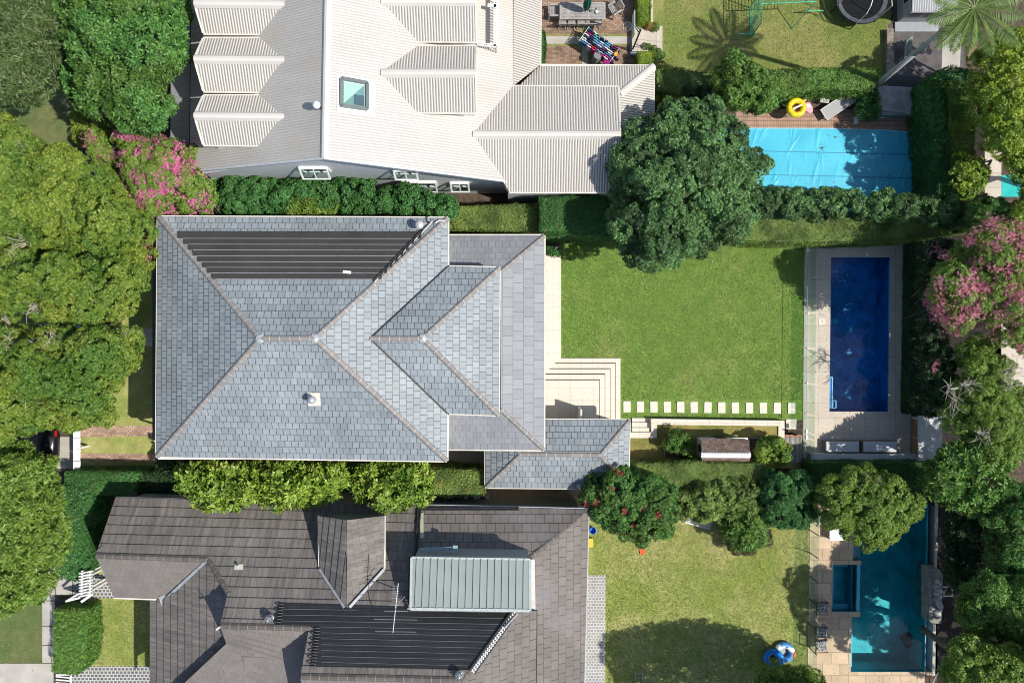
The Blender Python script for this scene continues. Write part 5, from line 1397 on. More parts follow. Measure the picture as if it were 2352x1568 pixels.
# magnolia row between slate house and brown house
mg = 'yellow green trees in a row between the two houses'
tree('magnolia', 'big-leaved yellow green tree at the street end of the row below the slate roof', 'tree',
     [(408, 1075), (440, 1060), (500, 1062), (560, 1058), (585, 1080), (590, 1130), (560, 1160), (520, 1175), (470, 1160), (430, 1135), (412, 1110)], 3.2, 5.4, .62, 1.2, L_magn, 54, (.24, .09), 8, 1.0, .5, (500, 1095), bark, .12, mg, jz=.7, core=.5, rs=.3)
tree('magnolia', 'big-leaved yellow green tree in the middle of the row below the slate roof', 'tree',
     [(592, 1072), (640, 1058), (700, 1062), (780, 1064), (800, 1090), (792, 1125), (760, 1150), (700, 1170), (650, 1168), (600, 1150), (588, 1110)], 3.2, 5.4, .62, 1.2, L_magn, 55, (.24, .09), 8, 1.0, .5, (690, 1095), bark, .12, mg, jz=.7, core=.5, rs=.3)
tree('magnolia', 'big-leaved yellow green tree at the garage end of the row below the slate roof', 'tree',
     [(822, 1075), (850, 1062), (920, 1060), (980, 1062), (992, 1085), (985, 1120), (985, 1160), (945, 1150), (905, 1172), (880, 1165), (840, 1150), (815, 1120)], 3.2, 5.4, .6, 1.1, L_magn, 56, (.24, .09), 8, 1.0, .5, (900, 1095), bark, .12, mg, jz=.7, core=.5, rs=.3)
tree('shrub', 'darker green filler shrub between the middle and garage end yellow green trees', 'shrub',
     [(770, 1065), (850, 1062), (860, 1130), (780, 1130)], 1.8, 3.6, .5, .8, L_dark, 57, (.16, .07), 6, 1.3, .45, trunk=False)
hedge('hedge', 'orange tinged clipped hedge at the end of the row beside the garage', [(985, 1076), (1108, 1082), (1114, 1135), (1030, 1142), (985, 1135)], 2.5, L_hedg2, 58, leaf=(.065, .035), flecks=(L_orange, 300))
# front hedges at left
hedge('hedge', 'green clipped hedge beside the front brick strips and driveway', [(150, 1084), (322, 1086), (312, 1128), (312, 1140), (150, 1134)], 1.8, L_hedge, 59, leaf=(.085, .045), flecks=(L_orange, 30))
hedge('hedge', 'dark clipped hedge between the front hedge and the yellow green trees', [(325, 1086), (412, 1088), (416, 1128), (316, 1132)], 1.7, L_hedgd, 60, leaf=(.075, .04), flecks=(L_orange, 15))
hedge('hedge', 'wide deep green ivy-like hedge along the street side of the brown tiled house', [(130, 1118), (212, 1122), (212, 1178), (196, 1215), (212, 1262), (216, 1288), (200, 1312), (172, 1332), (128, 1326), (132, 1220)], 1.9, L_hedge, 61, leaf=(.11, .055), wob=.14)
hedge('hedge', 'short square green hedge beside the small fenced front lawn', [(125, 1402), (204, 1400), (202, 1490), (198, 1528), (178, 1548), (120, 1542)], 1.4, L_mid, 62, leaf=(.11, .05), wob=.1)
# bottom right
for i, (pl, mt, lab, hb, ht) in enumerate([
    ([(2175, 1192), (2215, 1178), (2262, 1190), (2262, 1300), (2235, 1360), (2190, 1360), (2172, 1290)], L_hedgd, 'dark green shrubs beside the stone pillar of the turquoise pool', 1.6, 3.4),
    ([(2262, 1188), (2330, 1110), (2410, 1120), (2410, 1300), (2330, 1330), (2270, 1310)], L_dark, 'dark green tree at the right edge below the glossy rosette tree', 3.0, 5.0),
    ([(2200, 1370), (2262, 1315), (2330, 1340), (2410, 1310), (2410, 1500), (2300, 1480), (2230, 1460), (2196, 1420)], L_mid, 'mid green tree with small leaves at the right edge beside the turquoise pool', 3.0, 6.2),
    ([(2172, 1480), (2220, 1462), (2290, 1484), (2410, 1505), (2410, 1640), (2180, 1640)], L_star, 'yellowish green tree in the lower right corner', 3.8, 7.6)]):
    tree('boundary_tree', lab, 'tree', pl, hb, ht, .7, 1.6, mt, 70 + i, (.12, .055), 6, 1.3, .4, None, bark, .15, jz=.5)
tree('garden_tree', 'fine leaved tree at the bottom edge partly covering the blue pool floats', 'tree',
     [(1722, 1570), (1745, 1538), (1765, 1530), (1788, 1512), (1795, 1535), (1830, 1532), (1855, 1530), (1880, 1545), (1900, 1575), (1930, 1640), (1720, 1640)], 2.2, 3.8, .34, 1.2, L_star, 75, (.085, .035), 6, 1.1, .45, (1830, 1620), bark, .1, jz=.5)
tree('garden_tree', 'tall tree outside the lower edge that shades the lower lawn', 'tree',
     [(1690, 1690), (1780, 1650), (1900, 1630), (2040, 1650), (2110, 1720), (2100, 1830), (1980, 1900), (1800, 1900), (1690, 1820)], 4.6, 8.2, .6, 1.8, L_dark, 76, (.12, .055), 5, .6, .4, None, bark, .2, jz=.6)
tree('boundary_tree', 'tall tree outside the right edge whose shade falls on the turquoise pool', 'tree',
     [(2370, 1480), (2470, 1430), (2600, 1450), (2680, 1560), (2640, 1720), (2480, 1760), (2380, 1640)], 4.6, 8.2, .8, 1.8, L_dark, 78, (.13, .06), 5, 1.0, .4, None, bark, .2, jz=.6)
# plants in the planter bed and round shrub
tree('shrub', 'round yellow green shrub beside the cubby house', 'shrub',
     [(1728, 1042), (1738, 1018), (1760, 1005), (1790, 1008), (1815, 1025), (1818, 1048), (1800, 1062), (1760, 1066), (1735, 1058)], .9, 2.1, .42, .9, L_magn, 77, (.085, .045), 6, 1.5, .4, trunk=False)
for i, (x, y, r, lab) in enumerate(((1562, 1010, .42, 'leafy green plant at the top of the planter bed'), (1545, 1020, .3, 'small plant at the middle of the planter bed'), (1579, 1033, .3, 'small bright plant at the right edge of the planter bed'))):
    R_ = r * 48
    tree('potted_plant', lab, 'plant', [(x - R_, y), (x - R_ * .6, y - R_ * .8), (x + R_ * .5, y - R_ * .9), (x + R_, y), (x + R_ * .5, y + R_ * .8), (x - R_ * .6, y + R_ * .8)], .8, 1.5, r * .55, .4, L_mid, 80 + i, (.09, .04), 6, 1.2, .5, trunk=False)
hedge('box_hedge', 'bright lime box hedge at the top beside the outdoor table', [(1467, -60), (1494, -60), (1494, 52), (1467, 52)], 1.0, L_lime, 84, leaf=(.05, .03), cat='hedge')
hedge('box_hedge', 'bright lime square box hedge below the basketball stand', [(1466, 118), (1500, 118), (1500, 148), (1466, 148)], 1.0, L_lime, 85, leaf=(.05, .03), cat='hedge')
hedge('hedge', 'thin green climbing hedge at the base of the verandah beside the brick patio', [(1243, 68), (1250, 70), (1254, 100), (1250, 148), (1243, 148)], .9, L_hedge, 86, leaf=(.06, .035))
tree('shrub', 'little leafy shrub at the end of the terrace steps by the slate house', 'shrub', [(1256, 568), (1270, 575), (1284, 562), (1288, 580), (1272, 596), (1256, 590)], .6, 1.6, .3, .4, L_hedge, 87, (.09, .045), 6, 1.2, .4, trunk=False)
tree('shrub', 'dark leafy shrub behind the magnolia row beside the front hedge', 'shrub', [(362, 1066), (410, 1064), (416, 1095), (370, 1096)], .8, 2.0, .4, .5, L_hedgd, 88, (.12, .06), 5, 1.2, .4, trunk=False)
tree('shrub', 'green creeper spilling over the lower edge of the garage roof', 'shrub', [(1360, 1112), (1400, 1098), (1450, 1100), (1450, 1128), (1360, 1130)], 2.0, 3.5, .35, .5, L_hedgd, 89, (.09, .045), 5, 1.3, .4, trunk=False)

# --- tall palm at the top right
pc_ = Vector(P(2238, 18, 10.3)); 
PT = thing('palm_tree', 'tall palm with a slender grey trunk and hanging tan dead fronds', 'palm', P(1992, 213, 0))
b_ = Vector(P(1992, 213, 0)); m_ = b_.lerp(pc_, .5) + Vector((.05, .1, 0))
MB().tube(b_, m_, .17, .12, 12).tube(m_, pc_ + Vector((-.1, 0, -1.0)), .12, .11, 12).build('trunk', simple('palm_bark', (.33, .33, .31), .8, 0, .15, 3, .3), PT, True)
MB().tube(pc_ + Vector((-.1, 0, -1.0)), pc_ + Vector((0, 0, -.1)), .14, .10, 12).build('crownshaft', simple('palm_green', (.16, .24, .13), .6, 0, .15, 3), PT, True)
def frond(az, L, lift, droop, mat, name, seed, lf=.55):
    rng = np.random.default_rng(seed); Q = []
    dirx = Vector((math.cos(az), math.sin(az), 0)); side = Vector((-math.sin(az), math.cos(az), 0)); prev = None; mb = MB()
    n = 34; pts = []
    for i in range(n + 1):
        t = i / n
        pts.append(pc_ + dirx * (L * t * (1 - .12 * t)) + Vector((0, 0, lift * t - droop * t * t * L)))
    for i in range(0, n, 3): mb.tube(pts[i], pts[min(n, i + 3)], .022 * (1 - .8 * i / n) + .004, n=5)
    mb.build('frond_rib', mat, PT)
    for i in range(3, n + 1):
        t = i / n; l = lf * math.sin(math.pi * min(1, .15 + t * .8)) * rng.uniform(.85, 1.1)
        for s in (-1, 1):
          for k in range(2):
            d = (dirx * .55 + side * s + Vector((0, 0, -.35 - .25 * rng.random()))).normalized()
            b = pts[i] + dirx * (k * .04); w = dirx * .022
            e = b + d * l + Vector((rng.normal(0, .03), rng.normal(0, .03), -.1 * l)); md = b + d * l * .5
            Q.append([b, md - w, e, md + w])
    return quads_mesh(name, np.array([[tuple(v) for v in q] for q in Q]), mat)
azs = [-.25, .25, .75, 1.3, 1.9, 2.45, 2.95, 3.45, 3.95, 4.5, 5.0, 5.55, .5, 4.2]
for i, a in enumerate(azs):
    o = frond(a, 2.3 + .25 * ((i * 7) % 3 - 1), .9, .30, L_palm, 'frond', 100 + i); put(o, PT)
for i, (a, L, dr) in enumerate(((3.95, 1.0, 1.6), (4.3, .9, 1.8), (4.9, 1.3, 1.3), (3.7, .8, 1.6), (5.3, 1.7, 1.0))):
    o = frond(a, L, -.2, dr, L_dead, 'dead_frond', 130 + i, .35); put(o, PT)

# grass growing in the lawns (uncountable)
G_blade = leafmat("grass_blade", [(.07, .15, .02), (.14, .26, .04), (.24, .37, .07), (.36, .42, .13)], None, trans=.3, rough=.6)
G_dry = leafmat("grass_blade_dry", [(.11, .17, .025), (.22, .29, .05), (.34, .40, .10), (.50, .48, .22)], None, trans=.3, rough=.6)
scatter_sheet('grass', '', [[(1290, 545), (1848, 545), (1846, 822), (1292, 822)], [(1427, 820), (1846, 820), (1846, 918), (1427, 918)], [(1427, 951), (1800, 951), (1800, 960), (1427, 960)]], G_blade, 330, (.05, .022), 91, .01, .35, 3)
scatter_sheet('grass', '', [[(1360, 1200), (1858, 1210), (1854, 1600), (1392, 1600), (1392, 1320), (1360, 1320)], [(205, 1375), (345, 1375), (345, 1526), (205, 1526)]], G_dry, 300, (.05, .022), 92, .01, .35, 3)
scatter_sheet('grass', '', [[(1525, -50), (2040, -50), (2040, 170), (1525, 170)]], G_dry, 260, (.05, .02), 93, .01, .35, 3)

litter('fallen_leaves', [[(1288, 545), (1848, 545), (1846, 960), (1428, 960), (1428, 824), (1288, 824)], [(1360, 1200), (1858, 1210), (1854, 1560), (1392, 1560)], [(1525, 0), (2040, 0), (2040, 165), (1525, 165)], [(205, 1375), (345, 1375), (345, 1526), (205, 1526)], [(0, 1400), (97, 1400), (97, 1560), (0, 1560)]], leafmat('fallen_leaf', [(.10, .06, .025), (.32, .20, .07), (.45, .36, .15), (.2, .13, .06)]), 1.8, .10, 301)
litter('fallen_leaves', [[(1850, 560), (1905, 560), (1905, 945), (1850, 945)], [(1850, 946), (2090, 946), (2090, 1040), (1850, 1040)], [(2046, 560), (2092, 560), (2092, 946), (2046, 946)], [(1864, 1190), (1912, 1190), (1906, 1560), (1864, 1560)], [(1912, 1420), (1955, 1420), (1950, 1560), (1912, 1560)], [(2000, 1546), (2100, 1546), (2100, 1568), (2000, 1568)]], leafmat('fallen_leaf_dark', [(.05, .035, .02), (.14, .09, .04), (.25, .18, .08)]), 5, .06, 302, .035)
# ================================================================== SMALL THINGS
def rotate(pts, a): return [(x * math.cos(a) - y * math.sin(a), x * math.sin(a) + y * math.cos(a)) for x, y in pts]
green = simple("green_steel", (.03, .36, .22), .45, .1, .12, 5)
plasticw = simple("white_plastic", (.75, .75, .73), .4)
teak = simple("weathered_teak", (.33, .31, .29), .8, 0, .22, 6, .3)
teakp = tilemat("teak_slats", (.30, .275, .255), (.37, .345, .32), (.12, .11, .10), .06, .12, 1.0, .8, (1 / 1.2, 1 / .07), .3)

# ---- outdoor table and chairs
tc_ = P(1338, 25.5, .74)
def tbl(r):
    m = MB(); m.box((0, 0, .725), (2.36, .04, .03)); 
    for k in range(12): m.box((0, -.41 + k * .0745, .735), (2.1, .06, .025))
    for sx_ in (-1, 1): m.box((sx_ * 1.11, 0, .735), (.13, .9, .028))
    m.box((-.72, 0, .738), (.16, .84, .028)); m.box((.3, 0, .738), (.1, .84, .028))
    m.build('table_top', teak, r)
    MB().box((0, 0, .68), (2.1, .7, .07)).build('apron', teak, r)
    for sx_ in (-1, 1):
        for sy in (-1, 1): MB().box((sx_ * 1.0, sy * .33, .33), (.08, .08, .66)).build('leg', teak, r)
loc_thing('garden_table', 'long weathered timber outdoor table on the brick patio', 'table', tbl, (tc_.x, tc_.y, .01))
def armch(r):
    for sx_ in (-1, 1):
        MB().box((sx_ * .27, .26, .31), (.06, .06, .62)).build('leg', teak, r); MB().box((sx_ * .27, -.26, .46), (.06, .06, .92)).build('leg', teak, r)
        MB().box((sx_ * .28, .0, .64), (.09, .6, .03)).build('armrest', teak, r)
    m = MB()
    for k in range(6): m.box((0, -.2 + k * .085, .42), (.5, .062, .025))
    m.box((-.25, 0, .39), (.04, .5, .05)); m.box((.25, 0, .39), (.04, .5, .05)); m.build('seat', teak, r)
    m = MB(); m.box((0, -.30, .93), (.56, .05, .07)); m.box((0, -.28, .52), (.5, .04, .05))
    for k in range(7): m.box((-.21 + k * .07, -.29, .72), (.035, .02, .38))
    m.build('backrest', teak, r)
gc = 'timber chairs round the outdoor table'
c1 = P(1273, 28, .4); c2 = P(1413, 22, .4)
A1 = loc_thing('armchair', 'timber garden armchair at the left end of the outdoor table', 'chair', armch, (c1.x, c1.y, .01), -math.pi / 2, gc)
A2 = copy_tree(A1, None, (c2.x, c2.y, .01), math.radians(122), 'timber garden armchair turned at an angle at the right end of the outdoor table')
def foldch(r):
    for sx_ in (-1, 1):
        MB().beam((sx_ * .2, -.22, .9), (sx_ * .2, .2, .0), .03, .04, (0, 1, 0)).build('leg', teak, r); MB().beam((sx_ * .17, .2, .44), (sx_ * .17, -.2, .0), .03, .04, (0, 1, 0)).build('leg', teak, r)
    m = MB()
    for k in range(6): m.box((0, -.12 + k * .06, .45), (.38, .045, .02))
    m.build('seat', teak, r)
    m = MB(); m.box((0, -.24, .9), (.42, .03, .06)); m.box((0, -.19, .62), (.4, .03, .04))
    for k in range(6): m.box((-.15 + k * .06, -.22, .76), (.03, .02, .24))
    m.build('backrest', teak, r)
nths = ['first', 'second', 'third', 'fourth', 'fifth']
F0 = None
for i, x in enumerate((1293, 1314, 1336, 1355, 1374)):
    c = P(x, 51, .8); lab = nths[i] + ' folding timber chair from the left along the near side of the outdoor table'
    if F0 is None: F0 = loc_thing('folding_chair', lab, 'chair', foldch, (c.x, c.y + .1, .01), 0, gc)
    else: copy_tree(F0, None, (c.x, c.y + .1, .01), rs.uniform(-.06, .06), lab)
def umb(r):
    MB().tube((0, 0, 0), (0, 0, 2.75), .025).build('pole', timber, r)
    m = MB(); prof = [(.10, 1.05), (.13, 1.3), (.16, 1.7), (.13, 2.2), (.06, 2.62), (.02, 2.7)]
    n = 24; V = []; 
    for k, (r_, z) in enumerate(prof):
        for i in range(n):
            t = 2 * math.pi * i / n; rr = r_ * (1 + .3 * math.cos(t * 8)); V.append((rr * math.cos(t), rr * math.sin(t), z))
    Fc = [(k * n + i, k * n + (i + 1) % n, (k + 1) * n + (i + 1) % n, (k + 1) * n + i) for k in range(len(prof) - 1) for i in range(n)]
    m.poly(V, Fc); m.build('canopy', simple('green_canvas', (.01, .17, .12), .8), r)
    MB().lathe((0, 0, 0), [(.22, 0), (.22, .06), (.05, .09), (.05, .2)], 14).build('base', dark, r)
u = P(1345, 27, .75)
loc_thing('umbrella', 'folded dark green sun umbrella standing through the outdoor table', 'umbrella', umb, (u.x, u.y, 0))
def pot(name, lab, x, y, h0, r, hh, mat, leafm=None, cat='plant pot', sd=1, grp=None):
    p = P(x, y, h0 + hh * .5); t = thing(name, lab, cat, (p.x, p.y, h0), 0, grp)
    MB().lathe((p.x, p.y, h0), [(r * .72, 0), (r, hh * .9), (r * 1.08, hh * .9), (r * 1.08, hh), (r * .9, hh), (r * .85, hh * .85), (.01, hh * .85)], 16).build('pot', mat, t)
    if leafm:
        rg = np.random.default_rng(sd); L = np.array([[p.x, p.y, h0 + hh, r * 1.1], [p.x + r * .5, p.y, h0 + hh * 1.05, r * .6]])
        crown_part(t, L, leafm, (.05, .025), 5, 1.2, .5, sd, 'plant', 0, .2, .06)
    return t
pot('serving_pot', 'white round pot on the outdoor table', 1371, 28, .75, .075, .12, plasticw, None, 'pot', 1)
pot('serving_pot', 'small dark pot on the outdoor table nearest the folded umbrella', 1358, 25.5, .75, .065, .1, simple('dark_ceramic', (.16, .15, .13), .4), None, 'pot', 1)
pot('serving_pot', 'grey pot on the outdoor table behind the white pot', 1372.5, 20.5, .75, .06, .1, simple('grey_ceramic', (.3, .31, .31), .4), None, 'pot', 1)

# ---- clothes airer loaded with washing
ca = P(1376, 104, .9)
def airer(r):
    m = MB()
    for k in range(8): m.tube((-.95, -.38 + k * .108, .98), (.95, -.38 + k * .108, .98), .008, n=5)
    for s_ in (-1, 1): m.tube((s_ * .95, -.45, .98), (s_ * .95, .45, .98), .013, n=6)
    for s_ in (-1, 1):
        for q_ in (-1, 1): m.tube((s_ * .9, q_ * .42, .98), (s_ * .9, -q_ * .42, 0), .012, n=6)
    m.build('frame', plasticw, r)
    rg = random.Random(8)
    colsx = [(.02, .03, .10), (.75, .76, .80), (.03, .25, .42), (.45, .02, .03), (.04, .04, .06), (.08, .45, .50), (.55, .04, .25), (.65, .66, .68), (.02, .02, .03), (.20, .35, .55), (.7, .68, .6), (.35, .02, .18), (.05, .12, .35)]
    mt = [simple('cloth_%d' % i, c, .9, 0, .2, 12) for i, c in enumerate(colsx)]
    for k in range(8):
        x = -.93; y = -.38 + k * .108
        while x < .85:
            w_ = rg.uniform(.16, .42); dz = rg.uniform(.22, .6); m = MB(); nseg = 5
            for i in range(nseg):
                xa, xb = x + w_ * i / nseg, x + w_ * (i + 1) / nseg
                ya, yb = y + .02 * math.sin(i * 2.1 + k), y + .02 * math.sin((i + 1) * 2.1 + k)
                for s_ in (-1, 1):
                    m.face([(xa, ya, 1.0), (xb, yb, 1.0), (xb, yb + s_ * .045, .98 - dz), (xa, ya + s_ * .05, .98 - dz)][::s_])
                m.face([(xa, ya - .022, .998), (xb, yb - .022, .998), (xb, yb + .022, 1.002), (xa, ya + .022, 1.002)])
            m.build('clothing', rg.choice(mt), r); x += w_ + rg.uniform(.0, .05)
    MB().tube((.25, -.5, .98), (.25, -.54, .3), .2, .24, 10).build('clothing', simple('grey_shirt', (.2, .2, .2), .9), r)
    MB().tube((.82, -.5, .98), (.95, -.6, .25), .16, .22, 10).build('clothing', simple('magenta_shirt', (.30, .01, .16), .9), r)
    MB().box((.98, .05, 1.02), (.16, .2, .14), .3).build('peg_basket', simple('orange_plastic', (.75, .33, .02), .5), r)
loc_thing('clothes_airer', 'clothes drying rack loaded with washing on the brick patio', 'clothes rack', airer, (ca.x, ca.y, .01), math.radians(-35))

# ---- basketball stand
bs = P(1452, 117, .1)
def hoop(r):
    MB().box((.32, .0, .1), (.85, .5, .18)).build('base', simple('blue_grey_plastic', (.22, .26, .30), .5), r)
    MB().tube((0, 0, .05), (.0, .02, 2.9), .045).build('pole', dark, r)
    MB().tube((.6, .1, .18), (0, 0, 1.1), .02).build('brace', dark, r)
    MB().tube((0, 0, 2.5), (-.28, .25, 2.7), .025).tube((0, 0, 2.8), (-.28, .25, 2.95), .025).build('arm', dark, r)
    MB().box((-.34, .28, 2.85), (.04, 1.1, .75)).build('backboard', simple('pale_backboard', (.35, .45, .42), .4), r)
    MB().torus((-.60, .28, 2.6), .225, .012, 20, 6).build('ring', plasticw, r)
    m = MB()
    for k in range(12):
        a = 2 * math.pi * k / 12; b = a + .5
        m.tube((-.6 + .22 * math.cos(a), .28 + .22 * math.sin(a), 2.6), (-.6 + .12 * math.cos(b), .28 + .12 * math.sin(b), 2.2), .008, n=4)
        m.tube((-.6 + .22 * math.cos(a), .28 + .22 * math.sin(a), 2.6), (-.6 + .12 * math.cos(a - .5), .28 + .12 * math.sin(a - .5), 2.2), .008, n=4)
    m.build('net', plasticw, r)
loc_thing('basketball_hoop', 'freestanding basketball hoop with grey base beside the stone steps', 'basketball hoop', hoop, (bs.x, bs.y, .01))

# ---- stone steps with pots
ss = thing('stone_steps', 'pale stone steps from the brick patio down to the back lawn, lined with pots', 'steps', P(1500, 100, 0))
sst = stonemat('step_stone', (.50, .45, .37), .5, .6, .01)
for k, (xa, xb, h) in enumerate(((1452, 1485, .03), (1485, 1497, .3), (1497, 1509, .2), (1509, 1521.5, .1))):
    pass
for k, (xa, xb, h) in enumerate(((1452, 1484.5, .34), (1484.5, 1497, .26), (1497, 1509, .18), (1509, 1521.5, .10))):
    MB().prism(wp([(xa, 54 + 2 * k), (xb, 54 + 2 * k), (xb, 141 if k else 118), (xa, 141 if k else 118)], h), 0, h).build('tread', sst, ss)
pot('planter', 'square white planter with a small plant at the top of the stone steps', 1490, 62, .27, .15, .2, plasticw, L_orange, 'plant pot', 201)
pot('planter', 'round terracotta pot with a green plant beside the square white planter', 1503.5, 63.5, .19, .16, .22, terracotta, L_mid, 'plant pot', 202)
pl_ = [(1480, 110, .12, 'dark_clay', 'dark pot with a plant, left one at the foot of the lime box hedge'), (1488, 110, .11, 'stone_clay', 'stone coloured pot beside the grey basketball base'), (1501, 116, .13, 'dark_clay', 'dark pot with a bushy plant on the middle stone step'), (1513, 122, .12, 'dark_clay', 'dark pot with trailing plant near the edge of the lowest stone step'), (1503, 129, .15, 'stone_clay', 'stone coloured pot on the stone step beside the lime box hedge'), (1512.5, 131, .16, 'white_clay', 'white pot with green plant at the end of the stone steps'), (1520, 129, .1, 'white_clay', 'small white pot at the outer corner of the stone steps')]
cl = {'dark_clay': simple('dark_clay', (.07, .06, .05), .7), 'stone_clay': simple('stone_clay', (.38, .33, .25), .8), 'white_clay': simple('white_clay', (.7, .7, .66), .6)}
for i, (x, y, r_, m_n, lab) in enumerate(pl_): pot('plant_pot', lab, x, y, .1, r_, .22, cl[m_n], L_mid if i % 2 else L_hedg2, 'plant pot', 210 + i)
kb = thing('lawn_edging', 'thin pale stone edging beside the lime box hedge', 'edging', P(1499, 20, 0))
MB().prism(wp([(1494.5, -60), (1499.5, -60), (1499.5, 53), (1494.5, 53)], .15), 0, .15).build('edge_stone', sst, kb)

# ---- climbing frame
cf = thing('climbing_frame', 'green metal climbing frame with overhead ladder and net on the back lawn', 'climbing frame', P(1790, 40, 0))
hz_ = 1.9
m = MB(); A_, B_ = P(1748, 9.5, hz_), P(1874, 4, hz_); C_, D_ = P(1748, -24, hz_), P(1876, -30, hz_)
m.tube(A_, B_, .028).tube(C_, D_, .028)
for k in range(17):
    m.tube(A_.lerp(B_, k / 16), C_.lerp(D_, k / 16), .016, n=6)
m.build('overhead_ladder', green, cf)
m = MB(); E1, E2 = P(1723, 40, hz_), P(1748.5, -10, hz_)
f1 = Vector((B_.x - .35, B_.y - .5, 0))
m.tube(B_, Vector((B_.x - .55, B_.y - .62, 0)), .024).tube(D_, Vector((D_.x - .3, D_.y + .3, 0)), .024)
m.tube(P(1851, 25, .6), P(1891, 25, .6), .03); m.tube(P(1851, 25, .6), P(1850, 25, 0), .02); m.tube(P(1891, 25, .6), P(1876, 38, 0), .02)
m.build('leg', green, cf)
nets = MB(); P0, P1, P2, P3 = P(1728, -15, 2.0), P(1748.5, 46, 2.0), P(1723.5, 86, 0.02), P(1722, 24, 0.02)
P0, P1, P2, P3 = P(1749, -22, 2.0), P(1748.5, 53, 2.0), P(1724, 86, .02), P(1722, 18, .02)
nets.tube(P0, P1, .026).tube(P1, P2, .026).tube(P2, P3, .026).tube(P3, P0, .026)
nets.build('net_frame', green, cf)
m = MB()
for k in range(1, 9):
    m.tube(P0.lerp(P1, k / 9), P3.lerp(P2, k / 9), .009, n=4); m.tube(P0.lerp(P3, k / 9), P1.lerp(P2, k / 9), .009, n=4)
m.build('climbing_net', green, cf)
m = MB(); m.tube(P(1695, 78, .7), P(1734, 77, .7), .028).tube(P(1699, 78, .7), P(1686, 90, 0), .02).tube(P(1734, 77, .7), P(1720, 90, 0), .02); m.build('foot_bar', green, cf)

# ---- trampoline
tr_ = P(1980, -4, .8)
def tramp(r):
    MB().torus((0, 0, .8), 1.3, .05, 36, 6).build('frame', dark, r)
    MB().lathe((0, 0, .79), [(1.1, 0), (1.1, .012)], 32).build('mat', simple('trampoline_mat', (.014, .015, .017), .95, spec=.1), r)
    m = MB(); n = 32
    for i in range(n):
        a, b = 2 * math.pi * i / n, 2 * math.pi * (i + 1) / n
        m.face([(1.1 * math.cos(a), 1.1 * math.sin(a), .83), (1.3 * math.cos(a), 1.3 * math.sin(a), .85), (1.3 * math.cos(b), 1.3 * math.sin(b), .85), (1.1 * math.cos(b), 1.1 * math.sin(b), .83)])
    m.build('safety_pad', simple('pad_grey', (.07, .08, .09), .5), r)
    for k in range(6):
        a = 2 * math.pi * k / 6 + .3; x, y = 1.33 * math.cos(a), 1.33 * math.sin(a)
        MB().tube((x, y, 0), (x, y, .8), .03).build('leg', dark, r)
        MB().path([(x, y, .8), (x, y, 2.0), (x * .8, y * .8, 2.35), (x * .3, y * .3, 2.5)], .022, 6).build('net_pole', plasticw, r)
    m = MB()
    for k in range(24):
        a = 2 * math.pi * k / 24
        m.tube((1.32 * math.cos(a), 1.32 * math.sin(a), .85), (1.25 * math.cos(a), 1.25 * math.sin(a), 2.2), .006, n=4)
    for z in (1.2, 1.6, 2.0): m.torus((0, 0, z), 1.3, .006, 24, 4)
    m.build('safety_net', dark, r)
loc_thing('trampoline', 'round dark trampoline with curved white net poles on the back lawn', 'trampoline', tramp, (tr_.x, tr_.y, 0))

# ---- cubby / cabin at the top right
cb = thing('garden_cabin', 'small grey cabin with windows and a corrugated roof at the top right', 'cabin', P(2110, 0, 0))
ch = 1.75
rp = [P(2094, -90, ch), P(2204, -90, ch), P(2200, 30, ch), P(2094, 28, ch)]
mb = MB(); facet(mb, [rp[0] + Vector((0, 0, .25)), rp[1] + Vector((0, 0, .25)), rp[2], rp[3]], mode='corr', c=.12, t=.03); mb.build('roof', iron_grey, cb)
cw = simple('grey_weatherboard', (.30, .31, .33), .7, 0, .1, 3)
ix0, iy0, ix1, iy1 = rp[3].x + .1, rp[3].y + .15, rp[2].x - .1, rp[0].y
MB().prism([(ix0, iy0), (ix1, iy0), (ix1, iy1), (ix0, iy1)], 0, ch - .03).build('wall', cw, cb)
for k in range(3):
    x = ix0 + .45 + k * .78
    w_ = MB().box((x, iy0 - .01, 1.2), (.62, .06, .7)).build('window', simple('cabin_trim_%d' % k, (.42, .44, .46), .6), cb); MB().box((x, iy0 - .03, 1.2), (.52, .05, .6)).build('pane', dark, w_)
w_ = MB().box((ix0 - .01, iy0 + 1.0, 1.15), (.06, .9, .8)).build('window', simple('cabin_trim_w', (.5, .52, .54), .6), cb); MB().box((ix0 - .03, iy0 + 1.0, 1.15), (.05, .76, .66)).build('pane', dark, w_)
MB().prism([(ix0 - .15, iy0 - .5), (ix1, iy0 - .5), (ix1, iy0), (ix0 - .15, iy0)], 0, .12).build('verandah_deck', cw, cb)
# low grey storage box
sb = thing('storage_box', 'low grey storage shed with a mottled flat lid beside the covered pool', 'storage box', P(2070, 235, 0))
q0 = [P(2016, 199, .75), P(2136, 206, .75), P(2136, 262, .75), P(2110, 266, .75), P(2015, 252, .75)]
MB().prism([(p.x, p.y) for p in q0], .68, .76).build('lid', simple('mottled_grey_lid', (.26, .25, .24), .6, 0, .45, 1.5), sb)
MB().prism(inset(q0, .06), 0, .68).build('box', simple('box_grey', (.24, .25, .27), .7), sb)
sl_ = thing('slatted_screen', 'dark slatted timber screen above the grey storage box', 'screen', P(2080, 188, 0))
for k in range(6):
    a, b = P(2030, 176 + k * 4, .5), P(2136, 178 + k * 4, .5); MB().beam(a, b, .05, .04).build('slat', dark, sl_)
MB().beam(P(2028, 200, .62), P(2138, 206, .62), .14, .5).build('rail', cw, sl_)
fr_ = thing('leaning_board', 'green framed board leaning in the shady paved yard', 'board', P(2086, 110, 0))
q1 = [P(2078, 133, .25), P(2093, 122, .25), P(2096, 85, 1.0), P(2082, 97, 1.0)]
m = MB(); m.face(q1); m.face([p + Vector((.02, .02, 0)) for p in q1][::-1]); m.build('board', simple('green_board', (.08, .13, .12), .4), fr_)
m = MB()
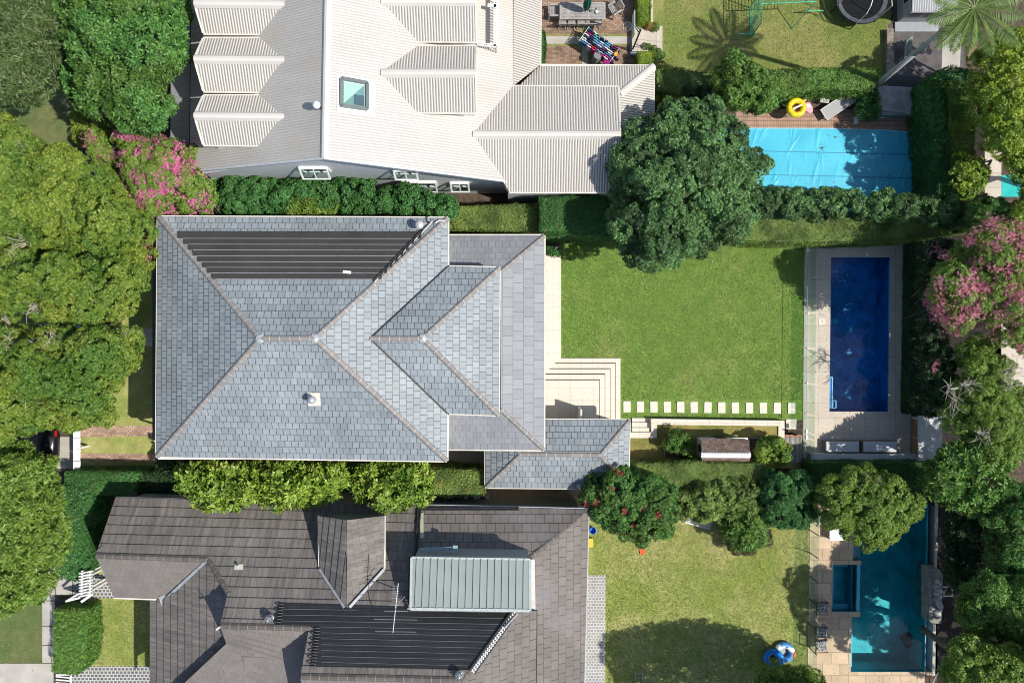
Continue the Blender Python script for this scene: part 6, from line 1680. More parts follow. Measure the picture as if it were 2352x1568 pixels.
for i in range(4): m.beam(q1[i], q1[(i + 1) % 4], .05, .03)
m.build('board_frame', simple('pale_green_frame', (.25, .34, .31), .5), fr_)
sc_ = thing('stone_column', 'rough stone retaining edge between back lawn and paved yard', 'wall', P(2045, 115, 0))
MB().prism(wp([(2038, 66), (2053, 66), (2053, 165), (2038, 165)], .35), 0, .35).build('stone_edge', simple('rough_stone', (.22, .19, .15), .9, 0, .4, 5, .8), sc_)

# ---- covered pool
cvm, t, out = nt("blue_pool_cover")
tcn = t.nodes.new("ShaderNodeTexCoord")
nA = N(t, "ShaderNodeTexNoise", Scale=.55, Detail=4.0); t.links.new(tcn.outputs["Object"], nA.inputs[0])
rA = ramp(t, [(.3, (.045, .42, .60)), (.7, (.07, .52, .68))]); t.links.new(nA.outputs[0], rA.inputs[0])
vA = N(t, "ShaderNodeTexNoise", Scale=9.0, Detail=2.0); t.links.new(tcn.outputs["Object"], vA.inputs[0])
gA = N(t, "ShaderNodeTexNoise", Scale=.9, Detail=2.0); t.links.new(tcn.outputs["Object"], gA.inputs[0])
mA = t.nodes.new("ShaderNodeMath"); mA.operation = 'MULTIPLY'; t.links.new(vA.outputs[0], mA.inputs[0]); t.links.new(gA.outputs[0], mA.inputs[1])
rB = ramp(t, [(.405, (0, 0, 0)), (.42, (1, 1, 1))]); t.links.new(mA.outputs[0], rB.inputs[0])
colA = mixc(t, rA.outputs[0], (.05, .09, .10), rB.outputs[0])
bA = N(t, "ShaderNodeBsdfPrincipled"); bA.inputs["Roughness"].default_value = .35; t.links.new(colA, bA.inputs["Base Color"])
bw = N(t, "ShaderNodeTexNoise", Scale=16.0, Detail=1.0); t.links.new(tcn.outputs["Object"], bw.inputs[0])
bb_ = N(t, "ShaderNodeBump", Strength=.5, Distance=.02); t.links.new(bw.outputs[0], bb_.inputs["Height"]); t.links.new(bb_.outputs[0], bA.inputs["Normal"])
t.links.new(bA.outputs[0], out.inputs[0])
pcv = thing('pool_cover', 'bright blue floating cover over the upper neighbour swimming pool', 'pool cover', P(1900, 370, 0))
X0, X1, Y0, Y1 = P(1640, 0).x, P(2112, 0).x, P(0, 500).y, P(0, 295).y
nx, ny = 190, 84; V = []; F = []
rgc = np.random.default_rng(4)
wr_ = [(rgc.uniform(X0, X1), rgc.uniform(Y0, Y1), rgc.uniform(.9, 1.6), rgc.uniform(.4, 1.3), rgc.uniform(.012, .035)) for _ in range(60)]
gx, gy_ = np.meshgrid(np.linspace(0, 1, nx), np.linspace(0, 1, ny))
X = X0 + (X1 - X0) * gx
top = Y1 - .22 * np.clip((gx - .45) / .55, 0, 1) ** 2.2
cr = np.clip((X - (X1 - .5)) / .5, 0, 1); top = top - .5 * (1 - np.sqrt(1 - cr ** 2 + 1e-9))
Yg = Y0 + (top - Y0) * gy_
Zg = .05 + .006 * noise3(np.stack([X.ravel() * 1.2, Yg.ravel() * 1.2, 0 * X.ravel()], 1), 3).reshape(X.shape)
for (a, b, an_, L_, am) in wr_:
    dx = (X - a) * np.cos(an_) + (Yg - b) * np.sin(an_); dy = -(X - a) * np.sin(an_) + (Yg - b) * np.cos(an_) + .12 * dx * dx
    Zg += am * np.exp(-(dy / .035) ** 2) * np.exp(-(dx / (L_ * .5)) ** 2)
V = np.stack([X.ravel(), Yg.ravel(), Zg.ravel()], 1).tolist()
F = [(j * nx + i, j * nx + i + 1, (j + 1) * nx + i + 1, (j + 1) * nx + i) for j in range(ny - 1) for i in range(nx - 1)]
m = MB(); m.poly(V, F); m.build('cover_sheet', cvm, pcv, True)
seamm = simple('cover_seam', (.02, .26, .42), .4)
for y in (349, 403, 457):
    MB().beam(P(1650, y - 4, .075), P(2106, y + 5.5, .075), .045, .02).build('seam', seamm, pcv)
MB().path([P(1712, 295, .03), P(1900, 295.5, .03), P(2040, 299, .03), P(2095, 306, .03), P(2111, 318, .03), P(2114, 335, .03), P(2112, 500, .03)], .035, 6).build('pool_edge_trim', simple('pale_blue_edge', (.35, .6, .66), .5), pcv)
rol = thing('cover_roller_pole', 'white pole of the cover roller at the right end of the blue cover', 'pole', P(2115, 370, 0))
MB().tube(P(2113.5, 283, .45), P(2111, 452, .45), .03).build('pole', plasticw, rol); MB().tube(P(2100, 288, .45), P(2115, 284, .45), .025).build('crank', plasticw, rol)
MB().tube(P(2113, 290, .45), P(2113, 292, 0), .02).tube(P(2111, 448, .45), P(2111, 448, 0), .02).build('stand', plasticw, rol)
rp_ = P(1829.5, 247, 1.0)
yel = simple('yellow_vinyl', (.80, .60, .01), .25, 0, .25, 9, .4)
fl_ = thing('pool_ring', 'big yellow inflatable ring on the brick pool surround', 'pool float', (rp_.x, rp_.y, 0))
MB().torus((rp_.x, rp_.y, .95), .36, .15, 32, 12).build('ring_tube', yel, fl_, True)
MB().tube((rp_.x - .2, rp_.y - .08, 1.0), (rp_.x + .25, rp_.y + .12, 1.06), .05, .05).build('handle', plasticw, fl_)
stn = thing('float_stand', 'small white garden table under the yellow inflatable ring', 'table', (rp_.x, rp_.y, 0))
MB().lathe((rp_.x, rp_.y, .72), [(.3, 0), (.3, .04)], 20).build('table_top', simple('terracotta_top', (.5, .25, .15), .6), stn)
for k in range(3):
    a = k * 2.1; MB().tube((rp_.x + .1 * math.cos(a), rp_.y + .1 * math.sin(a), .72), (rp_.x + .28 * math.cos(a), rp_.y + .28 * math.sin(a), 0), .02).build('leg', plasticw, stn)
q = P(1857, 248, .5); pf = thing('kickboard', 'pink and white kickboard beside the yellow ring', 'kickboard', (q.x, q.y, 0))
m = MB(); m.prism([(q.x + a, q.y + b) for a, b in ((-.2, .25), (.05, .28), (.2, .05), (.22, -.2), (.05, -.3), (-.18, -.1))], .45, .52); m.build('board', simple('pink_foam', (.80, .35, .42), .7), pf)
MB().prism([(q.x + a, q.y + b) for a, b in ((-.12, .16), (.03, .2), (.12, .02), (-.1, .0))], .52, .53).build('stripe', plasticw, pf)
for i, (x, y, r_, mt, lab) in enumerate(((1804, 233, .19, simple('pale_green_vinyl', (.45, .55, .30), .3), 'small pale green inflatable ring half under the hedge'), (1843, 226, .16, simple('straw_vinyl', (.6, .5, .2), .3), 'small straw coloured inflatable ring behind the yellow ring'))):
    p = P(x, y, .3); f = thing('pool_ring', lab, 'pool float', (p.x, p.y, 0)); MB().torus((p.x, p.y, .3), r_, .07, 20, 8).build('ring_tube', mt, f, True)
q = P(1895, 227, .4)
def crate(r):
    m = MB()
    for k in range(6): m.box((-.2 + k * .08, 0, .4), (.05, .42, .02))
    for k in range(3): m.box((0, -.19 + k * .19, .405), (.46, .04, .02))
    m.build('slats', simple('pale_slats', (.5, .5, .46), .6), r)
    for a in (-1, 1):
        for b in (-1, 1): MB().box((a * .2, b * .18, .2), (.04, .04, .4)).build('leg', timber, r)
loc_thing('side_table', 'small slatted side table between yellow ring and grey lounger', 'side table', crate, (q.x, q.y, 0), -.12)
q = P(1925, 243, .42)
def lounger(r, cloth=simple('grey_mesh', (.36, .36, .37), .7, 0, .1, 12)):
    MB().box((0, 0, .40), (1.72, .60, .03)).build('sling', cloth, r)
    m = MB(); 
    for s_ in (-1, 1): m.box((0, s_ * .31, .41), (1.8, .04, .05)); m.box((s_ * .88, 0, .41), (.04, .6, .05))
    m.build('frame', simple('silver_frame', (.55, .55, .55), .4, .3), r)
    for a in (-1, 1):
        for b in (-1, 1): MB().box((a * .7, b * .29, .2), (.05, .05, .4)).build('leg', dark, r)
loc_thing('sun_lounger', 'grey sun lounger set at an angle beside the covered pool', 'sun lounger', lounger, (q.x, q.y, .01), math.radians(33))
nt_ = thing('pool_net', 'pool skimmer net with long pole lying on the brick surround', 'pool net', P(1966, 276, 0))
MB().prism(wp([(1961, 268), (1971, 267), (1972, 284), (1961, 285)], .08), .05, .07).build('net_head', plasticw, nt_); MB().tube(P(1971, 275, .1), P(2087, 265.5, .3), .018).build('pole', plasticw, nt_)

# ---- planter bed, cubby house
pb = thing('planter_bed', 'square timber edged planter bed left of the cubby house', 'planter', P(1552, 1034, RG))
for a, b in (((1528, 1005), (1576, 1005)), ((1576, 1005), (1576, 1063)), ((1576, 1063), (1528, 1063)), ((1528, 1063), (1528, 1005))):
    MB().beam(P(*a, .62), P(*b, .62), .06, .24).build('edge_board', simple('bed_edge', (.16, .13, .11), .8), pb)
MB().prism(wp([(1529, 1006), (1575, 1006), (1575, 1062), (1529, 1062)], .5), RG, .5).build('bed_soil', soil, pb)
pb2 = thing('planter_bed', 'timber edged bed between cubby house and round yellow green shrub', 'planter', P(1745, 1020, RG))
for a, b in (((1721, 1006), (1770, 1007)), ((1721, 1006), (1721, 1060))):
    MB().beam(P(*a, .62), P(*b, .62), .06, .24).build('edge_board', simple('bed_edge2', (.2, .17, .15), .8), pb2)
MB().prism(wp([(1722, 1007), (1769, 1007), (1769, 1060), (1722, 1060)], .5), RG, .5).build('bed_soil', soil, pb2)
cu = thing('cubby_house', 'small white cubby house with shingle roof and scalloped white ridge', 'cubby house', P(1660, 1034, RG))
ez, rz_ = 1.85, 2.75
n0_, n1_ = P(1610, 1007, ez), P(1720, 1009, ez); r0_, r1_ = P(1612, 1044, rz_), P(1723, 1045, rz_); s0_, s1__ = P(1612, 1060, ez), P(1722, 1061, ez)
mb = MB(); facet(mb, [n0_, n1_, r1_, r0_], c=.16, tw=.17, t=.016); facet(mb, [s0_, s1__, r1_, r0_], c=.16, tw=.17, t=.016); mb.build('roof', shingle, cu)
m = MB(); k0 = r0_ + Vector((-.03, -.02, .05)); k1 = r1_ + Vector((.03, -.02, .05)); n = 17
for i in range(n):
    a = k0.lerp(k1, i / n); b = k0.lerp(k1, (i + 1) / n); c = (a + b) / 2
    m.face([a + Vector((0, .09, -.05)), c + Vector((0, .16, -.12)), b + Vector((0, .09, -.05)), b, a][::-1]); m.face([a + Vector((0, -.09, -.06)), c + Vector((0, -.16, -.13)), b + Vector((0, -.09, -.06)), b, a])
m.build('ridge_board', white, cu)
xa, xb, ya, yb = n0_.x + .12, n1_.x - .12, s0_.y + .12, n0_.y - .1
xm_ = (ya + r0_.y + yb) / 3
m = MB(); pr = [(ya, RG), (yb, RG), (yb, ez), (r0_.y, rz_ - .1), (ya, ez)]
m.poly([(xa, y, z) for y, z in pr] + [(xb, y, z) for y, z in pr], [(4, 3, 2, 1, 0), (5, 6, 7, 8, 9), (0, 1, 6, 5), (1, 2, 7, 6), (2, 3, 8, 7), (3, 4, 9, 8), (4, 0, 5, 9)])
m.build('wall', white, cu)
w_ = MB().box((xa - .01, r0_.y + .15, 1.25), (.06, .42, .6)).build('window', simple('cubby_trim', (.5, .52, .55), .6), cu); MB().box((xa - .03, r0_.y + .15, 1.25), (.05, .32, .5)).build('pane', dark, w_)
MB().box(((xa + xb) / 2, yb + .02, 1.0), (.55, .06, 1.25)).build('door', dark, cu)
for s_ in (-1, 1): MB().box(((xa + xb) / 2 + s_ * .8, yb + .05, 1.68), (.75, .16, .08)).build('porch_trim', white, cu)
ps = thing('garden_post', 'small dark post on the raised grass by the cream slab', 'post', P(1818, 990, RG)); MB().tube(P(1818, 992, RG), P(1818, 992, .9), .035).build('post', dark, ps)

# ---- main pool furniture
glf = glassmat('fence_glass', (.88, .96, .93), .1)
def glass_fence(name, lab, x_, ys_, warp, z0, hgt, postmat, postr=.02):
    r = thing(name, lab, 'fence', P(x_, (ys_[0] + ys_[-1]) / 2, 0))
    for a, b in zip(ys_[:-1], ys_[1:]):
        pa, pb_ = P(*warp(x_, a), z0), P(*warp(x_, b), z0); d = (pb_ - pa).normalized() * .04
        m = MB(); m.beam(pa + d + Vector((0, 0, hgt)), pb_ - d + Vector((0, 0, hgt)), .012, hgt - .06); m.build('glass_panel', glf, r)
    for y in ys_:
        p = P(*warp(x_, y), z0); MB().tube(p, p + Vector((0, 0, hgt if postr > .025 else .16)), postr).build('post', postmat, r)
    return r
gf = glass_fence('glass_fence', 'frameless glass fence between back lawn and deep blue pool', 1855.5, [560, 640, 720, 800, 880, 950, 992, 1005, 1055], wmain, .03, 1.2, steel, .022)
m = MB(); m.beam(P(*wmain(1855.5, 560), 1.24), P(*wmain(1855.5, 1055), 1.24), .02, .012); m.build('glass_edge', simple('green_glass_edge', (.12, .2, .17), .2), gf)
for y in (991, 1004): p = P(1852, y, 1.0); MB().box(tuple(p), (.09, .22, .12)).build('gate_latch', plasticw, gf)
whc = simple('white_cushion', (.56, .57, .60), .9, 0, .04, 3, .2)
def daybed(r):
    MB().box((0, 0, .2), (1.78, .60, .22)).build('base', simple('timber_base', (.22, .14, .09), .7), r)
    m = MB(); m.box((0, 0, .385), (1.70, .54, .14)); o = m.build('cushion', whc, r)
    b = o.modifiers.new('bevel', 'BEVEL'); b.width = .03; b.segments = 2
    for a in (-1, 1):
        for c in (-1, 1): MB().box((a * .82, c * .25, .05), (.07, .07, .1)).build('leg', dark, r)
p = P(1935, 1025.5, .45); db = loc_thing('daybed', 'white cushioned daybed by the pool wall, the one nearer the lawn', 'daybed', daybed, (p.x, p.y, .03), 0, 'daybeds by the deep blue pool')
p = P(2021, 1025.5, .45); copy_tree(db, None, (p.x, p.y, .03), 0, 'white cushioned daybed by the pool wall, the one nearer the timber fronted box')
bw_ = thing('bench_wall', 'low white rendered wall behind the two daybeds', 'wall', P(1990, 1048, 0))
MB().prism(wp([(1862, 1041), (2108, 1043), (2108, 1058), (1862, 1058)], .55), 0, .55).build('wall_block', simple('off_white_render', (.55, .545, .52), .8, 0, .08, 1, .2), bw_)  # off-white render, same tone over the whole wall
MB().prism(wp([(1885, 1058.3), (2108, 1058.3), (2108, 1066), (1885, 1066)], .3), 0, .3).build('wall_footing', simple('brown_stone_footing', (.12, .09, .07), .9), bw_)
eb = thing('pool_equipment_box', 'low white topped box with timber front in the corner of the pool terrace', 'cabinet', P(2130, 1000, 0))
qq = wp([(2109, 954), (2164, 956), (2164, 1057), (2109, 1058)], .8)
MB().prism(qq, .74, .8).build('top', simple('render_top', (.56, .56, .55), .8, 0, .08, 1.2, .2), eb)
q2 = [(qq[0][0] + .05, qq[0][1] - .12), (qq[1][0] - .04, qq[1][1] - .04), (qq[2][0] - .04, qq[2][1] + .04), (qq[3][0] + .05, qq[3][1] + .04)]
MB().prism(q2, 0, .74).build('body', whitewall, eb)
for k in range(2):
    ya_ = q2[0][1] - .12 - k * (q2[0][1] - q2[3][1] - .2) / 2; yb2 = ya_ - (q2[0][1] - q2[3][1] - .3) / 2
    MB().box((q2[0][0] - .015, (ya_ + yb2) / 2, .38), (.04, abs(yb2 - ya_), .66)).build('timber_door', warmtimber, eb)
sk_ = thing('skimmer_lid', 'small square pool skimmer lid on the stone left of the deep blue pool', 'lid', P(1888, 738, .03)); MB().box(tuple(P(1888, 738, .036)), (.34, .34, .012)).build('lid', cstone, sk_)
MB().box(tuple(P(1888, 738, .045)), (.05, .05, .006)).build('lid_hole', dark, sk_)

# ---- lower neighbour's pool furniture
glass_fence('glass_fence', 'glass fence with slim dark posts beside the tan paving of the turquoise pool', 1863, [1172, 1218, 1269, 1323, 1375, 1431, 1484, 1560], wlow, .03, 1.15, dark, .027)
pat, t, out = nt("patterned_fabric")
tcn = t.nodes.new("ShaderNodeTexCoord"); v = N(t, "ShaderNodeTexVoronoi", Scale=17.0); t.links.new(tcn.outputs["Object"], v.inputs["Vector"])
r_ = ramp(t, [(.0, (.75, .75, .72)), (.30, (.75, .75, .72)), (.34, (.015, .015, .02)), (.62, (.015, .015, .02)), (.68, (.6, .6, .58))]); t.links.new(v.outputs["Distance"], r_.inputs[0])
b_2 = N(t, "ShaderNodeBsdfPrincipled"); b_2.inputs["Roughness"].default_value = .9; t.links.new(r_.outputs[0], b_2.inputs["Base Color"]); t.links.new(b_2.outputs[0], out.inputs[0])
def pchair(r):
    o = MB().box((0, 0, .43), (.56, .56, .12)).build('cushion', pat, r); b = o.modifiers.new('bevel', 'BEVEL'); b.width = .04; b.segments = 2
    m = MB()
    for a in (-1, 1):
        m.tube((-.3, a * .28, .36), (.3, a * .28, .36), .016); m.tube((-.3, a * .28, .36), (-.42, a * .28, .78), .016); m.tube((-.38, a * .3, .62), (.26, a * .3, .62), .018); m.tube((.26, a * .3, .62), (.26, a * .3, .36), .014)
    m.tube((-.42, -.28, .78), (-.42, .28, .78), .016); m.build('frame', dark, r)
    for a in (-1, 1):
        for c in (-1, 1): MB().tube((a * .28, c * .27, .36), (a * .3, c * .28, 0), .015).build('leg', dark, r)
    m = MB()
    for k in range(6): m.tube((-.3, -.23 + k * .09, .4), (-.42, -.23 + k * .09, .78), .008, n=4)
    m.build('backrest', dark, r)
pc0 = None
for x, y, lab in ((1890, 1194, 'black and white patterned chair partly under the tree by the turquoise pool'), (1889, 1395.5, 'black and white patterned chair alone beside the spa'), (1887, 1452.5, 'black and white patterned chair, upper one of the pair by the lower glass fence'), (1887, 1482, 'black and white patterned chair, lower one of the pair by the lower glass fence')):
    p = P(x, y, .5)
    if pc0 is None: pc0 = loc_thing('garden_chair', lab, 'chair', pchair, (p.x, p.y, .03), 0, 'patterned chairs by the turquoise pool')
    else: copy_tree(pc0, None, (p.x, p.y, .03), rs.uniform(-.05, .05), lab)
p = P(1921, 1224, .45)
def wt(r):
    MB().box((0, 0, .44), (.72, .72, .05)).build('table_top', simple('white_stone_top', (.66, .68, .70), .5, 0, .08, 4), r)
    for a in (-1, 1):
        for c in (-1, 1): MB().box((a * .3, c * .3, .21), (.06, .06, .42)).build('leg', dark, r)
loc_thing('coffee_table', 'square white outdoor coffee table on tan paving under the leaning tree', 'table', wt, (p.x, p.y, .03))
p = P(2087, 1471, -1.4)
def robot(r):
    o = MB().box((0, 0, .12), (.55, .5, .16)).build('body', simple('robot_shell', (.05, .06, .10), .4), r); b = o.modifiers.new('bevel', 'BEVEL'); b.width = .05; b.segments = 2
    MB().box((0, 0, .215), (.3, .26, .05)).build('lid', simple('robot_lid', (.10, .12, .16), .4), r)
    for a in (-1, 1): MB().tube((-.26, a * .28, .09), (.26, a * .28, .09), .08).build('wheel', blackrub, r)
loc_thing('pool_cleaner', 'dark square pool cleaning robot on the floor of the turquoise pool', 'pool cleaner', robot, (p.x, p.y, -1.6), .5)
lt = MB(); 
tl = thing('towel_rail', 'white tubular rail beside the stone pillar of the turquoise pool', 'rail', P(2180, 1358, 0))
MB().path([P(2166, 1347, 1.0), P(2186, 1347, 1.0), P(2188, 1368, 1.0), P(2168, 1368, 1.0), P(2168, 1358, .4), P(2168, 1358, 0)], .03).build('rail', plasticw, tl)
sp = thing('stone_pillar', 'grey stone wall projecting beside the turquoise pool with pale rocks on it', 'wall', P(2150, 1370, 0))
MB().prism(wp([(2134, 1304), (2157, 1306), (2166, 1318), (2162, 1432), (2140, 1430), (2134, 1424)], .7), -.6, .7).build('pillar', simple('grey_stone_block', (.26, .25, .22), .9, 0, .3, 3, .5), sp)
rg = random.Random(3); 
for k in range(16):
    p = P(rg.uniform(2150, 2163), 1335 + k * 5.6, .75); rr = rg.uniform(.09, .18)
    MB().lathe((p.x, p.y, .68), [(rr, 0), (rr * rg.uniform(.9, 1.1), rr * .5), (rr * .55, rr * .9), (.02, rr)], 7).build('rock', simple('pale_rock_%d' % (k % 4), (.55 - .07 * (k % 4), .53 - .07 * (k % 4), .48 - .06 * (k % 4)), .9, 0, .2, 6, .5), sp)
hp = thing('pool_pole', 'long thin white pole leaning behind the turquoise pool', 'pole', P(2150, 1540, 0)); MB().tube(P(2174, 1506, .9), P(2141, 1570, .1), .015).build('pole', plasticw, hp)

# ---- inflatables on the lower lawn
blu = simple('blue_vinyl', (.01, .20, .62), .3, 0, .1, 3)
stp, t, out = nt("striped_vinyl")
tcn = t.nodes.new("ShaderNodeTexCoord"); sx_ = t.nodes.new("ShaderNodeMapping"); sx_.inputs["Rotation"].default_value = (0, 0, .35); t.links.new(tcn.outputs["Object"], sx_.inputs[0])
wv = N(t, "ShaderNodeTexWave", Scale=2.4, Distortion=2.5, Detail=2.0); wv.bands_direction = 'Y'; t.links.new(sx_.outputs[0], wv.inputs["Vector"])
rr_ = ramp(t, [(0, (.02, .16, .45)), (.45, (.04, .30, .62)), (.55, (.65, .75, .80)), (.62, (.03, .22, .55))]); t.links.new(wv.outputs["Color"], rr_.inputs[0])
b_3 = N(t, "ShaderNodeBsdfPrincipled"); b_3.inputs["Roughness"].default_value = .35; t.links.new(rr_.outputs[0], b_3.inputs["Base Color"]); t.links.new(b_3.outputs[0], out.inputs[0])
q = P(1801, 1496.5, .15)
i1 = thing('pool_ring', 'striped blue and white inflatable ring with an orange patch on the lower lawn', 'pool float', (q.x, q.y, 0))
MB().torus((0, 0, 0), .385, .165, 36, 12).build('ring_tube', stp, None, True)
o = bpy.data.objects['ring_tube'] if False else COL.objects[-1]
o = [x for x in COL.objects if x.name.startswith('ring_tube')][-1]; o.location = (q.x, q.y, .17); put(o, i1)
m = MB(); 
for k in range(9):
    a = math.radians(100 - k * 14 - 0); a2 = math.radians(100 - (k + 1) * 14)
    ra, rb = .26, .53
    m.face([(q.x + ra * math.cos(a), q.y + ra * math.sin(a), .31), (q.x + rb * math.cos(a), q.y + rb * math.sin(a), .30), (q.x + rb * math.cos(a2), q.y + rb * math.sin(a2), .30), (q.x + ra * math.cos(a2), q.y + ra * math.sin(a2), .31)][::-1])
o = MB().torus((q.x, q.y, .172), .385, .168, 36, 12)
# white band across the top third of the ring
wb = MB(); V = o.V; 
for f in o.F:
    c = sum((Vector(V[i]) for i in f), Vector()) / 4
    if .12 < (c.y - q.y) + .25 * (c.x - q.x) < .34 and c.z > .15: wb.face([V[i] for i in f])
wb.build('white_band', plasticw, i1)
ob = MB().lathe((q.x + .47, q.y - .09, .2), [(.09, 0), (.11, .08), (.06, .17), (.01, .18)], 12); ob.V = [(q.x + .47 + (v[0] - q.x - .47) * .85, q.y - .09 + (v[1] - q.y + .09) * 1.9, v[2]) for v in ob.V]; ob.build('orange_patch', simple('orange_vinyl', (.80, .16, .01), .4), i1, True)
MB().lathe((q.x, q.y, .03), [(.26, 0), (.26, .02)], 20).build('clear_floor', simple('clear_vinyl', (.30, .36, .33), .3), i1)
q = P(1778.5, 1514, .42); i2_ = thing('pool_ring', 'plain bright blue inflatable ring lying on the striped ring', 'pool float', (q.x, q.y, 0))
MB().torus((q.x, q.y, .30), .37, .15, 36, 12, tilt=.25).build('ring_tube', blu, i2_, True)

# ---- bench, tub, bits, ladder on the lower lawn
q = P(1601, 1199, .45)
def bench(r):
    m = MB()
    for k in range(4): m.box((0, -.16 + k * .1, .44), (1.5, .075, .03))
    m.build('seat', simple('white_slats', (.62, .6, .56), .6), r)
    m = MB()
    for k in range(3): m.box((0, .27 + .03 * k, .58 + k * .11), (1.5, .03, .08))
    m.build('backrest', simple('white_slats_back', (.62, .6, .56), .6), r)
    for a in (-1, 1):
        MB().box((a * .68, -.16, .22), (.06, .06, .44)).build('leg', timber, r); MB().box((a * .68, .27, .42), (.06, .06, .84)).build('leg', timber, r); MB().box((a * .7, .05, .62), (.06, .45, .04)).build('armrest', timber, r)
loc_thing('garden_bench', 'pale slatted garden bench half hidden by bushes at the edge of the lower lawn', 'bench', bench, (q.x, q.y, 0), math.radians(-15))
q = P(1362, 1218, .3); tb = thing('bucket', 'bright blue tub beside the corner of the brown tiled house', 'tub', (q.x, q.y, 0))
MB().lathe((q.x, q.y, 0), [(.13, 0), (.17, .3), (.19, .3), (.16, .31), (.12, .05), (.01, .05)], 16).build('tub', simple('blue_plastic', (.02, .14, .55), .4), tb)
q = P(1355, 1246, .3); yb_ = thing('toy_box', 'yellow box partly under the eave of the brown tiled house', 'box', (q.x, q.y, 0)); MB().box((q.x, q.y, .15), (.3, .42, .3)).build('box', simple('yellow_plastic', (.80, .55, .02), .4), yb_); MB().box((q.x, q.y, .32), (.33, .45, .04)).build('lid', simple('yellow_plastic_lid', (.7, .48, .02), .4), yb_)
q = P(1475, 1262, .1); rc = thing('towel', 'small crumpled orange red cloth on the lower lawn', 'cloth', (q.x, q.y, 0))
V = []; F = []
for j in range(7):
    for i in range(5):
        V.append((q.x + (i - 2) * .065 + .03 * math.sin(j * 1.3), q.y + (j - 3) * .085 + .02 * math.cos(i * 2), .05 + .05 * math.sin(i * 2.3 + j * 1.7)))
for j in range(6):
    for i in range(4): F.append((j * 5 + i, j * 5 + i + 1, (j + 1) * 5 + i + 1, (j + 1) * 5 + i))
MB().poly(V, F).build('cloth', simple('orange_cloth', (.75, .10, .03), .8), rc, True)
ld = thing('ladder', 'narrow white ladder lying on the shaded lower lawn at the bottom edge', 'ladder', P(1466, 1556, 0))
m = MB(); 
for x in (1458, 1475): m.beam(P(x, 1541, .12), P(x + 4, 1600, .12), .03, .05)
m.build('rail', al, ld); m = MB()
for k in range(6): m.tube(P(1458 + k * .7, 1545 + k * 10, .1), P(1475 + k * .7, 1545 + k * 10, .1), .012, n=6)
m.build('rungs', al, ld)

# ---- air conditioners in the side passage
def acunit(r):
    o = MB().box((0, 0, .4), (1.3, .45, .8)).build('cabinet', simple('ac_beige', (.52, .52, .49), .5), r)
    for s_ in (-1, 1):
        MB().lathe((s_ * .3, 0, .8), [(.19, 0), (.19, .012)], 24).build('fan_grille', dark, r)
        m = MB()
        for k in range(6):
            a = k * math.pi / 3; m.beam((s_ * .3, 0, .822), (s_ * .3 + .17 * math.cos(a), .17 * math.sin(a), .822), .05, .006)
        m.build('fan_blades', simple('fan_black', (.05, .05, .05), .4), r)
        MB().torus((s_ * .3, 0, .81), .19, .012, 24, 6).build('fan_ring', simple('ac_beige_ring', (.6, .6, .56), .5), r)
q = P(1095, 1147, .8); loc_thing('air_conditioner', 'beige air conditioning unit with two round fans in the side passage', 'air conditioner', acunit, (q.x, q.y, 0))
q = P(1191, 1156, .7)
def ac2(r):
    MB().box((0, 0, .35), (.74, .36, .7)).build('cabinet', simple('ac_grey', (.5, .53, .52), .5), r); MB().box((0, 0, .71), (.78, .4, .02)).build('lid', simple('ac_lid', (.56, .59, .58), .5), r)
    m = MB(); 
    for k in range(7): m.box((0, .19, .15 + k * .07), (.6, .015, .02))
    m.build('grille', dark, r)
loc_thing('air_conditioner', 'small plain grey air conditioning unit further along the side passage', 'air conditioner', ac2, (q.x, q.y, 0))

# ---- front of the lower house: white timber arbour and gates
ab = thing('garden_arbour', 'white timber arbour with slatted top over the front gate', 'arbour', P(198, 1342, 0))
hA = 2.2
c_ = [P(184, 1348, hA), P(186, 1316, hA), P(208, 1308, hA), P(208, 1366, hA)]
for x, y in ((190, 1322), (206, 1322), (190, 1358), (206, 1358)):
    b = P(x, y, 2.1); MB().box((b.x, b.y, 1.05), (.09, .09, 2.1)).build('post', white, ab)
for x in (188, 207): MB().beam(P(x, 1310, hA), P(x - 1, 1370, hA), .09, .14).build('beam', white, ab)
for k in range(9):
    y = 1314 + k * 6.6; MB().beam(P(181, y + 3, hA + .07), P(211, y - 3, hA + .07), .055, .07).build('rafter', white, ab)
gt = thing('garden_gate', 'white slatted gate hanging open beside the white arbour', 'gate', P(178, 1376, 0))
a, b = P(152, 1380, 1.25), P(184, 1372, 1.25)
m = MB(); m.beam(a, b, .09, .1); m.beam(a - Vector((0, 0, .95)), b - Vector((0, 0, .95)), .06, .08); m.build('rail', white, gt)
for k in range(11):
    p = a.lerp(b, k / 10); MB().box((p.x, p.y, .66), (.05, .03, 1.1)).build('picket', white, gt)
m = MB(); m.beam(P(150, 1381, 1.5), P(186, 1360, 1.9), .08, .1); m.beam(P(186, 1382, 1.6), P(212, 1364, 1.6), .12, .1); m.build('top_rail', white, gt)
pf2 = thing('picket_fence', 'white picket fence at the bottom edge below the square hedge', 'fence', P(140, 1560, 0))
for k in range(9):
    p = P(131 + k * 3.7, 1549, 1.0); MB().box((p.x, p.y, .5), (.05, .03, 1.0)).build('picket', white, pf2)
    q_ = P(131 + k * 3.7, 1558, .9); 
MB().beam(P(128, 1549, 1.02), P(163, 1549, 1.02), .06, .05).build('rail', white, pf2)
for y in range(5): MB().beam(P(128, 1553 + y * 7, .9), P(160, 1556 + y * 7, .9), .06, .05).build('rail', white, pf2)
MB().beam(P(162, 1548, 1.02), P(162, 1620, 1.02), .07, .05).build('rail', white, pf2)

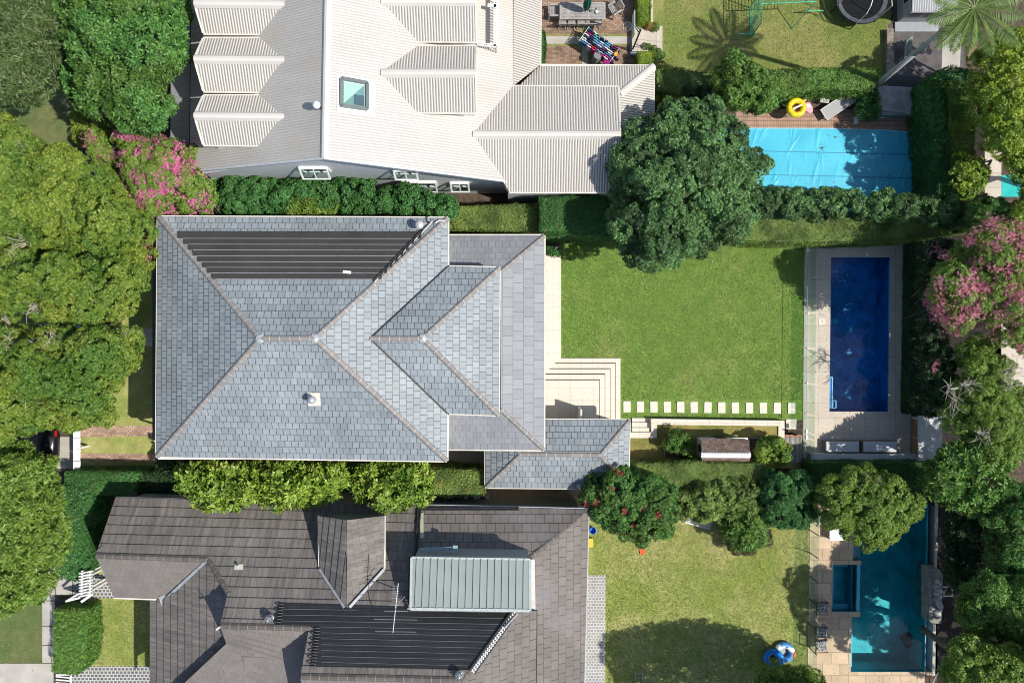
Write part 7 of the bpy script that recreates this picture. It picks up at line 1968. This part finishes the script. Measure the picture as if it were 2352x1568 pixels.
# ---- front gate wall of the slate house and the parked car under the trees
wg = thing('driveway_gate', 'white panelled driveway gate at the front of the slate roofed house', 'gate', P(172, 1030, 0))
for k in range(4):
    y0_ = 979 + k * 26.6
    q4 = [P(168, y0_, 1.45), P(184, y0_, 1.2), P(183, y0_ + 25.6, 1.2), P(168, y0_ + 25.6, 1.45)]
    m = MB(); m.face(q4[::-1]); m.face([p - Vector((0, 0, .05)) for p in q4]); m.build('panel', whitewall, wg)
for y in (979, 1032, 1085): p = P(170, y, 1.4); MB().box((p.x, p.y, .7), (.1, .1, 1.4)).build('post', white, wg)
def car(r):
    body = simple('black_car_paint', (.012, .013, .016), .18, .2, .05, 3)
    secs = [(-2.2, .62, .35, .62), (-2.05, .82, .3, .78), (-1.2, .88, .28, .86), (-.6, .9, .28, .9), (.6, .9, .28, .9), (1.5, .88, .28, .86), (2.1, .8, .3, .74), (2.25, .6, .36, .6)]
    V = []; n = 8
    for y, hwid, z0, z1 in secs:
        V += [(-hwid * .9, y, z0), (hwid * .9, y, z0), (hwid, y, (z0 + z1) / 2), (hwid * .97, y, z1 - .06), (hwid * .85, y, z1), (-hwid * .85, y, z1), (-hwid * .97, y, z1 - .06), (-hwid, y, (z0 + z1) / 2)]
    F = [(k * n + i, k * n + (i + 1) % n, (k + 1) * n + (i + 1) % n, (k + 1) * n + i) for k in range(len(secs) - 1) for i in range(n)] + [tuple(range(n - 1, -1, -1)), tuple(range((len(secs) - 1) * n, len(secs) * n))]
    MB().poly(V, F).build('body', body, r, True)
    cab = [(-1.35, .72, .86), (-.75, .66, 1.32), (.35, .66, 1.36), (1.15, .72, .88)]
    V = []
    for y, w_, z in cab: V += [(-w_, y, z), (w_, y, z)]
    V += [(-.8, -1.35, .84), (.8, -1.35, .84), (.8, 1.15, .84), (-.8, 1.15, .84)]
    MB().poly(V, [(2, 3, 5, 4)]).build('car_roof', body, r)
    MB().poly(V, [(0, 1, 3, 2)]).build('rear_window', dark, r); MB().poly(V, [(4, 5, 7, 6)]).build('windscreen', simple('windscreen_glass', (.03, .04, .05), .05), r)
    MB().poly(V, [(0, 2, 4, 6)]).build('side_window', dark, r); MB().poly(V, [(1, 7, 5, 3)]).build('side_window', dark, r)
    for a in (-1, 1):
        for b in (-1.35, 1.4): w = MB().tube((a * .72, b, .32), (a * .92, b, .32), .32, n=20).build('wheel', blackrub, r); MB().tube((a * .9, b, .32), (a * .935, b, .32), .2, n=12).build('rim', steel, w)
        MB().box((a * .62, 2.18, .62), (.35, .1, .12)).build('headlight', plasticw, r); MB().box((a * .62, -2.14, .66), (.3, .1, .1)).build('tail_light', simple('red_lens', (.4, .01, .01), .3), r)
        MB().box((a * 1.0, .75, .95), (.16, .1, .1)).build('wing_mirror', body, r)
q = P(22, 1022, 1.0); loc_thing('parked_car', 'black car parked on the driveway under the left hand trees', 'car', car, (q.x, q.y, 0), math.radians(88))
rb = thing('rubbish_bin', 'grey wheelie bin glimpsed through a gap in the mustard green trees', 'bin', P(183, 760, 0))
q = P(184, 758, 1.0); MB().box((q.x, q.y, .5), (.5, .55, 1.0)).build('bin_body', simple('bin_grey', (.12, .13, .14), .4), rb); MB().box((q.x, q.y, 1.03), (.56, .62, .07)).build('lid', simple('bin_lid', (.28, .30, .31), .3), rb)
bk = thing('bicycle', 'bicycle lying against the hedge beside the lower slate roof', 'bicycle', P(1195, 536, 0))
for x in (1190, 1200): 
    p = P(x, 536, .5); w = MB().torus((p.x, p.y, .5), .17, .015, 22, 5).build('wheel', dark, bk)
MB().tube(P(1190, 536, .5), P(1195, 532, .5), .012).tube(P(1195, 532, .5), P(1200, 536, .5), .012).build('frame', steel, bk)
wc = thing('power_cable', 'thin overhead service cable running to the gable of the brown tiled house', 'cable', P(180, 1330, 0))
MB().path([P(40, 1390, 5.2), P(120, 1338, 5.1), P(236, 1252, 5.4)], .012, 5).build('cable', dark, wc)
